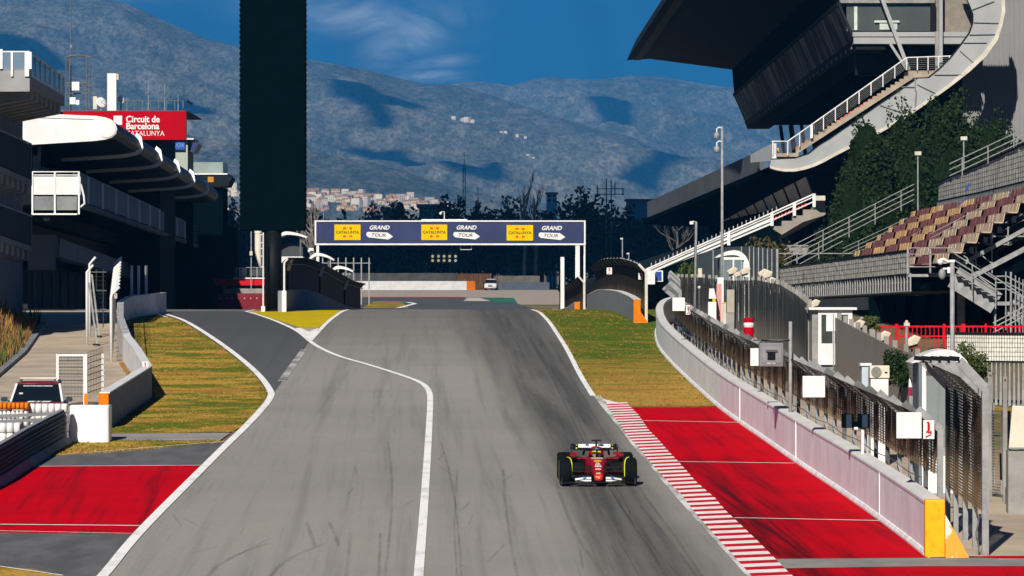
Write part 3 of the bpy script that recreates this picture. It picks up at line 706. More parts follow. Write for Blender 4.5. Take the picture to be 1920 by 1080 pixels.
# grey mesh fence on the far side of the service road, in two lengths
m_greymesh = screen_mat('grey_shade_net', (0.05, 0.06, 0.065), (0.37, 0.34, 0.30), 0.40, 0.8, (1.1, 1.1, 14), .66, .0, 1.9)
m_tanmesh = screen_mat('faded_shade_net', (0.30, 0.265, 0.23), (0.42, 0.36, 0.29), 0.62, 0.7, (10, 10, 12))
def net_fence(path, h, m, label, n_every=2.2, drop=None):
    f = thing('net_fence', label, 'fence', (path[0][0], path[0][1], zg(path[0][1])))
    zf_ = (lambda d: zg(d)+interp(drop, d)) if drop else zg
    screen(path, [(0, 0.1), (0, h*0.5), (0, h)], 'net', m, f, zf=zf_)
    last = -9
    for p, t, s in along(path, 0.5):
        if s-last < n_every: continue
        last = s; q = MB(); q.bb(p.x+0.05, p.x+0.19, p.y-0.07, p.y+0.07, zg(p.y)-0.1, zf_(p.y)+h+0.16); q.build('fence_post', M['conc'], f)
    return f
net_fence([(10.9, 152), (11.1, 160), (11.2, 172), (11.0, 184), (10.4, 196), (9.6, 206), (8.9, 216), (8.6, 224)], 3.0, m_greymesh, 'tall grey shade net fence under the floodlights, behind the service road past the white cabin', drop=[(150, 0), (172, .05), (184, -.15), (196, -.55), (206, -.72), (216, -.95), (226, -1.1)])
net_fence([(11.0, 139.5), (11.0, 130), (11.0, 120), (11.2, 114)], 3.0, m_tanmesh, 'faded tan shade net fence between the white cabin and the air conditioner')
net_fence([(11.9, 103), (13.2, 101), (15.5, 100)], 2.2, m_greymesh, 'low green grey net fence at the right edge behind the white cabinet', 1.1)

def signboard(px0, py0, px1, py1, D, m, name, label, cat, th=0.03, group=None, skew=0):
    a, c = P(px0, py1, D), P(px1, py0, D)
    t = thing(name, label, cat, ((a.x+c.x)/2, D, a.z), group); q = MB(); q.hexa([(a.x, D, a.z), (c.x, D+skew, a.z), (c.x, D+skew+th, a.z), (a.x, D+th, a.z), (a.x, D, c.z), (c.x, D+skew, c.z), (c.x, D+skew+th, c.z), (a.x, D+th, c.z)])
    q.build('panel', m, t, bevel=0.005); return t
def DW(px, off=0.45):   # distance of the near catch fence under a column of the photograph
    best = min(al, key=lambda k: abs(960+(k[0].x-off)/k[0].y*F-px)); return best[0].y
B_ = 'blank white board on the burnt fence, '
for (x0, y0, x1, y1), lab in (((1681, 773, 1728, 822), 'largest one, beside the FIRE sign'), ((1505, 705, 1547, 745), 'alone between the grey monitor and the black lights'), ((1407, 653, 1424, 686), 'half hidden behind the grey monitor box'), ((1261, 558, 1284, 583), 'at the far end where the wall bends')):
    D = DW(x1)-0.35; t = signboard(x0, y0, x1, y1, D, M['white'], 'sign_board', B_+lab, 'board', 0.05, 'blank white boards on the fence', 0.0)
m_fire = M['red']
def extinguisher_sign(px0, py0, px1, py1, D, label, words_, mm=None):
    t = signboard(px0, py0, px1, py1, D, M['white'], 'fire_sign', label, 'sign', 0.02, 'fire extinguisher signs')
    a, c = P(px0, py1, D), P(px1, py0, D); w, h = c.x-a.x, c.z-a.z; q = MB(); cx = a.x+w*0.5
    q.bb(cx-w*.13, cx+w*.10, D-.012, D-.003, a.z+h*.45, a.z+h*.85); q.bb(cx-w*.06, cx+w*.03, D-.012, D-.003, a.z+h*.853, a.z+h*.93); q.bb(cx-w*.2, cx-w*.063, D-.012, D-.003, a.z+h*.87, a.z+h*.92)
    q.add([(a.x+w*.2, D-.01, a.z+h*.05), (a.x+w*.75, D-.01, a.z+h*.22), (a.x+w*.70, D-.01, a.z+h*.28), (a.x+w*.3, D-.01, a.z+h*.16), (a.x+w*.25, D-.01, a.z+h*.22)], [(0, 1, 2, 3, 4)])
    q.build('pictogram', M['red'], t)
    if words_: text('FIRE', h*0.16, M['red'], 'lettering', t, (cx, D-.012, a.z+h*.36), bold=0.004)
    return t
D = DW(1741)-0.2; extinguisher_sign(1731, 788, 1752, 823, D, 'white and red FIRE extinguisher sign beside the largest blank board', True)
extinguisher_sign(1286, 572, 1295, 590, DW(1290)-0.15, 'small fire extinguisher sign beside the far blank board at the wall bend', False)

# grey monitor box hung from an arm on a galvanised pole
D = DW(1482)-0.25; x = X(1482, D)
t = thing('monitor_pole', 'galvanised pole with a cross arm standing behind the barrier wall, carrying the grey monitor box', 'pole', (x, D, zg(D)))
q = MB(); q.tube([(x, D, zg(D)), (x, D, Z(603, D))], 0.052, 10); q.build('pole', M['galv'], t, smooth=True)
q = MB(); q.bar((x, D, Z(638, D)), (X(1412, D), D, Z(638, D)), 0.05); q.bar((X(1414, D), D, Z(638, D)), (X(1414, D), D, Z(625, D)), 0.03); q.build('arm', M['galv_dark'], t)
q = MB(); q.tube([(x-0.02, D-0.06, Z(637, D)), (X(1460, D), D-.05, Z(640, D)), (X(1428, D), D-.06, Z(637, D)), (X(1424, D), D-.1, Z(650, D)), (X(1425, D), D-.1, Z(680, D))], 0.012, 5); q.build('cable', M['black'], t)
t = thing('monitor_box', 'grey steel monitor box with a dark screen hanging from the arm of the pole', 'box', (X(1445, D), D, Z(687, D)))
q = MB(); q.bb(X(1423, D), X(1468, D), D-0.2, D+0.2, Z(687, D), Z(643, D)); q.build('case', mat('grey_case', (0.17, 0.165, 0.18), rough=.5), t, bevel=0.015)
q = MB(); q.bb(X(1428, D), X(1464, D), D-0.215, D-0.203, Z(680, D), Z(649, D)); q.build('front_plate', mat('grey_plate', (0.20, 0.20, 0.215), rough=.5), t)
q = MB(); q.bb(X(1438, D), X(1453, D), D-0.225, D-0.218, Z(675, D), Z(660, D)); q.build('screen', M['black'], t)
q = MB(); q.bb(X(1435, D), X(1457, D), D-0.26, D-0.218, Z(659.5, D), Z(655.5, D)); q.build('hood', mat('hood_grey', (0.07, .07, .08), rough=.5), t)
q = MB(); q.bb(X(1437, D), X(1444, D), D-0.222, D-0.217, Z(682.4, D), Z(680.2, D)); q.bb(X(1447, D), X(1453, D), D-0.222, D-0.217, Z(682.4, D), Z(680.2, D)); q.build('label_plate', M['cream'], t)

# black light panels on a white post
D = DW(1616)-0.35; x = X(1617, D)
t = thing('light_panel_post', 'pair of black light panels on a short white post behind the barrier wall', 'signal', (x, D, zg(D)))
q = MB(); q.tube([(x, D, zg(D)), (x, D, Z(806, D)), (X(1610, D), D, Z(803.5, D)), (X(1598, D), D, Z(803, D))], 0.05, 10); q.build('post', M['white'], t, smooth=True)
for a, c in ((1578, 1600), (1608, 1630)):
    q = MB(); q.bb(X(a, D), X(c, D), D-0.12, D+0.08, Z(802, D), Z(776, D)); o = q.build('light_panel', M['blackmat'], t, bevel=0.01)
    q = MB(); q.bb(X(a+8, D), X(c-4, D), D-0.135, D-0.122, Z(801, D), Z(777, D)); q.build('lens', mat('dark_lens', (0.02, .035, .055), rough=.3), o)
q = MB(); q.bb(X(1600, D), X(1608, D), D-0.05, D+0.05, Z(800, D), Z(790, D)); q.build('bracket', M['blackmat'], t)

# ---------------- left side: wall, tyre barrier, guard rail, gate, car comes later
LW = [GP(205, 803), GP(285, 746), GP(252, 690), (-15.5, 167), (-17.6, 186), (-19.4, 205), (-19.7, 213), (-18.6, 221)]
d0 = LW[0]
lw = thing('barrier_wall', 'angled concrete wall with an orange end left of the track, its track face in shade', 'wall', (d0[0], d0[1], zg(d0[1])))
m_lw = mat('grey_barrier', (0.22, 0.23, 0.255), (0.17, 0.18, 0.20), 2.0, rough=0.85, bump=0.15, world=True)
LW = LW[:2]+[(-14.2, 157)]+LW[3:]
wall_mesh(LW[:2], 1.0, [(-0.3, -0.1), (0.0, -0.1), (0.0, 1.08), (-0.3, 1.08)], step=2).build('wall_body', m_lw, lw)  # slate material carries the shade on this face in its colour
wall_mesh([(LW[1][0]-.03, LW[1][1]+.31)]+LW[2:], 1.0, [(-0.3, -0.1), (0.0, -0.1), (0.0, 1.08), (-0.3, 1.08)], step=2).build('whitewashed_body', m_stain, lw)  # white paint, kept paler than the other face to carry the sunlight
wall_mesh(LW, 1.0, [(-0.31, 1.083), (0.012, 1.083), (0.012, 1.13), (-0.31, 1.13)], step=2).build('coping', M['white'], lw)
x, d = LW[0]; q = MB(); q.bb(x-0.31, x+0.01, d-0.3, d-0.01, zg(d)-0.1, zg(d)+1.1); q.build('orange_end', M['orange'], lw, bevel=0.02)
extinguisher_sign(267, 678, 278, 697, LW[1][1]-0.3, 'small fire extinguisher sign on the corner of the left wall', False)
extinguisher_sign(214, 550, 220, 560, 186, 'tiny fire extinguisher sign hanging on the left catch fence', False)
t = thing('wall_block', 'short pale wall block standing across the end of the left service road', 'wall', (-19.5, 219, zg(219)))
q = MB(); q.bb(-20.6, -19.2, 221, 221.5, zg(221)-.1, Z(552, 221)); q.build('block', M['white'], t, bevel=.03)
q = MB(); q.bb(-20.2, -19.6, 220.9, 220.995, Z(574, 221), Z(560, 221)); q.build('recess', M['conc_dark'], t)

# tall bent-post fences by the left service road
t = thing('catch_fence', 'row of tall white bent posts with netting beside the left wall', 'fence', (-16.6, 168, zg(168)))
for i in range(11):
    D = 168+i*3.9; x = -16.4-(D-168)*.093; z = zg(D); h = 2.78+.02*i
    q = MB(); q.tube([(x, D, z), (x, D, z+h-.12), (x+.03, D, z+h), (x+.33, D+.1, z+h+.30)], 0.06, 7); q.build('fence_post', M['white'], t, smooth=True)
screen([(-16.36, 168), (-20.0, 207)], [(0, 0.3), (0, 1.2), (0, 2.75), (0.3, 3.05)], 'net', screen_mat('dark_net', (0.05, .055, .06), (0.06, .065, .07), -1.0, 1.0, (3, 3, 5), .90), t)
t = thing('gate_fence', 'tall grey braced fence frame with dark netting on the left service road', 'fence', (-19, 190, zg(190)))
for i, (D, px, top) in enumerate(((183, 163, 510), (191, 168, 495))):
    z = zg(D); x = X(px, D); q = MB(); q.tube([(x, D, z), (x, D, Z(top, D)), (x+0.28, D, Z(top-13, D))], 0.06, 7); q.build('fence_post', M['white'], t, smooth=True)
    q = MB(); q.bar((x+0.1, D, Z(top+20, D)), (x+0.55, D-1.2, z+0.05), 0.07); q.build('brace', M['galv'], t); q = MB(); q.bb(x+0.4, x+0.7, D-1.35, D-1.05, z, z+0.06); q.build('foot_plate', M['black'], t)
x0, x1 = X(168, 191), X(198, 191); screen([(x0, 191), (x1, 191.3)], [(0, 0.4), (0, 1.5), (0, Z(505, 191)-zg(191))], 'net', bpy.data.materials['dark_net'], t)
for py in (510, 545, 580): q = MB(); q.bar((x0, 191, Z(py, 191)), (x1, 191.3, Z(py, 191)), 0.05); q.build('rail', M['galv_dark'], t)
for i, (px, lab) in enumerate(((247, 'left'), (260, 'middle'), (274, 'right'))):
    D = 218+i; x = X(px, D); o = MB().bar((x, D, zg(D)), (x, D, Z(498, D)), 0.13).build('white_post', M['white']); tag(o, 'plain white upright post at the pit lane end, %s of the three' % {'left': 'leftmost', 'middle': 'middle one', 'right': 'rightmost'}[lab], 'post', 'white posts at the pit lane end')
# wire gate panel
D = 139.0; z = zg(D); t = thing('wire_gate', 'wire mesh gate panel in a white frame with orange foot, behind the white tyre barrier', 'gate', (X(138, D), D, z))
for px, w, nm in ((108, .09, 'frame_post'), (160, .13, 'frame_post')):
    q = MB(); q.bb(X(px, D)-w/2, X(px, D)+w/2, D-.05, D+.05, z, Z(664, D)); q.build(nm, M['white'], t)
q = MB(); q.bb(X(158, D), X(165.5, D), D-.07, D-.052, z, Z(738, D)); q.build('orange_sleeve', M['orange'], t)
q = MB(); q.bb(X(109, D), X(164, D), D-.04, D+.04, Z(668, D), Z(664, D)); q.build('top_rail', M['white'], t)
for py in (676, 688, 701, 713, 727, 739): q = MB(); q.tube([(X(109, D), D, Z(py, D)), (X(160, D), D, Z(py, D))], 0.012, 5); q.build('wire', M['galv_dark'], t)
m_wire = screen_mat('wire_mesh', (0.2, .19, .17), (0.2, .19, .17), -1.0, 1.0, (9, 9, 9))
screen([(X(110, D), D+.02), (X(159, D), D+.02)], [(0, 0.25), (0, 1.0), (0, Z(661, D)-z)], 'wire_mesh', m_wire, t, thick=.01)
screen([(X(161, D), D+.06), (X(171.5, D), D+4.0)], [(0, 0.25), (0, 1.0), (0, Z(661, D)-z)], 'side_net', bpy.data.materials['dark_net'], t, thick=.01)
q = MB(); q.tube([(X(171, D), D+4, zg(D+4)), (X(171, D), D+4, Z(662, D+4))], .06, 7); q.build('frame_post', M['white'], t)

# white plastic block and the tyre barrier
D = 122.0; z = zg(D); cx = X(167, D)
q = MB(); n = 28; rings = []
for zz, sc in ((0, 1.0), (0.03, 1.0), (1.05, 1.0), (1.10, 0.97)):
    ring = []
    for k in range(n):
        a = 2*pi*k/n; e = 0.28; ring.append((cx+0.60*sc*math.copysign(abs(cos(a))**e, cos(a)), D+0.5+0.5*sc*math.copysign(abs(sin(a))**e, sin(a)), z+zz))
    rings.append(ring)
q.loft(rings); o = q.build('crash_block', mat('white_plastic', (0.80, 0.80, 0.79), (0.70, 0.70, 0.70), 1.2, rough=0.35)); tag(o, 'big white plastic crash block standing on the grass at the end of the guard rail', 'barrier')
def tyre_cover(px0, px1, py0, py1, D, mm, label, grp, n, rows=1):
    t = thing('tyre_barrier', label, 'barrier', (X((px0+px1)/2, D), D, zg(D)), grp)
    x0, x1, z0, z1 = X(px0, D), X(px1, D), Z(py1, D), Z(py0, D); w = (x1-x0)/n
    for r_ in range(rows):
        q = MB()
        for k in range(n):
            h0, h1 = lerp(z0, z1, r_/rows)+.006, lerp(z0, z1, (r_+1)/rows)-.006
            c = x0+(k+.5)*w; rings = []
            for zz, sc in ((h0, .86), (h0+.04, .97), ((h0+h1)/2, 1), (h1-.04, .97), (h1, .86)):
                rings.append([(c+w*.5*sc*math.copysign(abs(cos(a))**.5, cos(a)), D+.3+.3*sc*math.copysign(abs(sin(a))**.5, sin(a)), zz) for a in [2*pi*j/16 for j in range(16)]])
            q.loft(rings)
        q.build('tyre_row', mm, t, smooth=True)
    return t
m_wp = M['white']
tyre_cover(-20, 53, 755, 768, 120.6, M['orange'], 'orange painted tyre barrier in front of the red car', 'tyre barriers at the left edge', 9)
tyre_cover(53, 126, 757, 828, 121.0, m_wp, 'white painted tyre barrier joining the big white crash block', 'tyre barriers at the left edge', 6, 4)
tyre_cover(-20, 52, 770, 800, 120.7, m_wp, 'white tyre barrier under the orange one at the left edge', 'tyre barriers at the left edge', 9, 2)
tyre_cover(-30, 38, 793, 850, 116.0, m_wp, 'low white tyre barrier behind the dark guard rail', 'tyre barriers at the left edge', 5, 3)
q = MB(); t = thing('white_rail', 'white two-bar rail in front of the white and orange tyres', 'rail', (X(20, 118), 118, zg(118)))
for py in (781, 791): q = MB(); q.bar((X(-20, 117), 117, Z(py, 117)), (X(100, 119.8), 119.8, Z(py-5, 119.8)), .04, .09); q.build('rail', M['white'], t)
q = MB(); q.bar((X(39, 118.5), 118.6, zg(118.5)), (X(39, 118.5), 118.6, Z(772, 118.5)), .10); q.build('post', M['cream'], t)
# triple guard rail
gr = thing('guard_rail', 'dark three-beam steel guard rail on kerb blocks at the lower left edge', 'barrier', (-13.2, 106, zg(106)))
gp = [GP(-90, 955), GP(0, 908), GP(48, 876), GP(122, 832)]
prof = lambda z0: [(0.00, z0), (0.07, z0+.05), (0.07, z0+.09), (0.015, z0+.14), (0.07, z0+.19), (0.07, z0+.23), (0.0, z0+.28), (-0.03, z0+.27), (-0.03, z0+.01)]
for z0 in (0.26, 0.50, 0.74): wall_mesh(gp, 1.0, prof(z0), step=1.2).build('beam', mat('dark_galv', (0.035, 0.045, 0.058), (0.022, 0.03, .04), 2, rough=.7, spec=.1) if 'dark_galv' not in bpy.data.materials else bpy.data.materials['dark_galv'], gr)
wall_mesh(gp, 1.0, [(-0.02, -0.05), (0.22, -0.05), (0.2, 0.06), (0.10, 0.25), (-0.02, 0.25)], step=1.2).build('kerb_blocks', M['conc_dark'], gr)
wall_mesh(gp, 1.0, [(-0.10, 1.022), (0.03, 1.022), (0.03, 1.05), (-0.10, 1.05)], step=1.2).build('top_rail', M['galv'], gr)
for p, t_, s in along(gp, 0.5):
    if abs((s/2.0)-round(s/2.0)) < 0.12: q = MB(); q.bb(p.x-.16, p.x-.05, p.y-.06, p.y+.06, zg(p.y)-.1, zg(p.y)+1.02); q.build('post', M['galv_dark'], gr)
# dry bank with tall weeds at the far left
def bank():
    b = MB(); vs = []; xs = [-27, -25, -23.5, -22.4, -21.6, -20.9]; hs = [3.1, 2.9, 2.2, 1.2, 0.4, -0.05]
    ds = list(range(150, 206, 3))
    for D in ds:
        sh = interp([(150, 1.6), (175, -.1), (205, -2.9)], D)
        for x, h in zip(xs, hs): vs.append((x+sh*0.9, D, zg(D)+h*(0.7+0.3*noise.noise(Vector((x, D*.2, 0))))*interp([(150, .6), (165, 1), (198, 1), (206, .2)], D)))
    n = len(xs); b.add(vs, [(i*n+j, i*n+j+1, i*n+n+j+1, i*n+n+j) for i in range(len(ds)-1) for j in range(n-1)])
    struct(b.build('bank', m_dry, smooth=True))
    w = MB(); r = random.Random(8)
    for _ in range(5200):
        i = r.randrange(len(ds)-1); j = r.randrange(n-1); u, v = r.random(), r.random(); a, c, d, e = [Vector(vs[k]) for k in (i*n+j, i*n+j+1, i*n+n+j, i*n+n+j+1)]
        p = a*(1-u)*(1-v)+c*u*(1-v)+d*(1-u)*v+e*u*v; h = r.uniform(.2, .75)*(1.3 if noise.noise(p*.4) > 0 else .8); an = r.random()*pi; ww = r.uniform(.02, .06); dx, dy = cos(an)*ww, sin(an)*ww; lean = Vector((r.uniform(-.25, .25), r.uniform(-.2, .2), 0))
        gk = noise.noise(p*.5+Vector((4, 1, 0))); w.mat(1 if gk > .12 and r.random() < .75 else (0 if r.random() < .6 else 2)); w.add([p-Vector((dx, dy, .05)), p+Vector((dx, dy, -.05)), p+lean*.6+Vector((dx*.8, dy*.8, h*.6)), p+lean+Vector((0, 0, h)), p+lean*.6+Vector((-dx*.8, -dy*.8, h*.6))], [(0, 1, 2, 3, 4)])
    struct(w.build('tall_dry_weeds', [mat('straw_weed', (0.30, 0.165, 0.04), (0.17, .09, .025), 3, rough=1), mat('green_weed', (0.06, .085, .02), rough=1), mat('brown_weed', (.12, .07, .03), rough=1)]), 'stuff')
    k = MB(); pts = [(x_+0.15, D) for D in ds for x_ in [xs[-1]+interp([(150, 1.6), (175, -.1), (205, -2.9)], D)*.9]]
    struct(wall_mesh(pts, 1.0, [(-.15, -.1), (.15, -.1), (.15, .15), (-.15, .15)], step=1.5).build('kerb_stone', M['conc_dark']))
bank()

def tufts(name, n, region, mats, seed, hmin=.02, hmax=.07):
    b = MB(); r = random.Random(seed)
    poly = [GP(*p) for p in region]; d0, d1 = min(p[1] for p in poly), max(p[1] for p in poly)
    for _ in range(n):
        d = r.uniform(d0, d1); c = row_cut(poly, d)
        if not c: continue
        u = r.random(); x = lerp(c[0], c[1], u)
        if r.random() < .25: x = (c[0]+abs(r.gauss(0, .12)) if r.random() < .5 else c[1]-abs(r.gauss(0, .12)))
        k = noise.noise(Vector((x*.3, d*.35, seed))); z = zg(d); b.mat((0 if k < .05 else 1) if r.random() < .8 else 2)
        for _k in range(3):
            h = r.uniform(hmin, hmax); a = r.random()*pi; ww = r.uniform(.012, .03); ox, oy = r.gauss(0, .05), r.gauss(0, .05)
            b.add([(x+ox-cos(a)*ww, d+oy-sin(a)*ww, z), (x+ox+cos(a)*ww, d+oy+sin(a)*ww, z), (x+ox+r.uniform(-.05, .05), d+oy+r.uniform(-.05, .05), z+h)], [(0, 1, 2)])
    return struct(b.build(name, mats), 'stuff')
m_tw = [mat('straw_tuft', (.36, .23, .05), (.27, .16, .035), 2, rough=1, spec=.05), mat('green_tuft', (.10, .14, .012), (.07, .10, .01), 2, rough=1, spec=.05), mat('brown_tuft', (.24, .13, .03), rough=1, spec=.05)]
tufts('verge_grass', 3600, [(188, 822), (205, 812), (330, 812), (430, 811), (452, 801), (489, 763), (499, 745), (500, 735), (480, 707), (444, 674), (396, 639), (341, 604), (306, 591), (236, 588), (232, 600), (252, 628), (285, 690), (290, 745), (205, 804)], m_tw, 61)
tufts('verge_grass', 900, [(96, 856), (135, 826), (405, 826), (420, 830), (250, 846)], m_tw, 62)
tufts('verge_grass', 3200, [(1000, 581), (1016, 587), (1035, 607), (1049, 628), (1068, 658), (1091, 705), (1115, 743), (1130, 757), (1150, 764), (1345, 764), (1290, 712), (1255, 677), (1237, 655), (1232, 636), (1232, 618), (1190, 606), (1130, 585)], [m_tw[1], m_tw[2], m_tw[0]], 63)
# ================================================================ foliage
def leaf_mat(name, c1, c2, c3):
    m, nt, b = newmat(name); N = NT(nt); p = N.coord()
    b.inputs['Roughness'].default_value = 0.9; b.inputs['Specular IOR Level'].default_value = 0.1
    g = N.n('ShaderNodeNewGeometry'); r_ = g.outputs['Random Per Island']
    c = N.mix(r_, c1, c2); c = N.mix(N.math('MULTIPLY', N.ramp(N.noise(p, 0.5, 3), .45, .65), .7), c, c3)
    nt.links.new(c, b.inputs['Base Color']); return m
m_pine = leaf_mat('pine_leaves', (0.010, 0.024, 0.009), (0.024, 0.044, 0.012), (0.007, 0.016, 0.007))
m_wood = leaf_mat('wood_leaves', (0.012, 0.020, 0.014), (0.022, 0.030, 0.018), (0.026, 0.027, 0.020))
m_bush = leaf_mat('bush_leaves', (0.035, 0.055, 0.014), (0.060, 0.080, 0.020), (0.055, 0.055, 0.016))
m_olive = leaf_mat('olive_leaves', (0.060, 0.050, 0.018), (0.045, 0.055, 0.016), (0.09, 0.06, 0.025))
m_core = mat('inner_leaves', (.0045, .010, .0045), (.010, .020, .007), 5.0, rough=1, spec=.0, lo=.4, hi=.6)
m_bark = mat('bark', (0.10, 0.075, 0.055), (0.06, 0.045, 0.035), 4, rough=1)
m_pale = mat('pale_bark', (0.20, 0.18, 0.155), (0.10, 0.09, 0.08), 2, rough=1)
def crown_into(b, rnd, c, rx, ry, rz, n, size, clumps=14, squash=1.0):
    cs = []
    for _ in range(clumps):
        a, e, k = rnd.random()*2*pi, math.asin(rnd.uniform(-.75, 1)), rnd.uniform(.45, .86)
        cs.append((Vector((cos(a)*cos(e)*k*rx, sin(a)*cos(e)*k*ry, sin(e)*k*rz)), rnd.uniform(.28, .48) if clumps < 30 else rnd.uniform(.17, .30)))
    for i in range(n):
        q, cr = rnd.choice(cs); d = Vector((rnd.gauss(0, 1), rnd.gauss(0, 1), rnd.gauss(0, 1))).normalized()*cr*rnd.random()**.35
        p = Vector(c)+q+Vector((d.x*rx, d.y*ry, d.z*rz*squash)); s = size*rnd.uniform(.6, 1.35)
        u = Vector((rnd.gauss(0, 1), rnd.gauss(0, 1), rnd.gauss(0, .8))).normalized(); v = u.orthogonal().normalized()
        v = (Matrix.Rotation(rnd.random()*2*pi, 3, u) @ v); w = u.cross(v)
        b.add([p-v*s*.5, p+w*s*.32, p+v*s*.5, p-w*s*.32], [(0, 1, 2, 3)])
    return cs
def limbs(b, rnd, base, top, r0, cs, c):
    base, top = Vector(base), Vector(top); mid = (base+top)/2+Vector((rnd.uniform(-.3, .3), rnd.uniform(-.3, .3), 0))
    b.tube([base, mid, top], [r0, r0*.75, r0*.4], 7)
    for q, _ in cs[:9]:
        s = base.lerp(top, rnd.uniform(.45, .95)); e = Vector(c)+q*.9; b.tube([s, (s+e)/2+Vector((0, 0, .25)), e], [r0*.32, r0*.2, r0*.07], 5)
def tree(name, px, D, py_top, w, label, m=m_pine, n=5200, size=.34, seed=1, zb=None, crown_low=.03, group=None, clumps=22, trunk=m_bark):
    rnd = random.Random(seed); z0 = zg(D)-.1 if zb is None else zb; H = Z(py_top, D)-z0; x = X(px, D)
    t = thing(name, label, 'tree', (x, D, z0), group); lo = H*crown_low; c = (x, D, z0+(lo+H)/2)
    b = MB(); cs = crown_into(b, rnd, c, w/2, w/2*.8, (H-lo)/2, n, size, clumps)
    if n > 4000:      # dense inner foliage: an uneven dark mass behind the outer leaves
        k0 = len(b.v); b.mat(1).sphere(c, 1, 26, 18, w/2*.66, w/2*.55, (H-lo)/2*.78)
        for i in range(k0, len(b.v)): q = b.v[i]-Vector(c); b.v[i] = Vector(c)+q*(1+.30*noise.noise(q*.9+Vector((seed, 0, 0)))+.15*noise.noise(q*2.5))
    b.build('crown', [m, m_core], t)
    b = MB(); limbs(b, rnd, (x, D, z0), (x, D, z0+H*.86), max(.12, H*.02), cs, c); b.build('trunk', trunk, t); return t
PL = 'dark green pine in front of the right grandstand, '
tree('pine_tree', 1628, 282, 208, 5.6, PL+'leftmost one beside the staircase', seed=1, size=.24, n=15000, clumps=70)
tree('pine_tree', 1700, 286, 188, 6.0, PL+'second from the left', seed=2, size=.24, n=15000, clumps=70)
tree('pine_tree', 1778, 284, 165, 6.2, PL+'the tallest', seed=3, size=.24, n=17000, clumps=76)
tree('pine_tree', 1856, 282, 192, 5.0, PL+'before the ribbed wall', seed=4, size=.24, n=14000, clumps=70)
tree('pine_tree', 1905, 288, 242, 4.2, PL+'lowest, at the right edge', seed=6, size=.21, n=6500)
tree('pine_tree', 1592, 276, 310, 3.4, 'low dark pine at the foot of the concrete grandstand stair', seed=7, n=7000, size=.20, crown_low=.05)
tree('round_tree', 1440, 262, 432, 3.6, 'olive brown round tree above the dark ribbed fence left of the seats', m_olive, 2600, .24, 8, crown_low=.05)
tree('round_tree', 1535, 268, 432, 2.2, 'small dark tree under the concrete stair, behind the seat railing', m_pine, 1400, .24, 9, crown_low=.05)
tree('bush', 1292, 222, 484, 1.7, 'green bush between the bent fence posts and the light pole', m_bush, 1300, .16, 10, crown_low=.0)

# ---------------------------------------------------------------- the wood behind the far end of the straight
wr = random.Random(21)
wb = MB(); tb = MB()
top_line = [(380, 372), (440, 380), (575, 382), (640, 392), (720, 396), (800, 396), (840, 388), (880, 380), (960, 386), (1010, 392), (1040, 384), (1090, 372), (1130, 372), (1180, 384), (1250, 384), (1300, 390), (1420, 420)]
for D, n, lo in ((690, 58, 26), (740, 54, 14), (800, 54, 0)):
    for i in range(n):
        px = lerp(340, 1440, (i+wr.random())/n); H = Z(interp(top_line, px)+lo+wr.uniform(-8, 16), D)-zg(D); x = X(px, D); w = wr.uniform(5.5, 9)
        cs = crown_into(wb, wr, (x, D, zg(D)+H*.52), w/2, w/2, H*.5, 240, 1.15, 9); tb.tube([(x, D, zg(D)), (x, D, zg(D)+H*.8)], [.3, .12], 5)
wo_ = wb.build('woodland', m_wood); struct(wo_, 'stuff'); struct(tb.build('woodland_trunks', m_bark), 'stuff')
for px, D, py, w, lb, sd_ in ((735, 640, 358, 6.5, 'dark round tree crown standing up against the pale town', 31), (752, 650, 372, 5, 'smaller dark tree just right of the round crown before the town', 32), (845, 645, 362, 6, 'dark tree rising left of the tall thin mast', 33), (955, 645, 366, 9, 'wide dark tree mass in front of the pale tower house', 34), (1095, 640, 352, 9, 'dark tree with bumpy top beside the steel sign frame', 35), (1385, 470, 400, 6, 'bushy tree hidden behind the left end of the grandstand', 36), (690, 650, 384, 7, 'dark tree left of the round crown, below the town', 37)):
    tree('dark_tree', px, D, py, w, lb, m_wood, 1100, .75, sd_, clumps=12)
def bare_tree(px, D, py, label, seed, spread=1.6, m=m_pale):
    rnd = random.Random(seed); z0 = zg(D)-.3; H = Z(py, D)-z0; x = X(px, D); t = thing('bare_tree', label, 'tree', (x, D, z0), 'leafless pale trees before the wood')
    b = MB(); b.tube([(x, D, z0), (x+.2, D, z0+H*.5), (x-.1, D, z0+H)], [.34, .22, .05], 7); b.build('trunk', m, t); b = MB()
    for i in range(16):
        h = rnd.uniform(.4, .9)*H; a = rnd.random()*2*pi; l = spread*rnd.uniform(.5, 1.2); p = Vector((x, D, z0+h)); q = p+Vector((cos(a)*l*.5, sin(a)*l*.5, H*.10)); e = q+Vector((cos(a)*l*.35, sin(a)*l*.3, H*.14))
        b.tube([p, q, e], [.13, .09, .03], 5)
        for k in range(3): g = p.lerp(e, rnd.uniform(.4, .95)); b.tube([g, g+Vector((rnd.uniform(-.6, .6), rnd.uniform(-.6, .6), rnd.uniform(.6, 1.5)))], [.05, .02], 4)
    b.build('branches', m, t)
bare_tree(982, 618, 352, 'tall bare tree with a pale trunk rising behind the start gantry, left one of two', 1)
bare_tree(1003, 620, 372, 'tall bare tree with a pale trunk behind the start gantry, right one of two', 2)
bare_tree(584, 560, 388, 'thin bare tree just right of the black screen tower', 3, 2.4)
bare_tree(1268, 600, 384, 'spreading bare tree left of the grandstand parapet', 5, 4.5)

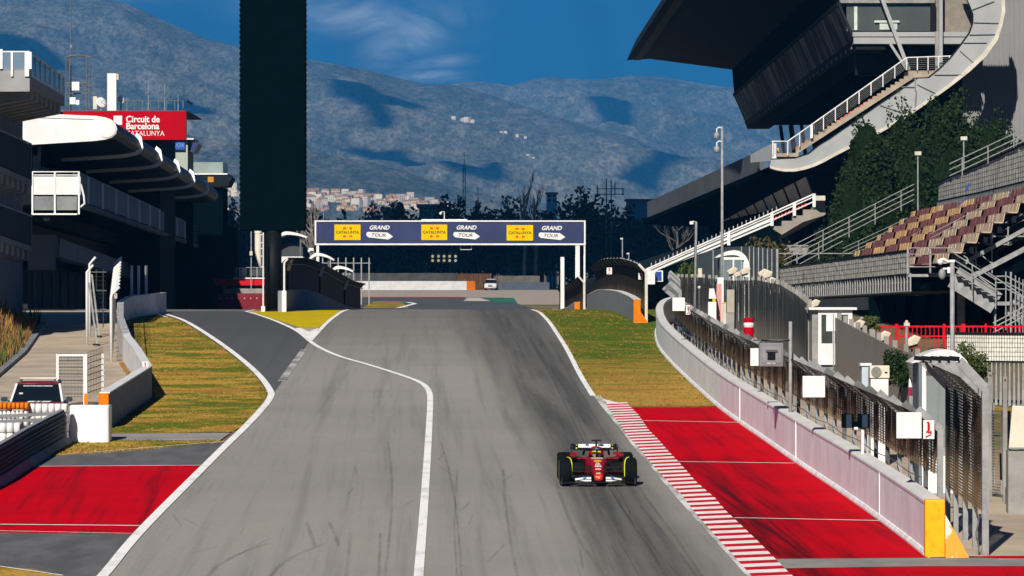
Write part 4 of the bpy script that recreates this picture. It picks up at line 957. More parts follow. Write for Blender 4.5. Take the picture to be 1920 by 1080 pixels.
# ---------------------------------------------------------------- far end of the straight
t = thing('far_wall', 'long white painted wall with an orange end beyond the gravel at the far end of the straight', 'wall', (X(760, 592), 592, zg(592)))
q = MB(); q.bb(X(655, 592), X(875, 592), 592, 592.5, zg(592)-.2, Z(527, 592)); q.build('white_panel', M['white'], t)
q = MB(); q.bb(X(875, 592)+.01, X(891, 592), 592, 592.5, zg(592)-.2, Z(527, 592)); q.build('orange_end', M['orange'], t)
t = thing('far_wall', 'dark blue grey wall right of the distant white car', 'wall', (X(980, 594), 594, zg(594))); q = MB(); q.bb(X(940, 594), X(1030, 594), 594, 594.5, zg(594)-.2, Z(529, 594)); q.build('wall_body', mat('slate_wall', (.10, .12, .16), rough=.9), t)
t = thing('board_fence', 'brown boarded fence behind the distant white car', 'fence', (X(888, 602), 602, zg(602))); q = MB()
for i in range(14): a = X(857+i*4.5, 602); q.bb(a, a+.30, 602, 602.1, zg(602), Z(513, 602))
q.build('boards', mat('brown_board', (.23, .115, .05), (.16, .08, .04), 2, rough=.9), t)
t = thing('far_wall', 'pale stone wall right of the brown boarded fence', 'wall', (X(975, 604), 604, zg(604))); q = MB(); q.bb(X(934, 604), X(1012, 604), 604, 604.4, zg(604), Z(517, 604)); q.build('wall_body', mat('old_stone_wall', (.30, .28, .22), (.2, .18, .14), .8, rough=1), t)
t = thing('far_wall', 'weathered grey wall behind the white far wall', 'wall', (X(760, 604), 604, zg(604))); q = MB(); q.bb(X(640, 604), X(856, 604), 604, 604.4, zg(604), Z(512, 604)); q.build('wall_body', mat('grey_wall', (.16, .16, .15), (.10, .10, .10), .6, rough=1), t)
# steel uprights of an unfinished fence, seen under the gantry
t = thing('post_fence', 'open steel fence of thin uprights seen under the left half of the gantry', 'fence', (X(645, 420), 420, zg(420)))
for i in range(7): q = MB(); q.bb(X(605+i*14.5, 420)-.06, X(605+i*14.5, 420)+.06, 420, 420.1, zg(420), Z(483, 420)); q.build('fence_post', M['galv'], t)
q = MB(); q.bb(X(600, 420), X(695, 420), 420.1, 420.15, Z(494, 420), Z(492.5, 420)); q.build('rail', M['galv'], t)
# buildings in the wood
def far_building(px0, px1, py0, py1, D, m, label, n, rows=2, name='building', roof=True):
    t = thing(name, label, 'building', (X((px0+px1)/2, D), D, zg(D))); q = MB(); z1 = Z(py0, D); q.bb(X(px0, D), X(px1, D), D, D+14, zg(D)-1, z1); q.build('wall', m, t)
    if roof: q = MB(); q.bb(X(px0, D)-.5, X(px1, D)+.5, D-.8, D+14.5, z1+.003, z1+.5); q.build('roof', M['conc'], t)
    for r_ in range(rows):
        for i in range(n):
            a = lerp(px0, px1, (i+.25)/n); c = lerp(px0, px1, (i+.75)/n); y = lerp(py0, py1, (r_+.25)/rows); y2 = lerp(py0, py1, (r_+.7)/rows)
            q = MB(); q.bb(X(a, D), X(c, D), D-.08, D-.003, Z(y2, D), Z(y, D)); q.build('window', m_win, t)
m_gw = mat('muted_wall', (.30, .29, .28), (.22, .21, .20), .3, rough=.9)
far_building(786, 826, 388, 408, 725, m_gw, 'grey balconied building half lost in the dark wood above the gantry', 5, 3)
far_building(718, 748, 396, 416, 725, mat('brown_wall', (.20, .13, .10), rough=.9), 'brown building half lost in the wood above the left of the gantry', 4, 2)
far_building(1025, 1044, 363, 380, 1500, m_h[1], 'pale tower house standing above the tree line', 2, 2)
far_building(1176, 1330, 376, 400, 1300, mat('industrial_wall', (.42, .38, .33), (.35, .32, .28), .1, rough=.9), 'long beige industrial building on the skyline left of the grandstand', 1, 0, 'industrial_building', True)
def lattice_mast(px, D, py, label, w=.8, name='radio_mast'):
    t = thing(name, label, 'mast', (X(px, D), D, zg(D))); q = MB(); x = X(px, D); z1 = Z(py, D); z0 = zg(D)
    for s_ in (-1, 1): q.bar((x+s_*w/2, D, z0), (x+s_*w/3, D, z1), .16)
    k = int((z1-z0)/2)
    for i in range(k): a, c = lerp(z0, z1, i/k), lerp(z0, z1, (i+1)/k); q.bar((x-w/2.2, D, a), (x+w/2.2, D, c), .08); q.bar((x-w/2.5, D, c), (x+w/2.5, D, c), .08)
    q.build('lattice', M['galv_dark'], t); q = MB(); q.tube([(x, D, z1), (x, D, z1+3)], .06, 5); q.build('aerial', M['galv_dark'], t)
lattice_mast(870.5, 900, 310, 'tall thin lattice mast against the hill above the gantry', .7)
lattice_mast(896, 900, 372, 'short antenna mast right of the tall thin mast', .5)
t = thing('steel_gantry', 'empty steel sign frame with uprights above the trees', 'frame', (X(1140, 660), 660, zg(660))); q = MB(); D = 660
for px, y in ((1120, 347), (1137, 334), (1146, 338), (1153, 343), (1168, 352)): q.bb(X(px, D)-.09, X(px, D)+.09, D, D+.2, zg(D) if px in (1137, 1146) else Z(366, D), Z(y, D))
for y in (354, 364): q.bb(X(1118, D), X(1170, D), D+.21, D+.3, Z(y+.8, D), Z(y-.8, D))
q.build('frame', M['galv_dark'], t)

# ================================================================ black screen tower on the island
t = thing('screen_tower', 'tall black slab of a screen tower seen from behind on a thick black pillar', 'screen tower', (X(511, 226), 226, zg(226)))
D = 226; q = MB(); q.bb(X(450, D), X(573, D), D, D+.9, Z(432, D), 30.5); q.build('screen_back', M['blackmat'], t, bevel=.05)
q = MB()
for i in range(60): z = Z(430, D)+i*.30; q.bb(X(450, D)-.055, X(450, D)-.002, D+.2, D+.5, z, z+.17); q.bb(X(573, D)+.002, X(573, D)+.045, D+.2, D+.5, z, z+.17)
q.build('edge_clips', M['black'], t)
q = MB(); q.tube([(X(511, D), D+.5, zg(D)-.2), (X(511, D), D+.5, Z(431, D))], .47, 24); q.build('pillar', M['black'], t, smooth=True)
q = MB(); q.bb(X(497, D), X(525, D), D-.05, D+1.1, zg(D)-.2, zg(D)+.12); q.build('base_plate', M['black'], t)
D = 225; x = X(493.5, D); t = thing('flag_post', 'slim white pole on a white base just left of the black pillar', 'pole', (x, D, zg(D)))
q = MB(); q.bb(x-.10, x+.10, D-.1, D+.1, zg(D)-.1, Z(574, D)); q.build('base', M['white'], t); q = MB(); q.tube([(x, D, Z(574, D)), (x, D, Z(436, D))], .04, 6); q.build('pole', M['white'], t)
for py in (440, 455, 466, 480, 500): q = MB(); q.bb(x-.12, x-.04, D-.02, D+.02, Z(py+.7, D), Z(py-.7, D)); q.build('rung', M['white'], t)
D = 330; t = thing('white_tank', 'tall white cylinder standing behind the black pillar', 'tank', (X(484, D), D, zg(D))); q = MB(); q.tube([(X(484, D), D, zg(D)), (X(484, D), D, Z(436, D))], .27, 14); q.build('cylinder', M['cream'], t, smooth=True); q = MB(); q.tube([(X(484, D), D, Z(437, D)), (X(484, D), D, Z(433, D))], .30, 14); q.build('lid', M['white'], t)
D = 310; x = X(471, D); t = thing('lamp_pole', 'thin grey pole with a small box left of the white cylinder', 'pole', (x, D, zg(D))); q = MB(); q.tube([(x, D, zg(D)), (x, D, Z(434, D))], .05, 6); q.build('pole', M['galv'], t); q = MB(); q.bb(x-.11, x+.11, D-.2, D-.05, Z(479, D), Z(471, D)); q.build('box', M['cream'], t)
# red pit exit structure and hoarding
t = thing('red_platform', 'red and white raised platform beyond the pit lane, left of the black pillar', 'platform', (X(450, 318), 318, zg(318))); D = 318
q = MB(); q.bb(X(400, D), X(446, D), D, D+4, Z(535, D), Z(523, D)); q.bb(X(447, D), X(475, D), D, D+4, Z(535, D), Z(523, D)); q.bb(X(476, D), X(497, D), D, D+4, Z(535, D), Z(523, D)); q.build('red_band', M['red'], t)
q = MB(); q.bb(X(438, D), X(497, D), D-.1, D+4, Z(522.8, D), Z(520.5, D)); q.build('deck', M['white'], t)
q = MB(); q.bb(X(446, D), X(460, D), D+1, D+2, Z(520, D), Z(501, D)); q.build('cabinet', M['cream'], t)
q = MB(); q.bb(X(462, D), X(497, D), D+1, D+1.1, Z(519, D), Z(504, D)); q.build('windscreen', m_win, t)
q = MB(); q.bb(X(443, D), X(497, D), D, D+.05, Z(502, D), Z(501, D)); q.build('rail', M['galv'], t)
for px in (443, 452, 482): q = MB(); q.bb(X(px, D)-.04, X(px, D)+.04, D-.06, D-.01, Z(520.4, D), Z(502, D)); q.build('post', M['galv'], t)
for px in (420, 450, 485): q = MB(); q.bb(X(px, D)-.15, X(px, D)+.15, D+1, D+1.3, zg(D), Z(535.1, D)); q.build('leg', M['galv_dark'], t)
t = thing('red_hoarding', 'dark red hoarding wall across the end of the pit lane', 'wall', (X(452, 306), 306, zg(306))); D = 306
q = MB(); q.bb(X(408, D), X(498, D), D, D+.3, zg(D)-.1, Z(550, D)); q.build('panel', mat('maroon_panel', (.16, .008, .018), (.13, .006, .014), .7, rough=.8), t)
q = MB()
for i in range(8): a = X(411+i*11.5, D); z = Z(560, D); q.add([(a, D-.02, z), (a+.12, D-.02, z), (a+.06, D-.02, z+.1)], [(0, 1, 2)])
q.build('print', M['cream'], t)
t = thing('pale_shed', 'low pale shed between red platform and red hoarding', 'shed', (X(470, 314), 314, zg(314))); q = MB(); q.bb(X(420, 314), X(494, 314), 314, 315, zg(314), Z(541, 314)); q.build('wall', M['conc'], t)
# pit wall on the island
PW = [(X(533, 225), 225), (-12.1, 240), (-11.75, 258), (-11.35, 280), (-10.9, 300)]
t = thing('pit_wall', 'blue grey shaded pit wall carrying a tall black fence with white brackets', 'wall', (PW[0][0], 225, zg(225)))
wall_mesh(PW, 1.0, [(-.35, -.1), (0, -.1), (0, 1.15), (-.35, 1.15)], step=2).build('wall_body', mat('slate_blue_wall', (.20, .22, .26), (.16, .18, .21), 1, rough=.85), t)
screen([(x-.2, d) for x, d in PW], [(0, 1.18), (0, 2.0), (0, 2.62), (.22, 2.85), (.42, 2.98)], 'fence_panel', mat('black_fence', (.006, .009, .012), (.004, .006, .008), 2, rough=.7), t, step=2)
for p, tt, s in along([(x-.2, d) for x, d in PW], .5):
    if abs((s-4)/26.0-round((s-4)/26.0)) < .0099: q = MB(); q.bar((p.x+.05, p.y, zg(p.y)+1.1), (p.x+.05, p.y, zg(p.y)+2.6), .16); q.build('fence_post', M['black'], t); q = MB(); q.bar((p.x+.08, p.y-.1, zg(p.y)+2.25), (p.x+.30, p.y-.1, zg(p.y)+2.9), .20, .18); q.build('bracket', M['white'], t)
q = MB(); q.tube([(x+.02, d, zg(d)+2.62) for x, d in PW], .03, 5); q.build('cable', M['galv'], t)
x = X(533, 224.5); q = MB(); q.bb(x-.12, x+.12, 224.3, 224.6, zg(224)-.1, Z(545, 224.5)); q.build('end_pillar', M['white'], t); q = MB(); q.tube([(x, 224.45, Z(545, 224.5)), (x, 224.45, Z(493, 224.5)), (x+.2, 224.45, Z(485, 224.5))], .055, 6); q.build('end_post', M['white'], t)
q = MB(); D = 226; q.disc((X(526.8, 227), 227, Z(536, 227)), .07, 'Y', .1, 12); lamp_m = bpy.data.materials.new('green_signal'); lamp_m.use_nodes = True; e = lamp_m.node_tree.nodes['Principled BSDF']; e.inputs['Base Color'].default_value = (0, .3, .25, 1); e.inputs['Emission Color'].default_value = (.05, .8, .62, 1); e.inputs['Emission Strength'].default_value = 1.0
o = q.build('signal_lamp', lamp_m); tag(o, 'small lit green signal lamp at the edge of the black pillar', 'lamp')
def arch_roof(px0, px1, pyt, pyb, D, label, w=2.2, right_down=True):
    t = thing('curved_canopy', label, 'canopy', (X((px0+px1)/2, D), D, zg(D)), 'curved white canopies along the pit wall'); x0, x1 = X(px0, D), X(px1, D); zt, zb = Z(pyt, D), Z(pyb, D); pts = []
    for k in range(13): u = k/12; pts.append((lerp(x0, x1, u), zb+(zt-zb)*(1-(1-min(1, u/.42))**2 if u < .42 else 1-.55*((u-.42)/.58)**2)))
    rings = [[(x, D, z), (x, D+w, z), (x, D+w, z+.26-.2*abs(i/12-.3)), (x, D, z+.26-.2*abs(i/12-.3))] for i, (x, z) in enumerate(pts)]
    q = MB(); q.loft(rings); q.build('roof', M['white'], t)
    for u in (.05, .8): q = MB(); xx = lerp(x0, x1, u); q.bb(xx-.06, xx+.06, D+.3, D+.42, zg(D), interp(pts, xx)-.01); q.build('post', M['galv_dark'], t)
    q = MB(); q.bb(x0+.2, x1-.3, D+1.2, D+1.3, zg(D), zb-.2); q.build('screen_wall', m_win, t); return t
arch_roof(574, 626, 480, 497, 300, 'curved white canopy arching behind the left gantry leg')
arch_roof(617, 662, 504, 516, 318, 'smaller curved white canopy beyond the pit wall fence')
arch_roof(515, 575, 440, 452, 300, 'wide curved white canopy partly hidden by the black pillar', 3)
t = thing('pit_stand_box', 'white box stand under the wide canopy right of the black pillar', 'stand', (X(545, 296), 296, zg(296))); q = MB(); D = 296; q.bb(X(515, D), X(568, D), D, D+2, Z(500, D), Z(481, D)); q.build('panel', M['white'], t); q = MB(); q.bb(X(520, D), X(566, D), D+.2, D+1.8, zg(D), Z(500.1, D)); q.build('base', M['black'], t)
# cctv heads near the gantry's left leg
t = thing('camera_pole', 'short pole with white dome cameras beside the left gantry leg', 'camera', (X(583, 306), 306, zg(306))); D = 306; q = MB(); q.tube([(X(583, D), D, zg(D)), (X(583, D), D, Z(466, D))], .05, 6); q.build('pole', M['galv'], t); q = MB(); q.bb(X(579, D), X(588, D), D-.2, D+.2, Z(470, D), Z(465, D)); q.build('bracket', M['white'], t); q = MB(); q.sphere((X(580, D), D-.1, Z(471, D)), .12); q.build('dome', M['white'], t)
t = thing('camera_pole', 'dark cluster of cameras on a pole right of the smaller white canopy', 'camera', (X(650, 330), 330, zg(330))); D = 330; q = MB(); q.tube([(X(650, D), D, zg(D)), (X(650, D), D, Z(513, D))], .05, 6); q.bb(X(643, D), X(657, D), D-.1, D+.1, Z(513, D), Z(511, D)); q.build('pole', M['galv_dark'], t)
for px in (644, 650, 656): q = MB(); q.sphere((X(px, D), D-.15, Z(515, D)), .11); q.build('dome', M['galv'], t)

# ================================================================ start gantry with its banner
D = 310; g = thing('start_gantry', 'white framed start gantry with a navy banner of yellow and white prints across the track', 'gantry', (X(843, D), D, zg(D)))
zt, zb = Z(415, D), Z(457, D); q = MB(); q.bb(X(591, D), X(1097, D), D+.06, D+1.1, zb+.06, zt-.06); q.build('truss_box', M['galv_dark'], g)
q = MB(); q.bb(X(593, D), X(1095, D), D, D+.055, zb+.02, zt-.03); banner = q.build('banner', M['navy'], g)
q = MB(); q.bb(X(590, D), X(1098, D), D-.05, D+1.15, zt-.03, zt+.07); q.bb(X(590, D), X(1098, D), D-.05, D+1.15, zb-.10, zb+.02); q.bb(X(590, D), X(593, D), D-.05, D+1.15, zb+.02, zt-.03); q.bb(X(1095, D), X(1098, D), D-.05, D+1.15, zb+.02, zt-.03); q.build('frame', M['white'], g)
for px, w in ((595.5, 5), (1083, 8), (1096, 3)):
    for dd in (0, .95): q = MB(); q.bb(X(px-w/2, D), X(px+w/2, D), D+dd, D+dd+.2, zg(D)-.1, zb-.103); q.build('leg', M['white'], g)
q = MB(); q.bb(X(790, D), X(876, D), D+.2, D+.8, zt+.073, zt+.16); q.build('cable_tray', M['white'], g)
q = MB(); x = X(833, D); q.tube([(x, D+.3, zt+.1), (x, D+.3, Z(397, D)), (X(827, D), D+.3, Z(397, D))], .04, 6); o = q.build('camera_arm', M['white'], g); q = MB(); q.sphere((X(826, D), D+.3, Z(400, D)), .11); q.build('dome', M['white'], o)
q = MB(); q.tube([(X(607, D), D+.4, zt), (X(606, D), D+.4, Z(399, D))], .025, 5); q.build('aerial', M['galv'], g)
m_lens = mat('signal_lens', (.26, .27, .22), (.2, .21, .17), 3, rough=.3)
for px in (811, 822, 832.5, 843, 854):
    q = MB(); q.bb(X(px, D)-.14, X(px, D)+.14, D+.3, D+.45, Z(493, D), Z(475.5, D)); o = q.build('start_light', M['black'], g); q = MB(); q.tube([(X(px, D), D+.4, zb-.1), (X(px, D), D+.4, Z(476, D))], .03, 5); q.build('hanger', M['black'], o)
    for py in (480.5, 488.5): q = MB(); q.disc((X(px, D), D+.28, Z(py, D)), .105, 'Y', .03, 12); q.build('lens', m_lens, o)
q = MB(); q.tube([(X(863, D), D+.3, zb-.1), (X(863, D), D+.3, Z(468, D)), (X(884, D), D+.3, Z(468, D)), (X(884, D), D+.3, zb-.1)], .025, 5); q.build('bracket', M['white'], g)
for px0, px1, y0, y1 in ((627, 676, 421, 450), (790, 838.5, 421, 450), (950, 999.5, 422, 451)):
    q = MB(); q.bb(X(px0, D), X(px1, D), D-.02, D-.003, Z(y1, D), Z(y0, D)); pn = q.build('yellow_panel', M['yellow'], g); cx, cy = (px0+px1)/2, (y0+y1)/2
    text('CATALUNYA', .30, M['ink'], 'lettering', pn, (X(cx, D), D-.026, Z(cy+.2, D)), bold=.006, sx=.98)
    q = MB()
    for dx, dy, a in ((-5.5, -7.5, .3), (6, -7.5, -.7), (-5.5, 7.5, -.3), (6, 7.5, .6)):
        c = Vector((X(cx+dx, D), 0, Z(cy+dy, D))); pts = []
        for k in range(7): th = a+2*pi*k/7; r = .12*(1+.25*cos(3*k+a)); pts.append((c.x+r*cos(th), D-.035, c.z+r*sin(th)*.85))
        q.slab(pts, (0, .012, 0))
    q.build('petals', M['redprint'], pn)
    sx = px0+60
    text('GRAND', .43, M['white'], 'lettering', g, (X(sx+24, D), D-.016, Z(cy-8.5, D)), shear=.25, bold=.012, sx=1.0)
    q = MB(); q.slab([(X(a, D), D-.016, Z(b, D)) for a, b in ((sx+0.5, cy+1), (sx+3, cy-.6), (sx+38, cy+.5), (sx+39, cy+.3), (sx+50, cy+8), (sx+41, cy+13.5), (sx+4, cy+9.5), (sx, cy+6))], (0, .012, 0)); ar = q.build('arrow_panel', M['white'], g)
    text('TOUR', .36, M['ink'], 'lettering', ar, (X(sx+22, D), D-.022, Z(cy+5.6, D)), up=(-.05, 0, 1), right=(1, 0, -.035), shear=.3, bold=.004, sx=1.12)
D = 300; q = MB(); q.bb(X(1051, D), X(1058, D), D, D+.28, zg(D)-.1, Z(482, D)); o = q.build('white_pillar', M['white']); tag(o, 'stout white pillar in front of the right gantry leg', 'pillar')

# right-hand barriers beyond the near grass
def far_barrier(path, hw, hf, label, orange_px, m_fence, posts=4.2, white_end=True):
    t = thing('barrier_wall', label, 'wall', (path[0][0], path[0][1], zg(path[0][1])))
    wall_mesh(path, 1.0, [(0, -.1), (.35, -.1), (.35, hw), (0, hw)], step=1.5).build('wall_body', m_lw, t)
    wall_mesh(path, 1.0, [(-.01, hw+.003), (.36, hw+.003), (.36, hw+.05), (-.01, hw+.05)], step=1.5).build('coping', M['white'], t)
    x, d = path[0]; q = MB(); q.bb(x-.02, x+.33, d-.5, d-.01, zg(d)-.1, zg(d)+hw+.05); q.build('orange_end', M['orange'], t)
    q = MB(); q.add([(x+.335, d-.5, zg(d)-.05), (x+.75, d-.5, zg(d)-.05), (x+.335, d-.5, zg(d)+.55), (x+.335, d-.1, zg(d)-.05), (x+.75, d-.1, zg(d)-.05), (x+.335, d-.1, zg(d)+.55)], [(0, 1, 2), (3, 5, 4), (0, 2, 5, 3), (1, 4, 5, 2), (0, 3, 4, 1)]); q.build('flare', M['orange'], t)
    fp = [(a+.55, b) for a, b in path]
    f = thing('catch_fence', label.split(' wall')[0].replace('barrier', 'catch fence')+' wall, black with pale posts', 'fence', (fp[0][0], fp[0][1], zg(fp[0][1])))
    screen(fp, [(0, .5), (0, 1.4), (0, hf-.3), (-.2, hf-.05), (-.35, hf+.08)], 'mesh_screen', m_fence, f, step=1.5)
    last = -9
    for p, tt, s in along(fp, .5):
        if s-last < posts: continue
        last = s; q = MB(); z = zg(p.y); q.bar((p.x+.08, p.y, z-.1), (p.x+.08, p.y, z+hf-.3), .14 if s == 0 else .09); q.bar((p.x+.08, p.y, z+hf-.32), (p.x-.3, p.y, z+hf+.1), .12); q.build('fence_post', M['cream'] if s == 0 else M['galv'], f)
    return t
m_fblack = screen_mat('blackened_mesh', (.010, .011, .012), (.26, .19, .12), 0.55, .6, (9, 9, 10))  # tan below, near black above
far_barrier([(6.12, 206.5), (6.02, 213), (5.6, 226), (5.0, 242), (4.7, 258)], 1.12, 2.85, 'second grey barrier wall with an orange end on the right grass', 0, m_fblack, 3.0)
far_barrier([(4.15, 272), (3.75, 290), (3.2, 325)], 1.1, 2.75, 'third grey barrier wall with an orange end below the right gantry leg', 0, m_fblack, 5)
for px, py, d_, lb in ((1142.5, 508, 232, 'fire extinguisher sign high on the black fence before the gantry'), (1202, 518, 209, 'fire extinguisher sign near the pale end post of the second barrier'), (1066, 537, 300, 'tiny fire extinguisher sign below the gantry, right one'), (1054, 546, 312, 'tiny fire extinguisher sign below the gantry, left one')):
    k = 5 if d_ < 290 else 2.6; extinguisher_sign(px-k, py-k*1.25, px+k, py+k*1.25, d_-.2, lb, False)
for px, py, d_, lb in ((1167, 446, 330, 'thin lamp pole behind the black fence right of the gantry'), (1179, 474, 330, 'short lamp pole behind the black fence right of the gantry')):
    t = thing('lamp_pole', lb, 'lamp post', (X(px, d_), d_, zg(d_))); q = MB(); q.tube([(X(px, d_), d_, zg(d_)), (X(px, d_), d_, Z(py, d_))], .05, 6); q.build('pole', M['galv'], t); q = MB(); q.bb(X(px-4, d_), X(px+1, d_), d_-.1, d_+.1, Z(py+3, d_), Z(py, d_)); q.build('lamp_head', M['cream'], t)
# ================================================================ left: control tower with terraces
m_glass = mat('terrace_glass', (.16, .20, .19), (.12, .15, .15), .8, rough=.12, spec=.5, alpha=.62)
m_glassf = mat('clear_glass', (.35, .45, .50), (.30, .40, .45), .8, rough=.1, spec=.5, alpha=.22)
m_bluepanel = mat('blue_glass', (.05, .115, .19), (.03, .075, .13), .35, rough=.5, spec=.15)
ct = thing('control_tower', 'grey tower with stacked terraces and glass railings at the left edge', 'building', (-25, 196, zg(196)))
D0, D1 = 190, 207; xa, xb = X(57.5, D0), X(121, D1)
def side_hexa(q, x0, x1, d0, d1, wid, z0a, z1a, z0b, z1b):   # a beam along the building, its face at x, wid to the left
    return q.hexa([(x0-wid, d0, z0a), (x0, d0, z0a), (x1, d1, z0b), (x1-wid, d1, z0b), (x0-wid, d0, z1a), (x0, d0, z1a), (x1, d1, z1b), (x1-wid, d1, z1b)])
zt0, zt1 = Z(143, D0), Z(180, D1)
q = MB(); side_hexa(q, xa, xb, D0, D1, 8, zt0-.5, zt0, zt1-.5, zt1); q.build('terrace_slab', m_conc1 := mat('tower_concrete', (.27, .27, .275), (.22, .22, .225), .8, rough=.9), ct)
q = MB(); q.bb(xa-8, xa-.02, D0-.25, D0-.003, Z(172, D0), Z(130, D0)); q.build('front_beam', m_conc1, ct)
for i in range(7):
    u = (i+.5)/7; d = lerp(D0+.5, D1-.4, u); x = lerp(xa, xb, u); z = lerp(zt0, zt1, u); q = MB(); q.hexa([(x-3, d, z-1.5), (x-.15, d, z-.95), (x-.15, d+.9, z-.95), (x-3, d+.9, z-1.5), (x-3, d, z-.503), (x-.15, d, z-.503), (x-.15, d+.9, z-.503), (x-3, d+.9, z-.503)]); q.build('corbel', m_conc1, ct)
q = MB(); side_hexa(q, xa-.06, xb-.06, D0+.1, D1, .04, zt0+.12, Z(100, D0), zt1+.12, Z(146, D1)); gl = q.build('side_glass', m_glass, ct)
q = MB(); q.bar((xa-.05, D0, Z(98, D0)), (xb-.05, D1, Z(144.5, D1)), .07, .05); q.bar((xa-.04, D0+.1, zt0+.05), (xb-.04, D1, zt1+.05), .08, .12); q.build('side_rail', M['white'], ct)
for i in range(8): u = i/7; d = lerp(D0+.1, D1, u); x = lerp(xa, xb, u)-.03; q = MB(); q.bb(x-.02, x+.02, d-.03, d+.03, lerp(zt0, zt1, u), lerp(Z(99, D0), Z(145, D1), u)); q.build('rail_post', M['galv_dark'], ct)
q = MB(); q.bb(xa-9, xa-.1, D0-.30, D0-.26, Z(131, D0), Z(99, D0)); q.build('front_glass', m_glassf, ct)
q = MB(); q.bar((xa-9, D0-.28, Z(97.5, D0)), (xa-.02, D0-.28, Z(97.5, D0)), .06); q.build('front_rail', M['white'], ct)
for px, w in ((3, .09), (24, .05), (52, .10), (58.5, .06)): q = MB(); q.bb(X(px, D0)-w, X(px, D0)+w, D0-.36, D0-.305, Z(130+(14 if px in (24, 52) else 0), D0), Z(93 if px == 3 else 98, D0)); q.build('front_post', M['white'], ct)
q = MB(); q.hexa([(-40, 185, 5), (-24.4, 185, 5), (-24.9, 209, 5), (-40, 209, 5), (-40, 185, zt0-.51), (-24.4, 185, zt0-.51), (-24.9, 209, zt1-.51), (-40, 209, zt1-.51)]); q.build('tower_wall', mat('tower_wall_paint', (.13, .15, .18), (.10, .118, .145), .6, rough=.8), ct)
for (ta, tb_, ba, bb_) in ((243, 270, 308, 338), (380, 405, 436, 462)):
    da, db = 184, 207; x0, x1 = -(20.06+.02*da), -(20.06+.02*db); sl = lambda y0, y1: (Z(y0, 191.6)+.05, Z(y1, db)); (ra, rb_), (fa, fb) = sl(ta, tb_), sl(ba, bb_)
    q = MB(); side_hexa(q, x0, x1, da, db, 2.2, fa-.28, fa, fb-.28, fb); o = q.build('balcony', M['conc_dark'], ct)
    q = MB(); side_hexa(q, x0-.03, x1-.03, da, db, .05, fa+.05, ra-.06, fb+.05, rb_-.06); q.build('balcony_glass', m_dglass := mat('dark_glass', (.016, .024, .032), (.010, .015, .021), .8, stretch=(1, 3, .3), rough=.7, spec=.08) if 'dark_glass' not in bpy.data.materials else bpy.data.materials['dark_glass'], o)
    q = MB(); q.bar((x0-.05, da, ra), (x1-.05, db, rb_), .09, .06); q.bb(x1-2.2, x1, db+.003, db+.06, fb-.2, rb_); q.build('balcony_rail', M['galv'], o)
    for i in range(9): u = (i+.5)/9; d = lerp(da, db, u); x = lerp(x0, x1, u); z = lerp(fa, fb, u)-.283; q = MB(); q.hexa([(x-2, d, z-.8), (x-.1, d, z-.45), (x-.1, d+.8, z-.45), (x-2, d+.8, z-.8), (x-2, d, z), (x-.1, d, z), (x-.1, d+.8, z), (x-2, d+.8, z)]); q.build('corbel', m_conc1, o)

# ================================================================ left: pit building with the wing roof
pb = thing('pit_building', 'long dark pit building with a black wing shaped roof on white ribs and glazed balconies', 'building', (-26, 240, zg(240)))
nose = lambda D: (-(17.5+.02*D)-.55, lerp(17.9, 16.72, (D-230)/110.))
prof = [(-5.0, .88), (-.6, .70), (-.1, .62), (.25, .48), (.47, .25), (.55, 0), (.47, -.27), (.25, -.47), (-.1, -.58), (-.7, -.66), (-5.0, -.92)]
def wing_ring(D, grow=0.0, k0=0, k1=11, tap=1.0):
    cx, cz = nose(D); return [(cx+x*tap+(grow if x > -.3 else 0)*(x/.6), D, cz+z*tap+grow*(1 if z > 0 else -1)) for x, z in prof[k0:k1]]
m_gloss = mat('black_gloss', (.004, .007, .011), (.003, .005, .008), .4, rough=.45, spec=.25)
q = MB(); q.loft([wing_ring(230.05)]+[wing_ring(d) for d in range(235, 341, 5)]+[wing_ring(343, 0, 0, 11, .6)]); q.build('roof_wing', m_gloss, pb)
q = MB(); q.loft([wing_ring(229.6, .02), wing_ring(230.04, .02)]); q.build('wing_end_panel', M['white'], pb)
cx, cz = nose(229.5); q = MB(); q.bar((cx-5, 229.58, cz+.66), (cx-.75, 229.58, cz+.52), .02, .03); q.build('panel_joint', M['galv'], pb); q = MB(); q.disc((cx-.02, 229.57, cz+.02), .52, 'Y', .04, 24); q.build('nose_cap', M['white'], pb)
m_ribw = mat('bright_rib_paint', (.86, .86, .86), (.82, .82, .82), 1, rough=.5)
for d in (248, 266, 285, 303, 322):
    q = MB(); r1, r2 = wing_ring(d, .2, 3, 11), wing_ring(d+.45, .2, 3, 11); i1, i2 = wing_ring(d, -.01, 3, 11), wing_ring(d+.4, -.01, 3, 11)
    for i in range(7): q.hexa([r1[i], r1[i+1], r2[i+1], r2[i], i1[i], i1[i+1], i2[i+1], i2[i]])
    q.build('roof_rib', m_ribw, pb)
def along_part(name, m, x_of, d0, d1, za0, za1, zb0, zb1, wid, parent=pb, step=None):
    q = MB(); side_hexa(q, x_of(d0), x_of(d1), d0, d1, wid, za0, za1, zb0, zb1); return q.build(name, m, parent)
XW = lambda D: -(22.9+.02*D)
along_part('upper_wall', M['dark'], XW, 236, 374, 12.9, 17.1, 11.4, 15.6, 12)
along_part('beam', M['blackmat'], lambda D: XW(D)+.65, 233, 341, 16.5, 17.15, 15.2, 15.85, .6)
along_part('lower_wall', mat('garage_wall', (.006, .009, .013), (.004, .006, .009), .6, stretch=(1, 3, .2), rough=.7), lambda D: XW(D)-.9, 243, 374, 5.5, 12.9, 5.0, 11.4, 11)
q = MB(); q.bb(X(62, 233), X(75, 233), 233, 233.4, Z(322, 233), Z(270, 233)); q.build('end_column', M['conc'], pb)
for i in range(16): d = 246+i*6; x = XW(d)-.88; q = MB(); q.bb(x, x+.12, d, d+.25, zg(d), 10.5); q.build('pilaster', M['conc_dark'], pb)
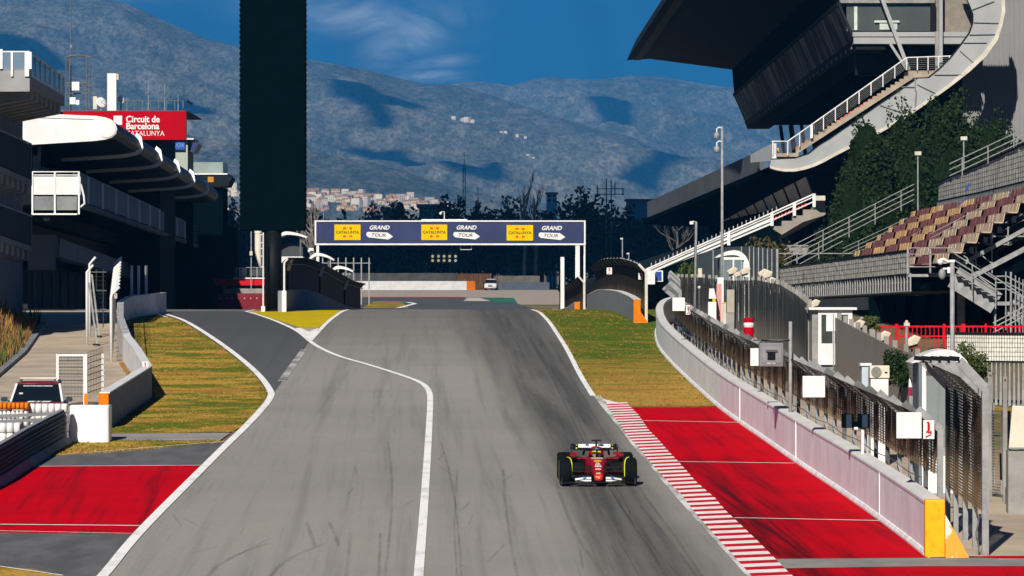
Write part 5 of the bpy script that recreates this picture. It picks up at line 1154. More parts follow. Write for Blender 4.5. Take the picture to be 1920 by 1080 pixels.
for i in range(16): d = 240+i*8; x = XW(d)+.003; q = MB(); q.bb(x, x+.06, d, d+5.5, lerp(13.9, 12.5, (d-236)/138), lerp(16.2, 14.8, (d-236)/138)); q.build('window', m_bluepanel, pb)
# upper balcony
m_mull = mat('pale_mullion', (.42, .50, .58), (.30, .38, .46), .6, rough=.6)
XB = lambda D: -(20+.02*D)
zt = lambda D: lerp(15.56, 14.19, (D-235)/122.); zl = lambda D: lerp(13.94, 12.75, (D-235)/122.)
q = MB(); side_hexa(q, XB(229.7), XB(357), 229.7, 357, 3.6, zl(229.7)-.32, zl(229.7), zl(357)-.32, zl(357)); bal = q.build('balcony', M['dark'], pb)
q = MB(); q.tube([(XB(d)+.0, d, zl(d)-.18) for d in range(236, 358, 11)], .2, 8); q.build('edge_tube', M['conc_dark'], bal)
for i in range(12):
    d = 229.8+i*10.5; q = MB(); side_hexa(q, XB(d)+.10, XB(d+9.6)+.10, d, d+9.6, .06, zl(d)+.06, zt(d)-.08, zl(d+9.6)+.06, zt(d+9.6)-.08); q.build('glass_panel', m_bluepanel, bal)
    q = MB(); d2 = d+8.4; side_hexa(q, XB(d2)+.13, XB(d2+1.7)+.13, d2, d2+1.7, .06, zl(d2), zt(d2)-.08, zl(d2), zt(d2)-.08); q.build('mullion', m_mull, bal)
q = MB(); q.bar((XB(235), 235, zt(235)), (XB(357), 357, zt(357)), .08); q.build('balcony_rail', M['galv'], bal)
q = MB(); q.bb(X(60, 229.4), X(151, 229.4), 229.4, 229.65, Z(365, 229.4), Z(331, 229.4)); q.build('end_panel', M['white'], bal)
q = MB()
for py in (322, 328): q.bb(X(60, 229.4), X(149, 229.4), 229.45, 229.55, Z(py+.9, 229.4), Z(py-.9, 229.4))
for px in (61, 103, 148): q.bb(X(px, 229.4)-.05, X(px, 229.4)+.05, 229.33, 229.398, Z(402, 229.4), Z(322, 229.4))
q.bb(X(60, 229.4), X(145, 229.4), 229.28, 229.32, Z(403, 229.4), Z(400, 229.4)); q.build('end_frame', M['white'], bal)
q = MB(); q.bb(X(62, 229.4), X(144, 229.4), 229.48, 229.54, Z(394, 229.4), Z(368, 229.4)); q.build('end_screen', M['conc_dark'], bal)
q = MB(); q.tube([(X(151, 229.4), 229.5, Z(345, 229.4)), (X(157, 229.4), 229.5, Z(368, 229.4)), (X(158, 229.4), 229.5, Z(382, 229.4)), (X(148, 229.4), 229.5, Z(390, 229.4))], .06, 6); q.build('end_curve', M['white'], bal)
q = MB(); q.bb(X(60, 236), X(62, 236)+2.2, 236, 240, zl(236)-.6, zl(236)-.33); q.build('soffit', M['blackmat'], bal)
# lower balcony
XL = lambda D: -(22.2+.02*D)
za = lambda D: lerp(11.96, 9.45, (D-245)/126.); zc = lambda D: lerp(10.85, 8.75, (D-245)/126.)
q = MB(); side_hexa(q, XL(245), XL(371), 245, 371, 2.0, zc(245)-.25, zc(245), zc(371)-.25, zc(371)); bl2 = q.build('balcony', M['dark'], pb)
q = MB(); side_hexa(q, XL(245)+.06, XL(371)+.06, 245.5, 371, .06, zc(245), za(245), zc(371), za(371)); q.build('glass_panel', m_bluepanel, bl2)
q = MB(); q.add([(XL(245)-.45, 245, zc(245)-.3), (XL(245)+.02, 245, zc(245)-.25), (XL(245)+.12, 245, zc(245)+.15), (XL(245)-.1, 245, za(245)+.1), (XL(245)-.5, 245, za(245)+.1)], [(0, 1, 2, 3, 4)]); q2 = MB().slab(q.v, (0, .4, 0)); q2.build('end_panel', M['conc'], bl2)
q = MB(); q.tube([(XL(d)+.1, d, zc(d)-.12) for d in range(245, 372, 14)], .13, 7); q.build('edge_tube', M['galv_dark'], bl2)
q = MB(); q.bb(X(9, 243), X(102, 243), 243, 244, Z(506, 243), Z(440, 243)); q.build('end_wall', mat('blue_grey_wall', (.15, .17, .21), (.13, .15, .18), .5, rough=.8), pb)
q = MB(); q.bb(X(372, 376), X(413, 376), 376, 400, zg(376)-1, Z(421, 376)); q.build('far_block', M['blackmat'], pb); q = MB(); q.bb(X(300, 374), X(372, 374), 374.5, 395, zg(376)-1, Z(400, 374)); q.build('rear_block', M['blackmat'], pb)
q = MB(); q.bb(X(305, 372.), X(430, 372.), 371., 374, Z(394, 372), Z(390, 372)); q.build('rear_roof', M['white'], pb)
t = thing('cctv_dome', 'small white dome camera hanging under the upper pit balcony', 'camera', (X(87, 236), 236, Z(412, 236))); q = MB(); q.sphere((X(87, 236.5), 236.5, Z(410, 236.5)), .22, 12, 8, 1, 1, .7); q.build('dome', M['conc_dark'], t); q = MB(); q.bb(X(86, 236.5), X(88, 236.5), 236.4, 236.6, Z(406, 236.5), Z(402, 236.5)); q.build('stem', M['galv'], t)

# ---------------------------------------------------------------- red sign building and roof clutter behind
rs = thing('sign_building', 'dark building carrying the red circuit sign above the wing roof', 'building', (X(235, 306), 306, zg(306)))
q = MB(); q.bb(X(110, 304), X(300, 304), 304, 318, zg(304)-1, Z(208, 304)); q.build('wall', M['dark'], rs)
q = MB(); q.bb(X(110, 303), X(349, 303), 303.7, 318, Z(209, 303), Z(206.6, 303)); q.build('roof', M['galv_dark'], rs)
D = 303; sg = thing('red_sign', 'large red sign reading Circuit de Barcelona Catalunya above the black wing roof', 'sign', (X(232, D), D, Z(262, D)))
q = MB(); q.bb(X(118, D), X(347, D), D, D+.5, Z(262, D), Z(208, D)); q.build('panel', M['signred'], sg)
q = MB(); q.bb(X(345, D), X(349, D), D+.1, D+.6, Z(262, D), Z(207, D)); q.build('edge', mat('dark_red', (.2, .01, .015), rough=.6), sg)
for s_, sz, py, bo in (('Circuit de', .66, 224, .018), ('Barcelona', .66, 237, .018), ('CATALUNYA', .52, 250.5, .0)):
    o = text(s_, sz, M['white'], 'lettering', sg, (X(236, D), D-.02, Z(py, D)), bold=bo, align='LEFT', sx=.93)
q = MB(); q.bb(X(213, D), X(229, D), D-.03, D-.003, Z(234, D), Z(217, D)); q.build('emblem', M['white'], sg)
def roofthing(name, label, cat, px, py=207, D=308): return thing(name, label, cat, (X(px, D), D, Z(py, D)))
D = 308
t = roofthing('antenna_frame', 'rusty lattice antenna frame with white boxes on the roof behind the tower terrace', 'antenna', 146)
q = MB()
for px in (124, 131, 163, 168): q.tube([(X(px, D), D, Z(207, D)), (X(px, D), D, Z(108, D))], .05, 5)
for y in (156, 161, 175): q.bb(X(122, D), X(171, D), D-.1, D+.1, Z(y+1, D), Z(y-1, D))
q.tube([(X(px, D), D, Z(108-4*sin(pi*(px-122)/48), D)) for px in range(122, 171, 6)], .07, 5); q.build('frame', M['galv_dark'], t)
for a, b, c, d in ((136, 150, 154, 170), (132, 143, 183, 196), (144, 150, 188, 197)): q = MB(); q.bb(X(a, D), X(b, D), D-.5, D-.15, Z(d, D), Z(c, D)); q.build('aerial_box', M['white'], t)
t = roofthing('whip_aerial', 'very tall thin whip aerial rising over the roof at the left', 'antenna', 130); q = MB(); q.tube([(X(130, D), D+1, Z(207, D)), (X(130, D), D+1, Z(80, D)), (X(130, D), D+1, Z(-20, D))], [.07, .05, .03], 5); q.build('pole', M['galv_dark'], t); q = MB(); q.bb(X(129, D), X(131.5, D), D+.95, D+1.05, Z(88, D), Z(82, D)); q.build('joint', M['galv'], t)
t = roofthing('roof_column', 'white square column standing on the roof by the red sign', 'column', 212); q = MB(); q.bb(X(202, D), X(219, D), D-.4, D+.4, Z(208, D), Z(138, D)); q.build('shaft', M['white'], t); q = MB(); q.bb(X(219, D)+.003, X(223, D), D-.3, D+.3, Z(150, D), Z(139, D)); q.build('side_box', M['cream'], t)
for px, py, r, lb in ((190, 192, .42, 'large white satellite dish left of the white roof column'), (227, 187, .3, 'smaller satellite dish half hidden behind the white roof column')):
    t = roofthing('satellite_dish', lb, 'satellite dish', px, 207, D-.8 if px < 200 else D+1); dd = t.location.y; c = Vector((X(px, dd), dd, Z(py, dd))); ax = Vector((.55, -.75, .35)).normalized(); u = ax.orthogonal().normalized(); w = ax.cross(u); rings = []
    for rr_, k in ((.05, -.12), (.5, -.09), (1, 0), (1, .03), (.5, -.05)): rings.append([c+ax*k*r*2+(u*cos(2*pi*j/18)+w*sin(2*pi*j/18))*r*rr_ for j in range(18)])
    q = MB(); q.loft(rings); q.build('dish', M['white'], t, smooth=True); q = MB(); q.tube([c, c+ax*r*.9], .025, 5); q.tube([c-Vector((0, 0, r)), (c.x, dd, Z(207, dd))], .06, 6); q.build('mount', M['galv'], t)
t = roofthing('roof_cabinet', 'small white cabinet left of the large satellite dish', 'cabinet', 180); q = MB(); q.bb(X(175, D), X(183, D), D-.3, D+.2, Z(205.5, D), Z(181, D)); q.build('case', M['cream'], t, bevel=.03)
for px, py, lb in ((278, 150, 'thin roof aerial above the word Circuit'), (309, 156, 'thin roof aerial near the right part of the red sign'), (334, 178, 'short roof aerial with a small head at the right end of the red sign'), (238, 183, 'short roof aerial just right of the white column')):
    t = roofthing('whip_aerial', lb, 'antenna', px); q = MB(); q.tube([(X(px, D), D, Z(207, D)), (X(px, D), D, Z(py, D))], [.045, .02], 5); q.build('pole', M['galv'], t); q = MB(); q.bb(X(px-1.5, D), X(px+1.5, D), D-.1, D+.1, Z(lerp(207, py, .55)+1.5, D), Z(lerp(207, py, .55)-1.5, D)); q.build('clamp', M['galv_dark'], t)
t = roofthing('roof_railing', 'thin roof railing behind the top of the red sign', 'railing', 295); q = MB(); q.bb(X(240, D), X(348, D), D-2, D-1.95, Z(191, D), Z(190, D)); q.build('rail', M['galv_dark'], t)
for px in range(242, 349, 15): q = MB(); q.bb(X(px, D)-.03, X(px, D)+.03, D-2.07, D-2.003, Z(207, D), Z(190.5, D)); q.build('rail_post', M['galv_dark'], t)
# floodlight on the sign end
t = roofthing('flood_lamp', 'dark floodlight leaning off the right end of the red sign', 'lamp', 350, 205); q = MB(); q.bar((X(349, D), D-3, Z(207, D)), (X(350, D), D-3, Z(195, D)), .05); q.build('arm', M['galv_dark'], t); q = MB(); q.bar((X(357, D), D-3, Z(193, D)), (X(366, D), D-3, Z(199, D)), .2); q.build('lamp_head', M['black'], t)
# blue sponsor tower and the pale buildings by the end of the wing
D = 335; t = thing('sponsor_tower', 'pale tower with a blue sponsor band and white roof edge right of the red sign', 'building', (X(325, D), D, zg(D)))
q = MB(); q.bb(X(288, D), X(352, D), D, D+6, zg(D)-1, Z(322, D)-.003); q.build('base', M['blackmat'], t)
q = MB(); q.bb(X(288, D), X(352, D), D, D+6, Z(322, D), Z(262, D)); q.build('wall', mat('pale_green_wall', (.30, .34, .30), (.26, .30, .265), .5, rough=.7), t)
q = MB(); q.bb(X(286, D), X(347, D), D-.3, D-.003, Z(281, D), Z(264.5, D)); bs = q.build('blue_band', M['blue'], t)
q = MB(); q.bb(X(240, D), X(364, D), D-.6, D+6, Z(262.2, D), Z(259.5, D)); q.build('roof', M['white'], t)
q = MB(); q.slab([(X(357, D), D-.3, Z(284, D)), (X(363, D), D-.3, Z(287, D)), (X(373, D), D-.3, Z(270, D)), (X(364, D), D-.3, Z(264, D))], (0, 4, 0)); q.build('blue_fin', mat('navy_fin', (.02, .035, .12), rough=.4), t)
text('KENVOX', .48, mat('pale_blue_print', (.12, .30, .62), rough=.6), 'lettering', bs, (X(328, D), D-.32, Z(273, D)), shear=.1, sx=.8)
q = MB(); q.disc((X(304, D), D-.31, Z(271.5, D)), .17, 'Y', .02, 14); o = q.build('roundel', M['redprint'], bs); q = MB(); q.bb(X(301, D), X(308, D), D-.33, D-.322, Z(273.5, D), Z(271.5, D)); q.build('stripe', M['white'], o)
q = MB(); q.bb(X(315, D), X(316, D), D-.05, D-.003, Z(310, D), Z(282, D)); q.build('joint', M['conc'], t)
D = 352; t = thing('rear_building', 'low greenish building with white roof slabs beyond the end of the wing roof', 'building', (X(390, D), D, zg(D)))
q = MB(); q.bb(X(352, D), X(418, D), D, D+6, zg(D)-1, Z(352, D)); q.build('base', M['blackmat'], t)
q = MB(); q.bb(X(352, D), X(418, D), D, D+6, Z(352, D)+.003, Z(304, D)); q.build('wall', mat('grey_green_glass', (.22, .27, .26), (.17, .21, .2), .5, rough=.3, spec=.5), t)
q = MB(); q.bb(X(350, D), X(428, D), D-1, D+6, Z(328, D), Z(325.5, D)); q.build('roof_slab', M['white'], t)
q = MB(); q.slab([(X(352, D), D-.9, Z(328.3, D)), (X(430, D), D-.9, Z(328.3, D)), (X(436, D), D-.9, Z(334, D)), (X(428, D), D-.9, Z(350, D)), (X(352, D), D-.9, Z(350, D))], (0, 5, 0)); q.build('dark_fascia', M['dark'], t)
q = MB(); q.bb(X(391, D), X(402, D), D-.93, D-.905, Z(342, D), Z(332, D)); q.build('orange_panel', mat('amber_print', (.45, .2, .01), rough=.6), t)

# ================================================================ right: main grandstand
m_stairw = mat('stair_wall_paint', (.29, .30, .305), (.25, .26, .265), .5, rough=.6)
gs = thing('grandstand', 'huge dark grandstand with an overhanging roof, slanted glass front and white curved stair wall', 'grandstand', (30, 330, zg(330)))
ln = lambda px, py, D, D2: (P(px, py, D).x-.02*(D2-D), P(px, py, D).z-.0175*(D2-D))
def beam(name, poly, d0, d1, m, parent=gs, dx=-.02, dz=-.0175):
    """sweep a section (x, z at d0) along the building"""
    q = MB(); q.loft([[(x+dx*(d-d0), d, z+dz*(d-d0)) for x, z in poly] for d in (d0, d1)]); return q.build(name, m, parent)
rx, rz = X(1173, 430)+.02*110, Z(115, 430)+.0175*110       # at D = 320
beam('roof', [(rx, rz), (rx+2.4, rz+.15), (rx+11.2, rz-1.0), (60, rz+1), (60, rz+4), (rx+1.0, rz+2.2)], 326, 430, mat('roof_dark', (.004, .006, .008), (.003, .0045, .006), .15, stretch=(.2, 2, 1), rough=.8, spec=.15))
beam('roof_fascia', [(rx+.7, rz-.08), (rx+1.5, rz-.03), (rx+1.5, rz+.02), (rx+.7, rz-.03)], 326, 429, mat('fascia_grey', (.07, .085, .085), (.045, .055, .055), .3, stretch=(1, 2, 1), rough=.7))
gx, gz = X(1572, 320), Z(10, 320); gx2, gz2 = X(1600, 320), Z(75, 320)
beam('press_box', [(gx-1.1, gz+13), (gx+0.0, gz), (gx+.15, gz), (36, gz), (36, gz+13)], 322, 430, M['blackmat'])
m_refl = mat('reflecting_glass', (.014, .017, .022), (.24, .21, .20), 1.0, stretch=(.3, .55, .10), rough=.7, spec=.1, lo=.42, hi=.66, detail=7)  # streaks of reflection painted into the base colour
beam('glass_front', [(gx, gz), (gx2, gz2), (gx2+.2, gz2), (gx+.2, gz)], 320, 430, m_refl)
beam('glass_top_rail', [(gx-.12, gz+.25), (gx-.1, gz-.05), (gx+.2, gz+.002), (gx+.2, gz+.25)], 320, 430, M['dark'])
beam('soffit_edge', [(gx2-.05, gz2), (gx2+.25, gz2-.75), (gx2+2.5, gz2-.75), (gx2+2.5, gz2-.003)], 320, 430, M['dark'])
q = MB()
for i in range(28): d = 322+i*3.9; x = lerp(gx, gx2, .5)-.02*(d-320); z = gz2-.3-.0175*(d-320); q.bb(gx2+.05-.02*(d-320), gx2+.12-.02*(d-320), d, d+1.5, z-.25, z)
q.build('soffit_lights', M['conc_dark'], gs)
beam('upper_body', [(gx2+2.5, gz2-.5), (36, gz2-.5), (36, gz-.1), (gx+.3, gz-.1), (gx2+.3, gz2-.1)], 323, 428, M['blackmat'])
beam('back_wall', [(33.5, -2), (37, -2), (37, gz2), (33.5, gz2)], 330, 428, M['blackmat'])
for d in (332, 352, 372, 392, 412, 424):
    for dx in (0, 1.0): q = MB(); x = gx2+3.2-.02*(d-320); q.bar((x+dx, d, gz2-.7-.0175*(d-320)), (x+1.2+dx, d, 18.5-.0175*(d-320)), .35); q.build('raking_column', M['dark'], gs)
# facade facing the camera
fz = lambda y: Z(y, 320)
fx = lambda p: X(p, 320)
q = MB(); q.bb(fx(1588), fx(1752), 320.4, 320.5, fz(58), fz(6)); q.build('facade_window', mat('facade_glass', (.075, .085, .075), (.055, .065, .06), .3, rough=.15, spec=.6), gs)
q = MB(); q.bb(fx(1575), fx(1753), 320, 320.6, fz(5.5), fz(-6)); q.build('window_head', M['conc'], gs)
q = MB(); q.bb(fx(1745), fx(1754), 319.9, 320.39, fz(58), fz(5.6)); q.bb(fx(1596), fx(1754), 319.9, 320.39, fz(60.5), fz(58.1)); q.build('window_frame', M['black'], gs)
q = MB(); q.bb(fx(1602), fx(1608), 320.2, 320.38, fz(56), fz(12)); q.build('mullion', mat('pale_green_frame', (.5, .56, .5), rough=.6), gs)
q = MB(); q.bb(fx(1640), fx(1687), 320.2, 320.3, fz(42), fz(38)); q.bb(fx(1650), fx(1683), 320.31, 320.38, fz(55), fz(42.1)); q.build('office_desk', mat('pale_desk', (.45, .5, .45), rough=.6), gs)
q = MB(); q.bb(fx(1598), fx(1822), 319.6, 321, fz(69), fz(60.6)); q.bb(fx(1600), fx(1820), 319.7, 321, fz(82.5), fz(70)); q.build('slab_edge', m_stairw, gs)
q = MB(); q.bb(fx(1754.3), fx(1826), 320.45, 321, fz(60), fz(-40)); q.build('beige_wall', mat('beige_wall', (.20, .178, .15), rough=.85), gs)
q = MB(); q.bb(fx(1612), fx(1790), 324, 325, fz(136), fz(83)); q.build('recess', M['black'], gs)
q = MB(); q.bar((fx(1645), 319.2, fz(-20)), (fx(1702), 319.2, fz(132)), .28); q.build('diagonal_strut', m_stairw, gs); q = MB(); q.bar((fx(1668), 319.5, fz(83)), (fx(1700), 319.5, fz(132)), .2); q.build('diagonal_strut', m_stairw, gs)
q = MB(); q.bb(fx(1758.5), fx(1765), 319.0, 319.3, fz(133), fz(-40)); q.build('facade_post', m_stairw, gs); q = MB(); q.bb(fx(1752), fx(1759), 319.35, 319.58, fz(133), fz(60)); q.build('facade_post', M['conc'], gs)
# curved white stair wall: one thick plate
outer = [(1880, -30), (1882, 20), (1877, 45), (1868, 72), (1846, 103), (1815, 132), (1780, 161), (1735, 193), (1690, 224), (1640, 252), (1600, 272), (1565, 290), (1545, 301), (1528, 309), (1510, 315), (1490, 319), (1470, 319), (1455, 316.5), (1444, 313)]
inner = [(1800, -30), (1818, 10), (1824, 25), (1824, 42), (1817, 62), (1801, 84), (1782, 108), (1762, 128), (1741, 145), (1720, 146), (1680, 174), (1640, 201), (1600, 229), (1575, 246), (1555, 260), (1535, 272), (1515, 288), (1490, 296), (1446, 298)]
def plate(name, A, B, D, th, m, parent):
    q = MB()
    for (a0, a1), (b0, b1) in zip(zip(A, A[1:]), zip(B, B[1:])):
        c = [P(*a0, D), P(*a1, D), P(*b1, D), P(*b0, D)]; q.hexa([p for p in c]+[p+Vector((0, th, 0)) for p in c])
    return q.build(name, m, parent)
plate('stair_wall', outer, inner, 318, .5, m_stairw, gs)
rim = [(p[0]+(3 if i < 6 else 1), p[1]+(1 if i < 3 else 2.5)) for i, p in enumerate(outer)]; rim2 = [(p[0]-3.5 if i < 6 else p[0]-2, p[1]-(0 if i < 3 else 2.5)) for i, p in enumerate(outer)]
plate('stair_wall_rim', rim, rim2, 317.9, 1.6, M['cream'], gs)
rim3 = [(p[0]-1.2, p[1]-.6) for p in inner]; rim4 = [(p[0]+1.2, p[1]+.6) for p in inner]; plate('stair_wall_edge', rim4, rim3, 317.95, .1, M['dark'], gs)
q = MB()
for (a, b), (c, d) in (((1823, 18), (1864, 2)), ((1826, 42), (1872, 43)), ((1818, 65), (1866, 64)), ((1806, 80), (1850, 80)), ((1800, 95), (1826, 118)), ((1752, 140), (1803, 140)), ((1720, 158), (1754, 175)), ((1716, 163), (1690, 163)), ((1716, 146), (1716, 170)), ((1650, 197), (1698, 213)), ((1716, 205), (1698, 213)), ((1716, 205), (1718, 170))):
    q.bar(P(a, b, 317.93), P(c, d, 317.93), .10, .05)
q.build('panel_joints', M['conc_dark'], gs)
# steps and railing of the stair
q = MB(); n = 26; st0, st1 = (1712, 138), (1492, 281)
for i in range(n):
    a, b = lerp(st0[0], st1[0], i/n), lerp(st0[0], st1[0], (i+1)/n); y = lerp(st0[1], st1[1], i/n); y2 = lerp(st0[1], st1[1], (i+1)/n)
    q.hexa([P(b, y2+9, 318.6), P(a, y+9, 318.6), P(a, y+9, 322), P(b, y2+9, 322), P(b, y-1, 318.6), P(a, y-1, 318.6), P(a, y-1, 322), P(b, y-1, 322)])
q.build('steps', mat('step_concrete', (.34, .28, .21), (.26, .215, .165), .8, rough=.9), gs)
q = MB(); q.bb(fx(1447), fx(1495), 318.6, 322, fz(295), fz(288)); q.bb(fx(1700), fx(1762), 318.6, 322, fz(147), fz(134)); q.build('landing', bpy.data.materials['step_concrete'], gs)
rl = [(1447, 265), (1477, 265), (1700, 108), (1787, 105)]; rb2 = [(1447, 291), (1477, 291), (1700, 131), (1787, 133)]
q = MB(); q.tube([P(a, b, 318.3) for a, b in rl], .05, 6); q.build('handrail', M['white'], gs)
q = MB()
for k in range(1, 7): u = k/7.; q.tube([P(a, lerp(b, d, u), 318.3) for (a, b), (c, d) in zip(rl, rb2)], .012, 4)
q.build('railing_wires', M['galv'], gs)
for i in range(16):
    px = 1449 if i == 0 else (1477 if i == 1 else (1477+(i-1)*22.3 if i < 12 else 1700+(i-11)*20)); yt = interp(rl, px); yb = interp(rb2, px)
    w = .10 if i == 3 else .035; q = MB(); q.bb(X(px, 318.3)-w, X(px, 318.3)+w, 318.25, 318.35, Z(yb, 318.3), Z(yt, 318.3)); q.build('rail_post', M['white'], gs)
q = MB(); D = 321
for px in range(1500, 1710, 8): y = lerp(272, 128, (px-1490)/222.); q.bb(X(px, D)-.12, X(px, D)+.12, 322.2, 322.4, Z(y+10, D), Z(y+6.5, D))
q.build('red_marker_tape', M['redprint'], gs)
o = MB(); o.tube([(fx(1456.5), 319.6, fz(290)), (fx(1456.5), 319.6, fz(278))], .17, 12); o = o.build('waste_bin', mat('yellow_bin', (.75, .42, .0), rough=.5)); tag(o, 'yellow bin on the landing at the foot of the grandstand stair', 'bin')
# parapet of the lower deck, its shaded soffit and the lower gallery glass
px_, pz0, pz1 = X(1446, 320), Z(270, 320), Z(313, 320)
beam('parapet', [(px_, pz1), (px_+.3, pz1-.2), (px_+.3, pz0), (px_, pz0)], 335, 441, mat('parapet_grey', (.10, .105, .115), (.075, .08, .088), .3, stretch=(1, .5, 1), rough=.8), gs, -.0535, -.0189)
q = MB(); q.hexa([(px_-.02, 318.4, Z(303, 320)), (px_+.3, 318.4, Z(303, 320)), (px_-.45, 334.9, Z(305, 335)), (px_-.75, 334.9, Z(305, 335)), (px_-.02, 318.4, pz0), (px_+.3, 318.4, pz0), (px_-.45, 334.9, Z(290, 335)), (px_-.75, 334.9, Z(290, 335))]); q.build('white_parapet', M['white'], gs)
beam('deck_soffit', [(px_+.31, pz1-.25), (px_+3.4, pz1-.5), (px_+9, pz1-.5), (px_+9, pz1+.5), (px_+.31, pz1+.2)], 320, 441, M['blackmat'], gs, -.0535, -.0189)
q = MB()
LG0, LG1 = (1528, 325), (1322, 448)
A0, A1 = P(1512, 330, 325), P(1316, 406, 448); B0, B1 = P(1532, 385, 325), P(1338, 440, 448)
for i in range(11):
    u, v = (i+.06)/11, (i+.9)/11; q = MB(); c = [B0.lerp(B1, u), B0.lerp(B1, v), A0.lerp(A1, v), A0.lerp(A1, u)]; q.slab(c, (.15, 0, 0)); q.build('gallery_glass', mat('brown_reflecting_glass', (.020, .022, .026), (.20, .13, .085), 1.1, stretch=(.5, .5, .16), rough=.3, spec=.6, lo=.5, hi=.68, detail=6) if 'brown_reflecting_glass' not in bpy.data.materials else bpy.data.materials['brown_reflecting_glass'], gs)  # brown reflections painted into the pane colour
q = MB(); q.slab([B0+Vector((.4, 0, -8)), B1+Vector((.4, 0, -6)), A1+Vector((.4, 0, .5)), A0+Vector((.4, 0, .5))], (6, 0, 0)); q.build('gallery_wall', M['blackmat'], gs)
# lower tier: stepped side wall, railings, seats above
D = 314; q = MB(); low = [(1213, 505), (1330, 452), (1445, 402)]; 
sw = [(1200, 525), (1212, 507), (1330, 454), (1446, 403)]
plate('tier_side_wall', [(1200, 512), (1330, 458), (1448, 404)], [(1200, 519), (1330, 470), (1448, 420)], D, 1.2, M['white'], gs)
plate('tier_side_wall', [(1450, 424), (1466, 424), (1466.2, 414), (1486, 414), (1486.2, 404), (1506, 404), (1506.2, 393), (1530, 393)], [(1450, 430), (1466, 440), (1466.2, 440), (1486, 428), (1486.2, 428), (1506, 416), (1506.2, 416), (1545, 404)], D, 1.0, mat('tier_concrete', (.26, .235, .20), (.21, .19, .165), .6, rough=.9), gs)
plate('tier_side_wall', [(1463, 440), (1500, 419), (1530, 380), (1546, 372)], [(1466, 446), (1500, 430), (1530, 413), (1548, 402)], D+1.1, .8, bpy.data.materials['tier_concrete'], gs)
q = MB(); q.bb(X(1529, D), X(1547, D), D-.2, D+1, Z(376, D), Z(367, D)); q.build('stair_head', M['cream'], gs)
for off, r in ((0, .07), (5, .05), (14, .05)): q = MB(); q.tube([P(1208, 507+off*.7, D-.1), P(1330, 452+off*.8, D-.1), P(1446, 400+off, D-.1), P(1526, 364+off, D-.1)], r, 6); q.build('handrail', M['white'], gs)
for px in (1214, 1366, 1447, 1489, 1526): y = interp([(1208, 507), (1330, 452), (1446, 400), (1526, 364)], px); q = MB(); q.bb(X(px, D)-.12, X(px, D)+.12, D-.25, D-.17, Z(y+24, D), Z(y-1, D)); q.build('rail_post', M['white'], gs)
for i in range(30): px = 1222+i*8.1; y = interp([(1208, 507), (1330, 452), (1446, 400), (1526, 364)], px); q = MB(); q.bb(X(px, D)-.04, X(px, D)+.04, D+.6, D+.7, Z(y+2, D), Z(y-8, D)); q.build('rail_stub', M['galv'], gs)
q = MB()
for i in range(24): px = 1365+i*6.2; y = interp([(1208, 507), (1330, 452), (1446, 400), (1526, 364)], px)+11; q.hexa([P(px, y+4, D+1.5), P(px+3.5, y+4, D+1.5), P(px+3.5, y+4, D+1.6), P(px, y+4, D+1.6), P(px+1.5, y-2, D+1.5), P(px+5, y-2, D+1.5), P(px+5, y-2, D+1.6), P(px+1.5, y-2, D+1.6)])
q.build('red_marker_tape', M['redprint'], gs)
q = MB(); q.hexa([P(1205, 530, 328), P(1540, 470, 328), P(1540, 470, 334)+Vector((0, 0, 0)), P(1205, 530, 334), P(1205, 516, 328), P(1540, 385, 328), P(1540, 385, 334), P(1205, 516, 334)]); q.build('tier_body', M['blackmat'], gs)
q = MB(); q.hexa([(9.6, 334, 8), (26, 334, 8), (20, 440, 7), (6.5, 440, 7), (9.6, 334, 10.2), (26, 334, 16.), (20, 440, 14), (6.5, 440, 9.4)]); q.build('seat_tier', M['dark'], gs)
q = MB(); D = 300; q.bb(X(1213, D), X(1228, D), D, D+4, Z(533, D), Z(507, D)); q.bb(X(1228, D)+.01, X(1244, D), D+1, D+4, Z(528, D), Z(507, D)); q.build('entry_box', M['white'], gs); q = MB(); q.bb(X(1230, D), X(1241, D), D+.9, D+.99, Z(525, D), Z(509, D)); q.build('blue_door', M['blue'], gs)
# ribbed pale wall at the right edge
q = MB(); D = 327; i = 0; px = 1806
while px < 1990:
    a, c = X(px, D), X(px+4.6, D); q.hexa([(a, D, 4), (c, D, 4), (c, D+1, 4), (a, D+1, 4), (a, D, 40), (c, D, 40), (c, D+1, 40), (a, D+1, 40)]); q.bb(a+.03, a+.11, D-.16, D-.002, 4, 40); px += 4.65
q.build('ribbed_wall', mat('ribbed_cladding', (.21, .21, .22), (.19, .19, .20), .4, rough=.7), gs)
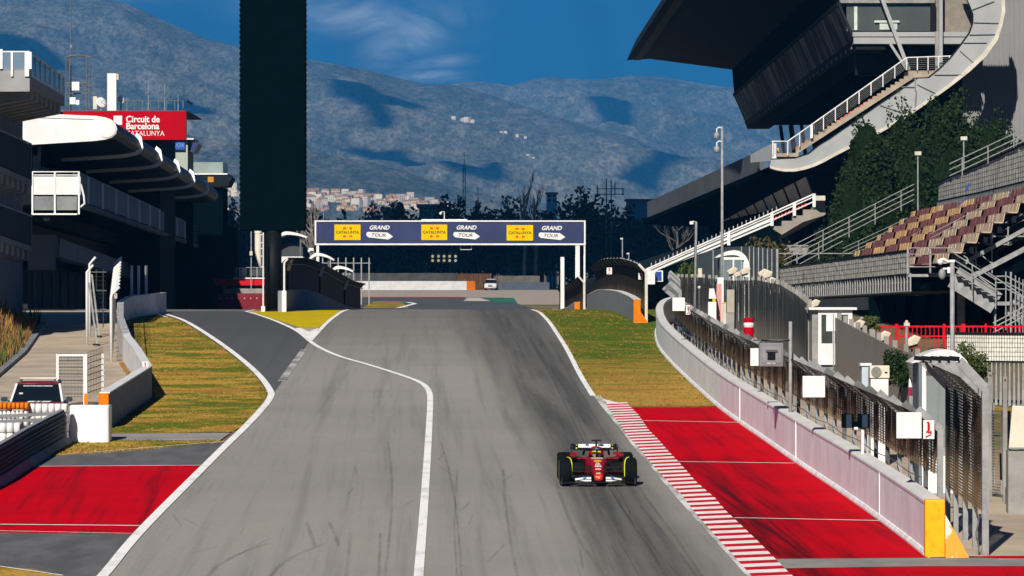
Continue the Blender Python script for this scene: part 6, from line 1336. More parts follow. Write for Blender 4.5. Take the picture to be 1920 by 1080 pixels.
# ================================================================ right: tubular stand with maroon and tan seats
ts = thing('seating_stand', 'steel tube seating stand with maroon and tan checked seats and woven screens', 'grandstand', (20, 200, zg(200)))
m_maroon = mat('maroon_seat', (.20, .070, .072), (.135, .048, .050), 2.5, stretch=(1, 3, .3), rough=.8, lo=.3, hi=.7)
m_tan = mat('tan_seat', (.52, .345, .165), (.40, .25, .115), 2.5, stretch=(1, 3, .3), rough=.8, lo=.3, hi=.7)
m_tan2 = mat('faded_tan_seat', (.46, .36, .26), (.36, .27, .19), 2.5, stretch=(1, 3, .3), rough=.8, lo=.3, hi=.7)
m_woven, _nt, _b = newmat('woven_screen')
def woven():
    N = NT(_nt); uv = N.n('ShaderNodeUVMap'); s = N.sep(uv.outputs[0]); _b.inputs['Roughness'].default_value = .9; _b.inputs['Specular IOR Level'].default_value = .05
    n = N.noise(N.comb(N.math('MULTIPLY', s[0], 1.6), N.math('MULTIPLY', s[1], 2.0), 0), 1.0, 5, .7)
    row = N.math('FRACT', N.math('MULTIPLY', s[1], 3.4)); col = N.math('FRACT', N.math('ADD', N.math('MULTIPLY', s[0], 1.1), N.math('MULTIPLY', n, .5)))
    c = N.mix(N.ramp(n, .35, .65), (.74, .72, .64), (.50, .49, .44)); c = N.mix(N.math('MULTIPLY', N.ramp(col, .55, .85), .72), c, (.035, .04, .042)); c = N.mix(N.math('MULTIPLY', N.ramp(row, .74, .95), .8), c, (.03, .034, .036))
    _nt.links.new(c, _b.inputs['Base Color'])
woven()
def tz(d): return -.006*(d-190)       # the stand falls very slightly away from the corner
FX = lambda d: 18.35-.0187*(d-190)
def front_screen(px_list):
    pass
# curved front screen with slats below
path = [(22.5, 184.5), (20.6, 186.0), (19.2, 188.0), (18.35, 190.5)]
path = [(FX(d), d) for d in (190, 205, 220, 235, 250, 262)]+[(16.6, 272), (15.4, 280)]
zf = lambda d: interp([(190, Z(512, 190)), (262, Z(535, 262)), (280, Z(530, 280))], d)
zt_ = lambda d: interp([(190, Z(470, 190)), (262, Z(502, 262)), (280, Z(508, 280))], d)
b = MB(); uvs = []; al2 = along(path, 1.0); n = 4
for p, t, s in al2:
    for bk in (0, .05):
        for k in range(n): z = lerp(zf(p.y), zt_(p.y), k/(n-1)); b.v.append(Vector((p.x+bk+.04*noise.noise(Vector((s*.6, k, 0))), p.y, z))); uvs.append((s, (z-zf(p.y))*1.15))
for i in range(len(al2)-1):
    for k in range(n-1):
        a = i*2*n+k; b.f.append((a, a+2*n, a+2*n+1, a+1)); a += n; b.f.append((a, a+1, a+2*n+1, a+2*n)); b.m += [0, 0]
uv_strip(b, 'woven_screen', m_woven, ts, uvs)
q = MB(); q.tube([(p.x, p.y, zt_(p.y)+.02) for p, t, s in al2], .05, 6); q.build('screen_rail', M['dark'], ts)
q = MB(); q.tube([(p.x+.1, p.y, zf(p.y)-.85) for p, t, s in al2], .06, 6); q.build('lower_rail', M['galv'], ts)
q = MB()
for p, t, s in along(path, 1.25): q.bb(p.x+.04, p.x+.10, p.y-.2, p.y+.2, zf(p.y)-.85, zf(p.y)-.003)
q.tube([(p.x+.12, p.y, zf(p.y)-.4) for p, t, s in al2], .03, 5); q.build('slat_apron', M['galv'], ts)
q = MB(); q.hexa([(FX(190)+.6, 190.2, 3), (FX(262)+.6, 262, 3), (34, 262, 3), (34, 190.2, 3), (FX(190)+.6, 190.2, zf(190)-.9), (FX(262)+.6, 262, zf(262)-.9), (34, 262, zf(262)+5), (34, 190.2, zf(190)+5)]); 
q = MB(); q.quad((FX(186)+.8, 191, zf(190)-.92), (FX(262)+.8, 262, zf(262)-.92), (FX(262)+2.2, 262, zf(262)-.92), (FX(190)+2.2, 191, zf(190)-.92)); q2 = MB().slab(q.v, (0, 0, .1)); q2.build('walkway', M['galv_dark'], ts)
# seat blocks: eight rows, each block a run of moulded seats
def row_geo(r): return 18.95+r*.655, 1.32+r*.455           # x, height above camera datum at D=190 (relative to CZ)
xend = lambda r: 185.0+0.15*r
TOPROWS = 8
for r in range(8):
    x, zz = row_geo(r); d = xend(r)+.3; k = 0
    d = 183.6+(.9 if r > 3 else 0)
    while d < 237.5:
        L = 6.25; d2 = min(d+L, 238.2); m = (m_tan if d > 199 else m_tan2) if k % 2 == 0 else m_maroon
        q = MB(); ns = max(2, int(round((d2-d)/.52))); w = (d2-d)/ns
        q_skip = set()
        for i in range(ns):
            if i in q_skip: continue
            a, c = d+i*w+.02, d+(i+1)*w-.02; xo = -.0187*(d-190); z = CZ+zz-CZ+CZ*0+tz(d)
            z = CZ+zz+tz(d)-.25; j = .03*rr.uniform(-1, 1)
            q.hexa([(x+xo-.02, a, z), (x+xo+.36, a, z-.02), (x+xo+.36, c, z-.02), (x+xo-.02, c, z), (x+xo-.02, a, z+.05), (x+xo+.36, a, z+.05), (x+xo+.36, c, z+.05), (x+xo-.02, c, z+.05)])
            q.hexa([(x+xo+.365, a, z), (x+xo+.40, a, z), (x+xo+.40, c, z), (x+xo+.365, c, z), (x+xo+.46+j, a+.02, z+.44), (x+xo+.50+j, a+.02, z+.44), (x+xo+.50+j, c-.02, z+.44), (x+xo+.46+j, c-.02, z+.44)])
        if q.v: q.build('seat_block', m, ts)
        d += L+.16; k += 1
    # tread under the row and its end frame
    z = CZ+zz-1.0+tz(210)-.42
for r in range(8):
    x, zz = row_geo(r); q = MB(); d0, d1 = xend(r)+.1, 238.4; z0, z1 = CZ+zz-.67+tz(d0), CZ+zz-.67+tz(d1); x0, x1 = x-.0187*(d0-190)-.25, x-.0187*(d1-190)-.25
    q.hexa([(x0, d0, z0-.05), (x0+.64, d0, z0-.05), (x1+.64, d1, z1-.05), (x1, d1, z1-.05), (x0, d0, z0), (x0+.64, d0, z0), (x1+.64, d1, z1), (x1, d1, z1)])
    q.hexa([(x0+.58, d0+.1, z0+.003), (x0+.63, d0+.1, z0+.003), (x1+.63, d1, z1+.003), (x1+.58, d1, z1+.003), (x0+.58, d0+.1, z0+.36), (x0+.63, d0+.1, z0+.36), (x1+.63, d1, z1+.36), (x1+.58, d1, z1+.36)])
    q.build('tread', M['dark'], ts)
    q = MB(); q.bb(x0+.55, x0+.75, d0-.06, d0-.003, z0, z0+.26); q.build('end_plate', M['galv'], ts)
# handrails across the far end, the stairways and the top
def rails(a, c, n, gap, r=.028, posts=0):
    q = MB()
    for k in range(n): q.tube([Vector(a)+Vector((0, 0, gap*k)), Vector(c)+Vector((0, 0, gap*k))], r, 5)
    for i in range(posts):
        p = Vector(a).lerp(Vector(c), (i+.5)/posts); q.tube([p-Vector((0, 0, .3)), p+Vector((0, 0, gap*(n-1)))], r*1.3, 5)
    q.build('handrail', M['galv'], ts)
rails(P(1470, 497, 242), P(1714, 374, 242), 4, .30, .025, 5)
rails(P(1490, 500, 250), P(1580, 452, 250), 3, .35, .025, 1)
rails(P(1580, 480, 236), P(1700, 424, 236), 3, .22, .016, 2)
rails(P(1700, 462, 218), P(1800, 410, 218), 3, .22, .016, 2)
rails(P(1745, 455, 202), P(1925, 362, 202), 3, .22, .016, 2)
rails(P(1790, 478, 186), P(1925, 410, 186), 2, .3, .016, 1)
# upper woven screen behind the top row
b = MB(); uvs = []; pth = [(24.9, 238), (24.5, 236), (24.45, 228), (24.5, 216), (24.55, 204), (24.6, 190), (24.7, 180)]; n = 4
zt2 = lambda d: interp([(180, Z(245, 185)), (191, Z(256, 191)), (216, Z(312, 216)), (238, Z(345, 238))], d); zb2 = lambda d: interp([(180, Z(318, 185)), (191, Z(333, 191)), (216, Z(362, 216)), (238, Z(379, 238))], d)
al3 = along(pth, 1.0)
for p, t, s in al3:
    for bk in (0, .05):
        for k in range(n): z = lerp(zb2(p.y), zt2(p.y), k/(n-1)); b.v.append(Vector((p.x+bk+.05*noise.noise(Vector((s*.6, k, 7))), p.y, z))); uvs.append((s, (z-zb2(p.y))*1.15))
for i in range(len(al3)-1):
    for k in range(n-1):
        a = i*2*n+k; b.f.append((a, a+2*n, a+2*n+1, a+1)); a += n; b.f.append((a, a+1, a+2*n+1, a+2*n)); b.m += [0, 0]
uv_strip(b, 'woven_screen', m_woven, ts, uvs)
q = MB(); q.tube([(p.x-.03, p.y, zt2(p.y)+.02) for p, t, s in al3], .05, 6); q.tube([(p.x-.03, p.y, zb2(p.y)) for p, t, s in al3], .05, 6); q.build('screen_rail', M['dark'], ts)
q = MB()
for p, t, s in along(pth, .6): q.bb(p.x-.08, p.x-.03, p.y-.05, p.y+.05, zb2(p.y)-.7, zb2(p.y)-.05)
q.tube([(p.x-.055, p.y, zb2(p.y)-.6) for p, t, s in al3], .03, 5)
q.build('slat_apron', M['galv_dark'], ts)
q = MB(); q.bar(P(1798, 384, 195.5), P(1812, 372, 195.5), .30, .05); q.build('torn_blue_cloth', M['blue'], ts); q = MB(); q.bar(P(1812, 358, 196), P(1817, 344, 196), .1); q.build('blue_ribbon', M['blue'], ts)
rails(P(1780, 330, 206), P(1925, 262, 206), 3, .30, .025, 3)
# platform edge, under frame and near end bracing
D = 185.5; q = MB(); q.bb(X(1702, D), X(1790, D), D, D+.5, Z(519, D), Z(514, D)); q.build('edge_beam', M['galv'], ts)
q = MB()
for px in (1702, 1744, 1786): q.bb(X(px, D)-.04, X(px, D)+.04, D-.06, D-.003, Z(514, D), Z(464, D))
q.bb(X(1702, D), X(1786, D), D-.1, D-.063, Z(465.5, D), Z(464, D)); q.bb(X(1702, D), X(1786, D), D-.1, D-.063, Z(477, D), Z(476, D)); q.bb(X(1702, D), X(1790, D), D-.1, D-.063, Z(501, D), Z(499.5, D)); q.build('front_railing', M['galv'], ts)
for a, b_, w in (((1795, 500), (1925, 428), .18), ((1808, 526), (1930, 462), .22), ((1786, 465), (1925, 560), .05), ((1786, 480), (1870, 546), .05), ((1830, 470), (1867, 500), .05), ((1800, 475), (1848, 475), .06), ((1848, 458), (1890, 458), .06), ((1860, 443), (1925, 443), .06), ((1860, 440), (1860, 512), .06), ((1830, 462), (1830, 520), .06), ((1799, 480), (1799, 520), .06), ((1890, 425), (1890, 460), .06)):
    q = MB(); q.bar(P(*a, D), P(*b_, D), w); q.build('brace', M['galv'], ts)
q = MB(); c = [P(1858, 476, 187), P(1930, 430, 187), P(1930, 478, 187), P(1868, 478, 187)]; q.slab(c, (0, .1, 0)); q.build('tarpaulin', mat('grey_tarpaulin', (.07, .075, .07), (.05, .055, .05), 1, rough=.9), ts)
for px, dd in ((1802, 190), (1802, 206), (1760, 225), (1700, 240)): q = MB(); x = X(px, dd); q.tube([(x, dd, zg(dd)-.2), (x, dd, Z(548, dd))], .19, 10); q.build('column', M['conc'], ts)
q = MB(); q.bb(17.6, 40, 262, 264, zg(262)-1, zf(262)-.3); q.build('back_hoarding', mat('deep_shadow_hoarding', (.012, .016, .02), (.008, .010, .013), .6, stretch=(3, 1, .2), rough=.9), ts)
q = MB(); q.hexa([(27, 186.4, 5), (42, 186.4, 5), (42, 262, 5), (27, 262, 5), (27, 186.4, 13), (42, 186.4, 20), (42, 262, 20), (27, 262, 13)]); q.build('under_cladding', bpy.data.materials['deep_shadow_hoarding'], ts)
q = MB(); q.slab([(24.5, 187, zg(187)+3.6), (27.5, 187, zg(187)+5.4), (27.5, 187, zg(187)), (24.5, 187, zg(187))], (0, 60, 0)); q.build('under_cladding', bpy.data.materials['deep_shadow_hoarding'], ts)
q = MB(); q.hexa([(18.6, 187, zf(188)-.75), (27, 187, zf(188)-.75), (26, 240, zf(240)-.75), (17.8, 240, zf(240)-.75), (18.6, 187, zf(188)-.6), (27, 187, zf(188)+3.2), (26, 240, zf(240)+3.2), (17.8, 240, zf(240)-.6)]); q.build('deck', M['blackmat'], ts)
# near access stair
st = thing('access_stair', 'steel access stair with tube railings at the near end of the seating stand', 'stairs', (23, 182, zg(182))); D = 182
q = MB(); q.bar(P(1788, 519, D), P(1868, 569, D), .16, 1.0); q.bar(P(1868, 569, D), P(1895, 569, D), .16, 1.0, up=(0, 1, 0)); q.bar(P(1895, 570, D), P(1935, 596, D), .16, 1.0); q.build('stringer', M['galv'], st)
q = MB()
for i in range(7): a = lerp(1792, 1862, i/6.); y = lerp(517, 561, i/6.); q.bb(X(a, D), X(a+9, D), D-.5, D+.5, Z(y+1, D), Z(y-1.5, D))
for i in range(4): a = lerp(1898, 1930, i/3.); y = lerp(570, 590, i/3.); q.bb(X(a, D), X(a+9, D), D-.5, D+.5, Z(y+1, D), Z(y-1.5, D))
q.build('steps', M['conc'], st)
for k in (0, 12, 24): q = MB(); q.tube([P(1790, 476+k, D-.5), P(1868, 525+k, D-.5), P(1868, 518+k, D-.5), P(1888, 518+k, D-.5), P(1930, 540+k, D-.5)], .03, 6); q.build('handrail', M['galv'], st)
for px in (1823, 1867, 1886, 1896, 1904, 1911, 1918): y = interp([(1790, 476), (1868, 520), (1888, 508), (1930, 530)], px); q = MB(); q.tube([P(px, y, D-.5), P(px, y+(60 if px < 1870 else 110), D-.5)], .028, 5); q.build('baluster', M['galv'], st)
q = MB(); q.bb(X(1893, D)-.04, X(1893, D)+.04, D-.5, D-.4, zg(D), Z(510, D)); q.bb(X(1868, D)-.04, X(1868, D)+.04, D+.4, D+.5, zg(D), Z(565, D)); q.build('leg', M['galv'], st)
for k in (0, 9, 18): q = MB(); q.tube([P(1862, 606+k, 172), P(1930, 570+k, 172)], .03, 6); q.build('lower_handrail', M['galv'], st)
# woven barrier at the right with slats below
wf = thing('woven_barrier', 'pale woven screen barrier with grey slats below at the right edge beneath the red railing', 'fence', (16, 141, zg(141)))
pth = [(15.0, 141.5), (16.2, 140), (17.6, 139), (20, 138)]; b = MB(); uvs = []; al4 = along(pth, .5); z0, z1 = Z(676, 140), Z(626, 140)
for p, t, s in al4:
    for bk in (0, .04):
        for k in range(3): z = lerp(z0, z1, k/2); b.v.append(Vector((p.x, p.y+bk+.03*noise.noise(Vector((s*.9, k, 2))), z))); uvs.append((s*9, (z-z0)*1.9))
for i in range(len(al4)-1):
    for k in range(2): a = i*6+k; b.f.append((a, a+6, a+7, a+1)); a += 3; b.f.append((a, a+1, a+7, a+6)); b.m += [0, 0]
uv_strip(b, 'woven_screen', m_woven, wf, uvs)
q = MB(); q.tube([(p.x, p.y-.05, z1+.02) for p, t, s in al4], .04, 6); q.tube([(p.x, p.y-.05, z0-.03) for p, t, s in al4], .03, 6); q.build('rail', M['dark'], wf)
q = MB()
for i, (p, t, s) in enumerate(along(pth, .17)): q.hexa([(p.x-.045, p.y-.04, zg(p.y)), (p.x+.045, p.y-.04, zg(p.y)), (p.x+.045, p.y, zg(p.y)), (p.x-.045, p.y, zg(p.y)), (p.x-.02, p.y-.04, z0-.07), (p.x+.02, p.y-.04, z0-.07), (p.x+.02, p.y, z0-.07), (p.x-.02, p.y, z0-.07)])
q.build('slats', M['galv'], wf)
# red railing
rf = thing('red_railing', 'bright red bar railing with thicker posts in the dark under the seating stand', 'railing', (16, 166, zg(166))); D = 166
q = MB(); q.bb(X(1618, D), X(1925, D), D-.03, D+.03, Z(614, D), Z(610.5, D)); q.bb(X(1680, D), X(1785, D), D-.03, D+.03, Z(632, D), Z(629, D)); q.build('rail', M['red'], rf)
q = MB(); px = 1622
while px < 1925: q.bb(X(px, D)-.018, X(px, D)+.018, D-.02, D+.02, Z(662, D), Z(614, D)); px += 8.1
q.build('bars', M['red'], rf)
for px, w in ((1614, 5), (1681, 6), (1770, 5), (1806, 8), (1848, 4)): q = MB(); q.bb(X(px-w/2, D), X(px+w/2, D), D-.06, D+.06, Z(665, D), Z(607, D)); q.build('post', M['red'], rf)
for px in (1615, 1637): x = X(px, 164); o = MB().bb(x-.07, x+.07, 163.9, 164.1, zg(164), Z(594, 164)).build('concrete_post', M['conc']); tag(o, 'pale concrete post before the red railing, %s one of two' % ('left' if px < 1620 else 'right'), 'post', 'concrete posts by the red railing')
# vertical dark cladding in the shade below the stand
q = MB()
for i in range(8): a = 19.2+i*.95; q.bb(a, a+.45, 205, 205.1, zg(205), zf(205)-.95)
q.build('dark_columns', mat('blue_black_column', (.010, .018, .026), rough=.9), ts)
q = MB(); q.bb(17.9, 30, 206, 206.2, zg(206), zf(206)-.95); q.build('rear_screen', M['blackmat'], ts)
# dark ribbed fence left of the stand
rbf = thing('ribbed_fence', 'dark blue ribbed metal fence left of the seating stand above the white booth', 'fence', (13, 230, zg(230)))
q = MB(); D = 236
pts = [(1302, 478), (1330, 470), (1360, 463), (1400, 462), (1430, 465), (1457, 468)]
px = 1302
while px < 1457: y = interp(pts, px); q.bb(X(px, D), X(px+3.2, D), D, D+.08, zg(D)-1, Z(y, D)); q.bb(X(px+3.2, D)+.002, X(px+4.4, D), D-.06, D, zg(D)-1, Z(y, D)); px += 4.4
q.build('sheeting', mat('ribbed_blue_black', (.016, .030, .040), (.012, .022, .03), .8, rough=.5), rbf)
for px in (1337, 1390, 1405, 1413, 1422, 1430, 1439, 1447): q = MB(); y = interp(pts, px); q.bb(X(px, D)-.03, X(px, D)+.03, D-.10, D-.063, zg(D), Z(y, D)); q.build('seam', M['galv'], rbf)
q = MB(); q.bb(X(1455, D), X(1459, D), D-.2, D-.1, zg(D), Z(467, D)); q.build('end_post', M['galv'], rbf); q = MB(); q.bb(X(1459, D), X(1600, D), D-.15, D-.1, Z(476, D), Z(474.5, D)); q.build('rail', M['galv'], rbf)
t = thing('grey_rail', 'grey tube barrier below the concrete stair of the grandstand', 'railing', (X(1500, 270), 270, zg(270))); D = 270; q = MB(); q.bb(X(1475, D), X(1516, D), D, D+.1, Z(462, D), Z(459.5, D)); q.bb(X(1498, D), X(1502, D), D-.1, D-.003, Z(478, D), Z(459.5, D)); q.bb(X(1480, D), X(1516, D), D+.1, D+.5, Z(477, D), Z(464, D)); q.build('rail', M['conc'], t)

# ================================================================ marshal booths, cabin, lamps on poles, clutter by the service road
def booth(px0, px1, py, D, label, back=1.6, seat=False):
    """booth whose curved white roof sweeps down its right side"""
    t = thing('marshal_booth', label, 'booth', (X((px0+px1)/2, D), D, zg(D)), 'curved white marshal booths by the service road'); x0, x1 = X(px0, D), X(px1, D); w = x1-x0; zt = Z(py, D); zb = zg(D)
    out = [(-.04, -.22), (.10, -.13), (.25, -.06), (.40, -.015), (.52, 0), (.66, -.02), (.78, -.09), (.88, -.19), (.95, -.32), (.99, -.48), (1.0, -.66)]; inn = [(-.04, -.235), (.10, -.20), (.25, -.165), (.40, -.15), (.52, -.15), (.64, -.175), (.74, -.23), (.82, -.32), (.87, -.43), (.90, -.56), (.905, -.68)]
    q = MB(); rings = []
    for (a, b_), (c, d) in zip(out, inn): rings.append([(x0+a*w, D, zt+b_*w), (x0+a*w, D+back, zt+b_*w), (x0+c*w, D+back, zt+d*w), (x0+c*w, D, zt+d*w)])
    q.loft(rings); q.build('roof', M['white'], t)
    q = MB(); q.bb(x0+.905*w, x0+w, D, D+back, zb, zt-.685*w); q.build('side_wall', M['white'], t)
    q = MB(); q.bb(x0+.13*w, x0+.20*w, D-.04, D+.04, zb, zt-.21*w); q.bb(x0+.80*w, x0+.90*w, D-.04, D+.04, zb, zt-.36*w); q.bb(x0+.20*w, x0+.80*w, D-.04, D+.04, zt-.30*w, zt-.215*w); q.build('front_frame', M['white'], t)
    q = MB(); q.bb(x0+.47*w, x0+.52*w, D-.035, D+.03, zb+.9, zt-.302*w); q.build('mullion', M['white'], t) if seat else None
    q = MB(); q.bb(x0+.20*w, x0+.80*w, D-.03, D+.03, zb, zb+.95); q.build('front_panel', M['white'], t)
    q = MB(); q.bb(x0+.2*w, x0+.8*w, D-.008, D+.008, zb+.953, zt-.302*w); q.build('window', m_glassf, t)
    q = MB(); q.bb(x0+.08*w, x0+.125*w, D+.05, D+back, zb, zt-.24*w); q.build('left_wall', mat('booth_grey', (.12, .15, .18), rough=.5), t)
    if seat: q = MB(); q.bb(x0+.15*w, x0+.88*w, D+.4, D+.9, zb, zb+1.25); q.build('bench', M['blackmat'], t)
    return t
booth(1714, 1826, 655, 104, 'nearest white marshal booth with a curved roof behind the tall burnt fence')
t = thing('notice', 'white notice with an orange round print in the nearest booth window', 'sign', (X(1741, 103.7), 103.7, Z(698, 103.7))); q = MB(); q.bb(X(1735, 103.8), X(1748, 103.8), 103.8, 103.82, Z(695, 103.8), Z(676, 103.8)); q.build('sheet', M['white'], t); q = MB(); q.disc((X(1742, 103.8), 103.79, Z(683, 103.8)), .06, 'Y', .01, 14); q.build('round_print', mat('orange_red_print', (.65, .12, .03), rough=.7), t)
booth(1345, 1406, 469, 208, 'distant white marshal booth with a curved roof in front of the dark ribbed fence', 2.2, True)
# a marshal sits in the far booth
def skin_body(parent, vs, es, rs, m, name='body'):
    me = bpy.data.meshes.new(name); me.from_pydata(vs, es, []); me.materials.append(m); o = bpy.data.objects.new(name, me); COL.objects.link(o); o.parent = parent
    bm = bmesh.new(); bm.from_mesh(me); lay = bm.verts.layers.skin.verify()
    for i, v in enumerate(bm.verts): v[lay].radius = (rs[i], rs[i]); v[lay].use_root = (i == 0)
    bm.to_mesh(me); bm.free(); o.modifiers.new('skin', 'SKIN'); su = o.modifiers.new('sub', 'SUBSURF'); su.levels = 1; su.render_levels = 1; return o
def person(x, D, zb, label, top, orange):
    t = thing('person', label, 'person', (x, D, zb))
    skin_body(t, [(0, 0, .9), (0, 0, 1.12), (0, .02, 1.35), (0, .01, 1.46), (0, 0, 1.56), (0, 0, 1.68), (.18, 0, 1.38), (.25, -.04, 1.12), (.2, -.2, .98), (-.18, 0, 1.38), (-.25, -.04, 1.12), (-.2, -.2, .98), (.1, 0, .82), (.11, -.02, .46), (.11, .02, .08), (.11, -.12, .04), (-.1, 0, .82), (-.11, -.02, .46), (-.11, .02, .08), (-.11, -.12, .04)],
        [(0, 1), (1, 2), (2, 3), (3, 4), (4, 5), (2, 6), (6, 7), (7, 8), (2, 9), (9, 10), (10, 11), (0, 12), (12, 13), (13, 14), (14, 15), (0, 16), (16, 17), (17, 18), (18, 19)],
        [.15, .14, .16, .065, .085, .08, .08, .055, .04, .08, .055, .04, .1, .07, .05, .04, .1, .07, .05, .04], orange)
    q = MB(); q.sphere((0, .0, 1.70), .105, 10, 6, 1, 1, .8); q.build('cap', M['blackmat'], t, world=False); return t
person(X(1387, 208.6), 209.0, zg(209)+.3, 'person in a dark cap and orange vest inside the distant marshal booth', 0, mat('orange_vest', (.50, .16, .02), (.02, .02, .03), 4, rough=.9, lo=.4, hi=.45))
# white cabin with a door
D = 150; t = thing('white_cabin', 'white wooden cabin with a glazed door between two shade net fences', 'cabin', (X(1565, D), D, zg(D)+.8)); zb = Z(684, D); zt = Z(581, D)
q = MB(); q.bb(X(1534, D), X(1540, D), D-.03, D+.05, zb, zt); q.bb(X(1590, D), X(1598, D), D-.03, D+.05, zb, zt); q.bb(X(1540, D)+.002, X(1590, D)-.002, D-.03, D+.05, Z(590, D), zt); q.build('frame', M['white'], t)
q = MB(); q.bb(X(1540, D), X(1572, D), D-.02, D+.04, zb, Z(644, D)); q.bb(X(1561, D), X(1565, D), D-.02, D+.04, Z(644, D)+.002, Z(590, D)-.002); q.build('door', M['white'], t)
for px in range(1544, 1572, 5): q = MB(); q.bb(X(px, D), X(px+.7, D), D-.026, D-.0205, zb+.05, Z(646, D)); q.build('door_batten', M['cream'], t)
q = MB(); q.bb(X(1540, D), X(1561, D), D, D+.02, Z(643.8, D), Z(590.2, D)); q.bb(X(1565, D), X(1590, D), D, D+.02, Z(643.8, D), Z(590.2, D)); q.build('pane', mat('cabin_glass', (.05, .06, .055), (.035, .042, .04), 1, rough=.1, spec=.6), t)
q = MB(); q.bb(X(1549, D), X(1576, D), D-.045, D-.035, Z(621, D), Z(590, D)); q.build('paper', M['white'], t)
q = MB(); q.bb(X(1572, D), X(1590, D), D-.02, D+.04, zb, Z(644, D)); q.build('side_panel', M['cream'], t)
q = MB(); q.bb(X(1523, D), X(1534, D)-.003, D+.05, D+1.6, zb, zt); q.bb(X(1534, D), X(1598, D), D+1.5, D+1.6, zb, zt); q.bb(X(1592, D), X(1598, D), D+.053, D+1.497, zb, zt); q.build('wall', M['conc'], t)
q = MB(); q.bb(X(1516, D), X(1606, D), D-.2, D+1.8, zt+.003, zt+.09); q.build('roof', M['white'], t)
q = MB(); q.bb(X(1520, D), X(1600, D), D+.1, D+1.6, zg(D), zb-.003); q.build('plinth', M['conc'], t)
q = MB(); q.bb(X(1561.5, D), X(1563.5, D), D-.06, D-.046, zb-.1, Z(588, D)); q.build('door_pole', M['galv'], t)
# tall camera poles and lamp posts
def dome_cam(q_parent, x, D, z, arm, name='dome_camera'):
    q = MB(); q.tube([(x, D, z+.35), (x-arm*.6, D, z+.38), (x-arm, D, z+.3), (x-arm, D, z+.12)], .035, 6); o = q.build(name, M['white'], q_parent); q = MB(); q.sphere((x-arm, D, z), .14, 10, 7, 1, 1, 1.25); q.build('dome', M['galv'], o)
D = 190; x = X(1354, D); t = thing('camera_pole', 'tall thin pole with two hanging dome cameras left of the grandstand', 'camera', (x, D, zg(D))); q = MB(); q.tube([(x, D, zg(D)), (x, D, Z(237, D))], [.075, .055], 8); q.build('pole', M['galv'], t, smooth=True); dome_cam(t, x, D, Z(254, D), .25); dome_cam(t, x, D, Z(280, D), .25)
D = 176; x = X(1305, D); t = thing('lamp_post', 'lamp post with a cranked head and grey box left of the distant booth', 'lamp post', (x, D, zg(D))); q = MB(); q.tube([(x-.1, D, zg(D)), (x, D, Z(416, D)), (X(1299, D), D, Z(416, D))], .06, 8); q.build('pole', M['galv'], t, smooth=True); q = MB(); q.bb(X(1293, D), X(1300, D), D-.15, D+.15, Z(421, D), Z(415, D)); q.build('lamp_head', M['white'], t, bevel=.02); q = MB(); q.bb(X(1308.5, D), X(1316, D), D-.1, D+.05, Z(520, D), Z(503, D)); q.build('box', M['cream'], t)
D = 113; x = X(1785.5, D); t = thing('camera_pole', 'stout grey pole with two white dome cameras in front of the seating stand', 'camera', (x, D, zg(D))); q = MB(); q.tube([(x, D, zg(D)), (x, D, Z(487, D))], .063, 12); q.build('pole', M['galv'], t, smooth=True)
q = MB(); q.tube([(x, D, Z(500, D)), (x, D, Z(490.5, D)), (X(1778, D), D, Z(490.5, D)), (X(1770, D), D, Z(486, D)), (X(1763, D), D, Z(487, D))], .04, 8); q.bb(x-.08, x+.06, D-.08, D+.08, Z(492, D), Z(487, D)); o = q.build('upper_camera', M['white'], t); q = MB(); q.sphere((X(1763, D), D, Z(491, D)), .085, 12, 8); q.build('dome', M['white'], o)
q = MB(); q.bb(X(1776, D), x-.06, D-.05, D+.05, Z(512, D), Z(501, D)); q.tube([(X(1776, D), D, Z(504, D)), (X(1768, D), D, Z(504, D))], .03, 6); o = q.build('lower_camera', M['white'], t); q = MB(); q.sphere((X(1766.5, D), D, Z(514, D)), .10, 12, 8, 1, 1, 1.5); q.build('dome', M['galv'], o)
D = 117; x = X(1700, D); t = thing('thin_pole', 'thin pale pole topped by small camera fittings between the red railing and the booth', 'pole', (x, D, zg(D))); q = MB(); q.tube([(x-.03, D, zg(D)), (x, D, Z(604, D))], .04, 8); q.build('pole', M['galv'], t); q = MB(); q.bb(x-.08, x+.08, D-.06, D+.06, Z(611, D), Z(605, D)); q.sphere((x, D, Z(603.5, D)), .05); q.build('fitting', M['cream'], t)
for px, D, py, lb in ((1721, 262, 284, 'slim floodlight pole standing before the pines, left one'), (1807, 262, 256, 'slim floodlight pole standing before the pines, right one')):
    x = X(px, D); t = thing('lamp_post', lb, 'lamp post', (x, D, zg(D)), 'floodlight poles before the pines'); q = MB(); q.tube([(x, D, zg(D)), (x, D, Z(py+5, D))], .05, 6); q.build('pole', M['galv'], t); q = MB(); q.bb(X(px-6, D), X(px+6, D), D-.15, D+.15, Z(py+7, D), Z(py, D)); q.build('lamp_head', M['cream'], t)
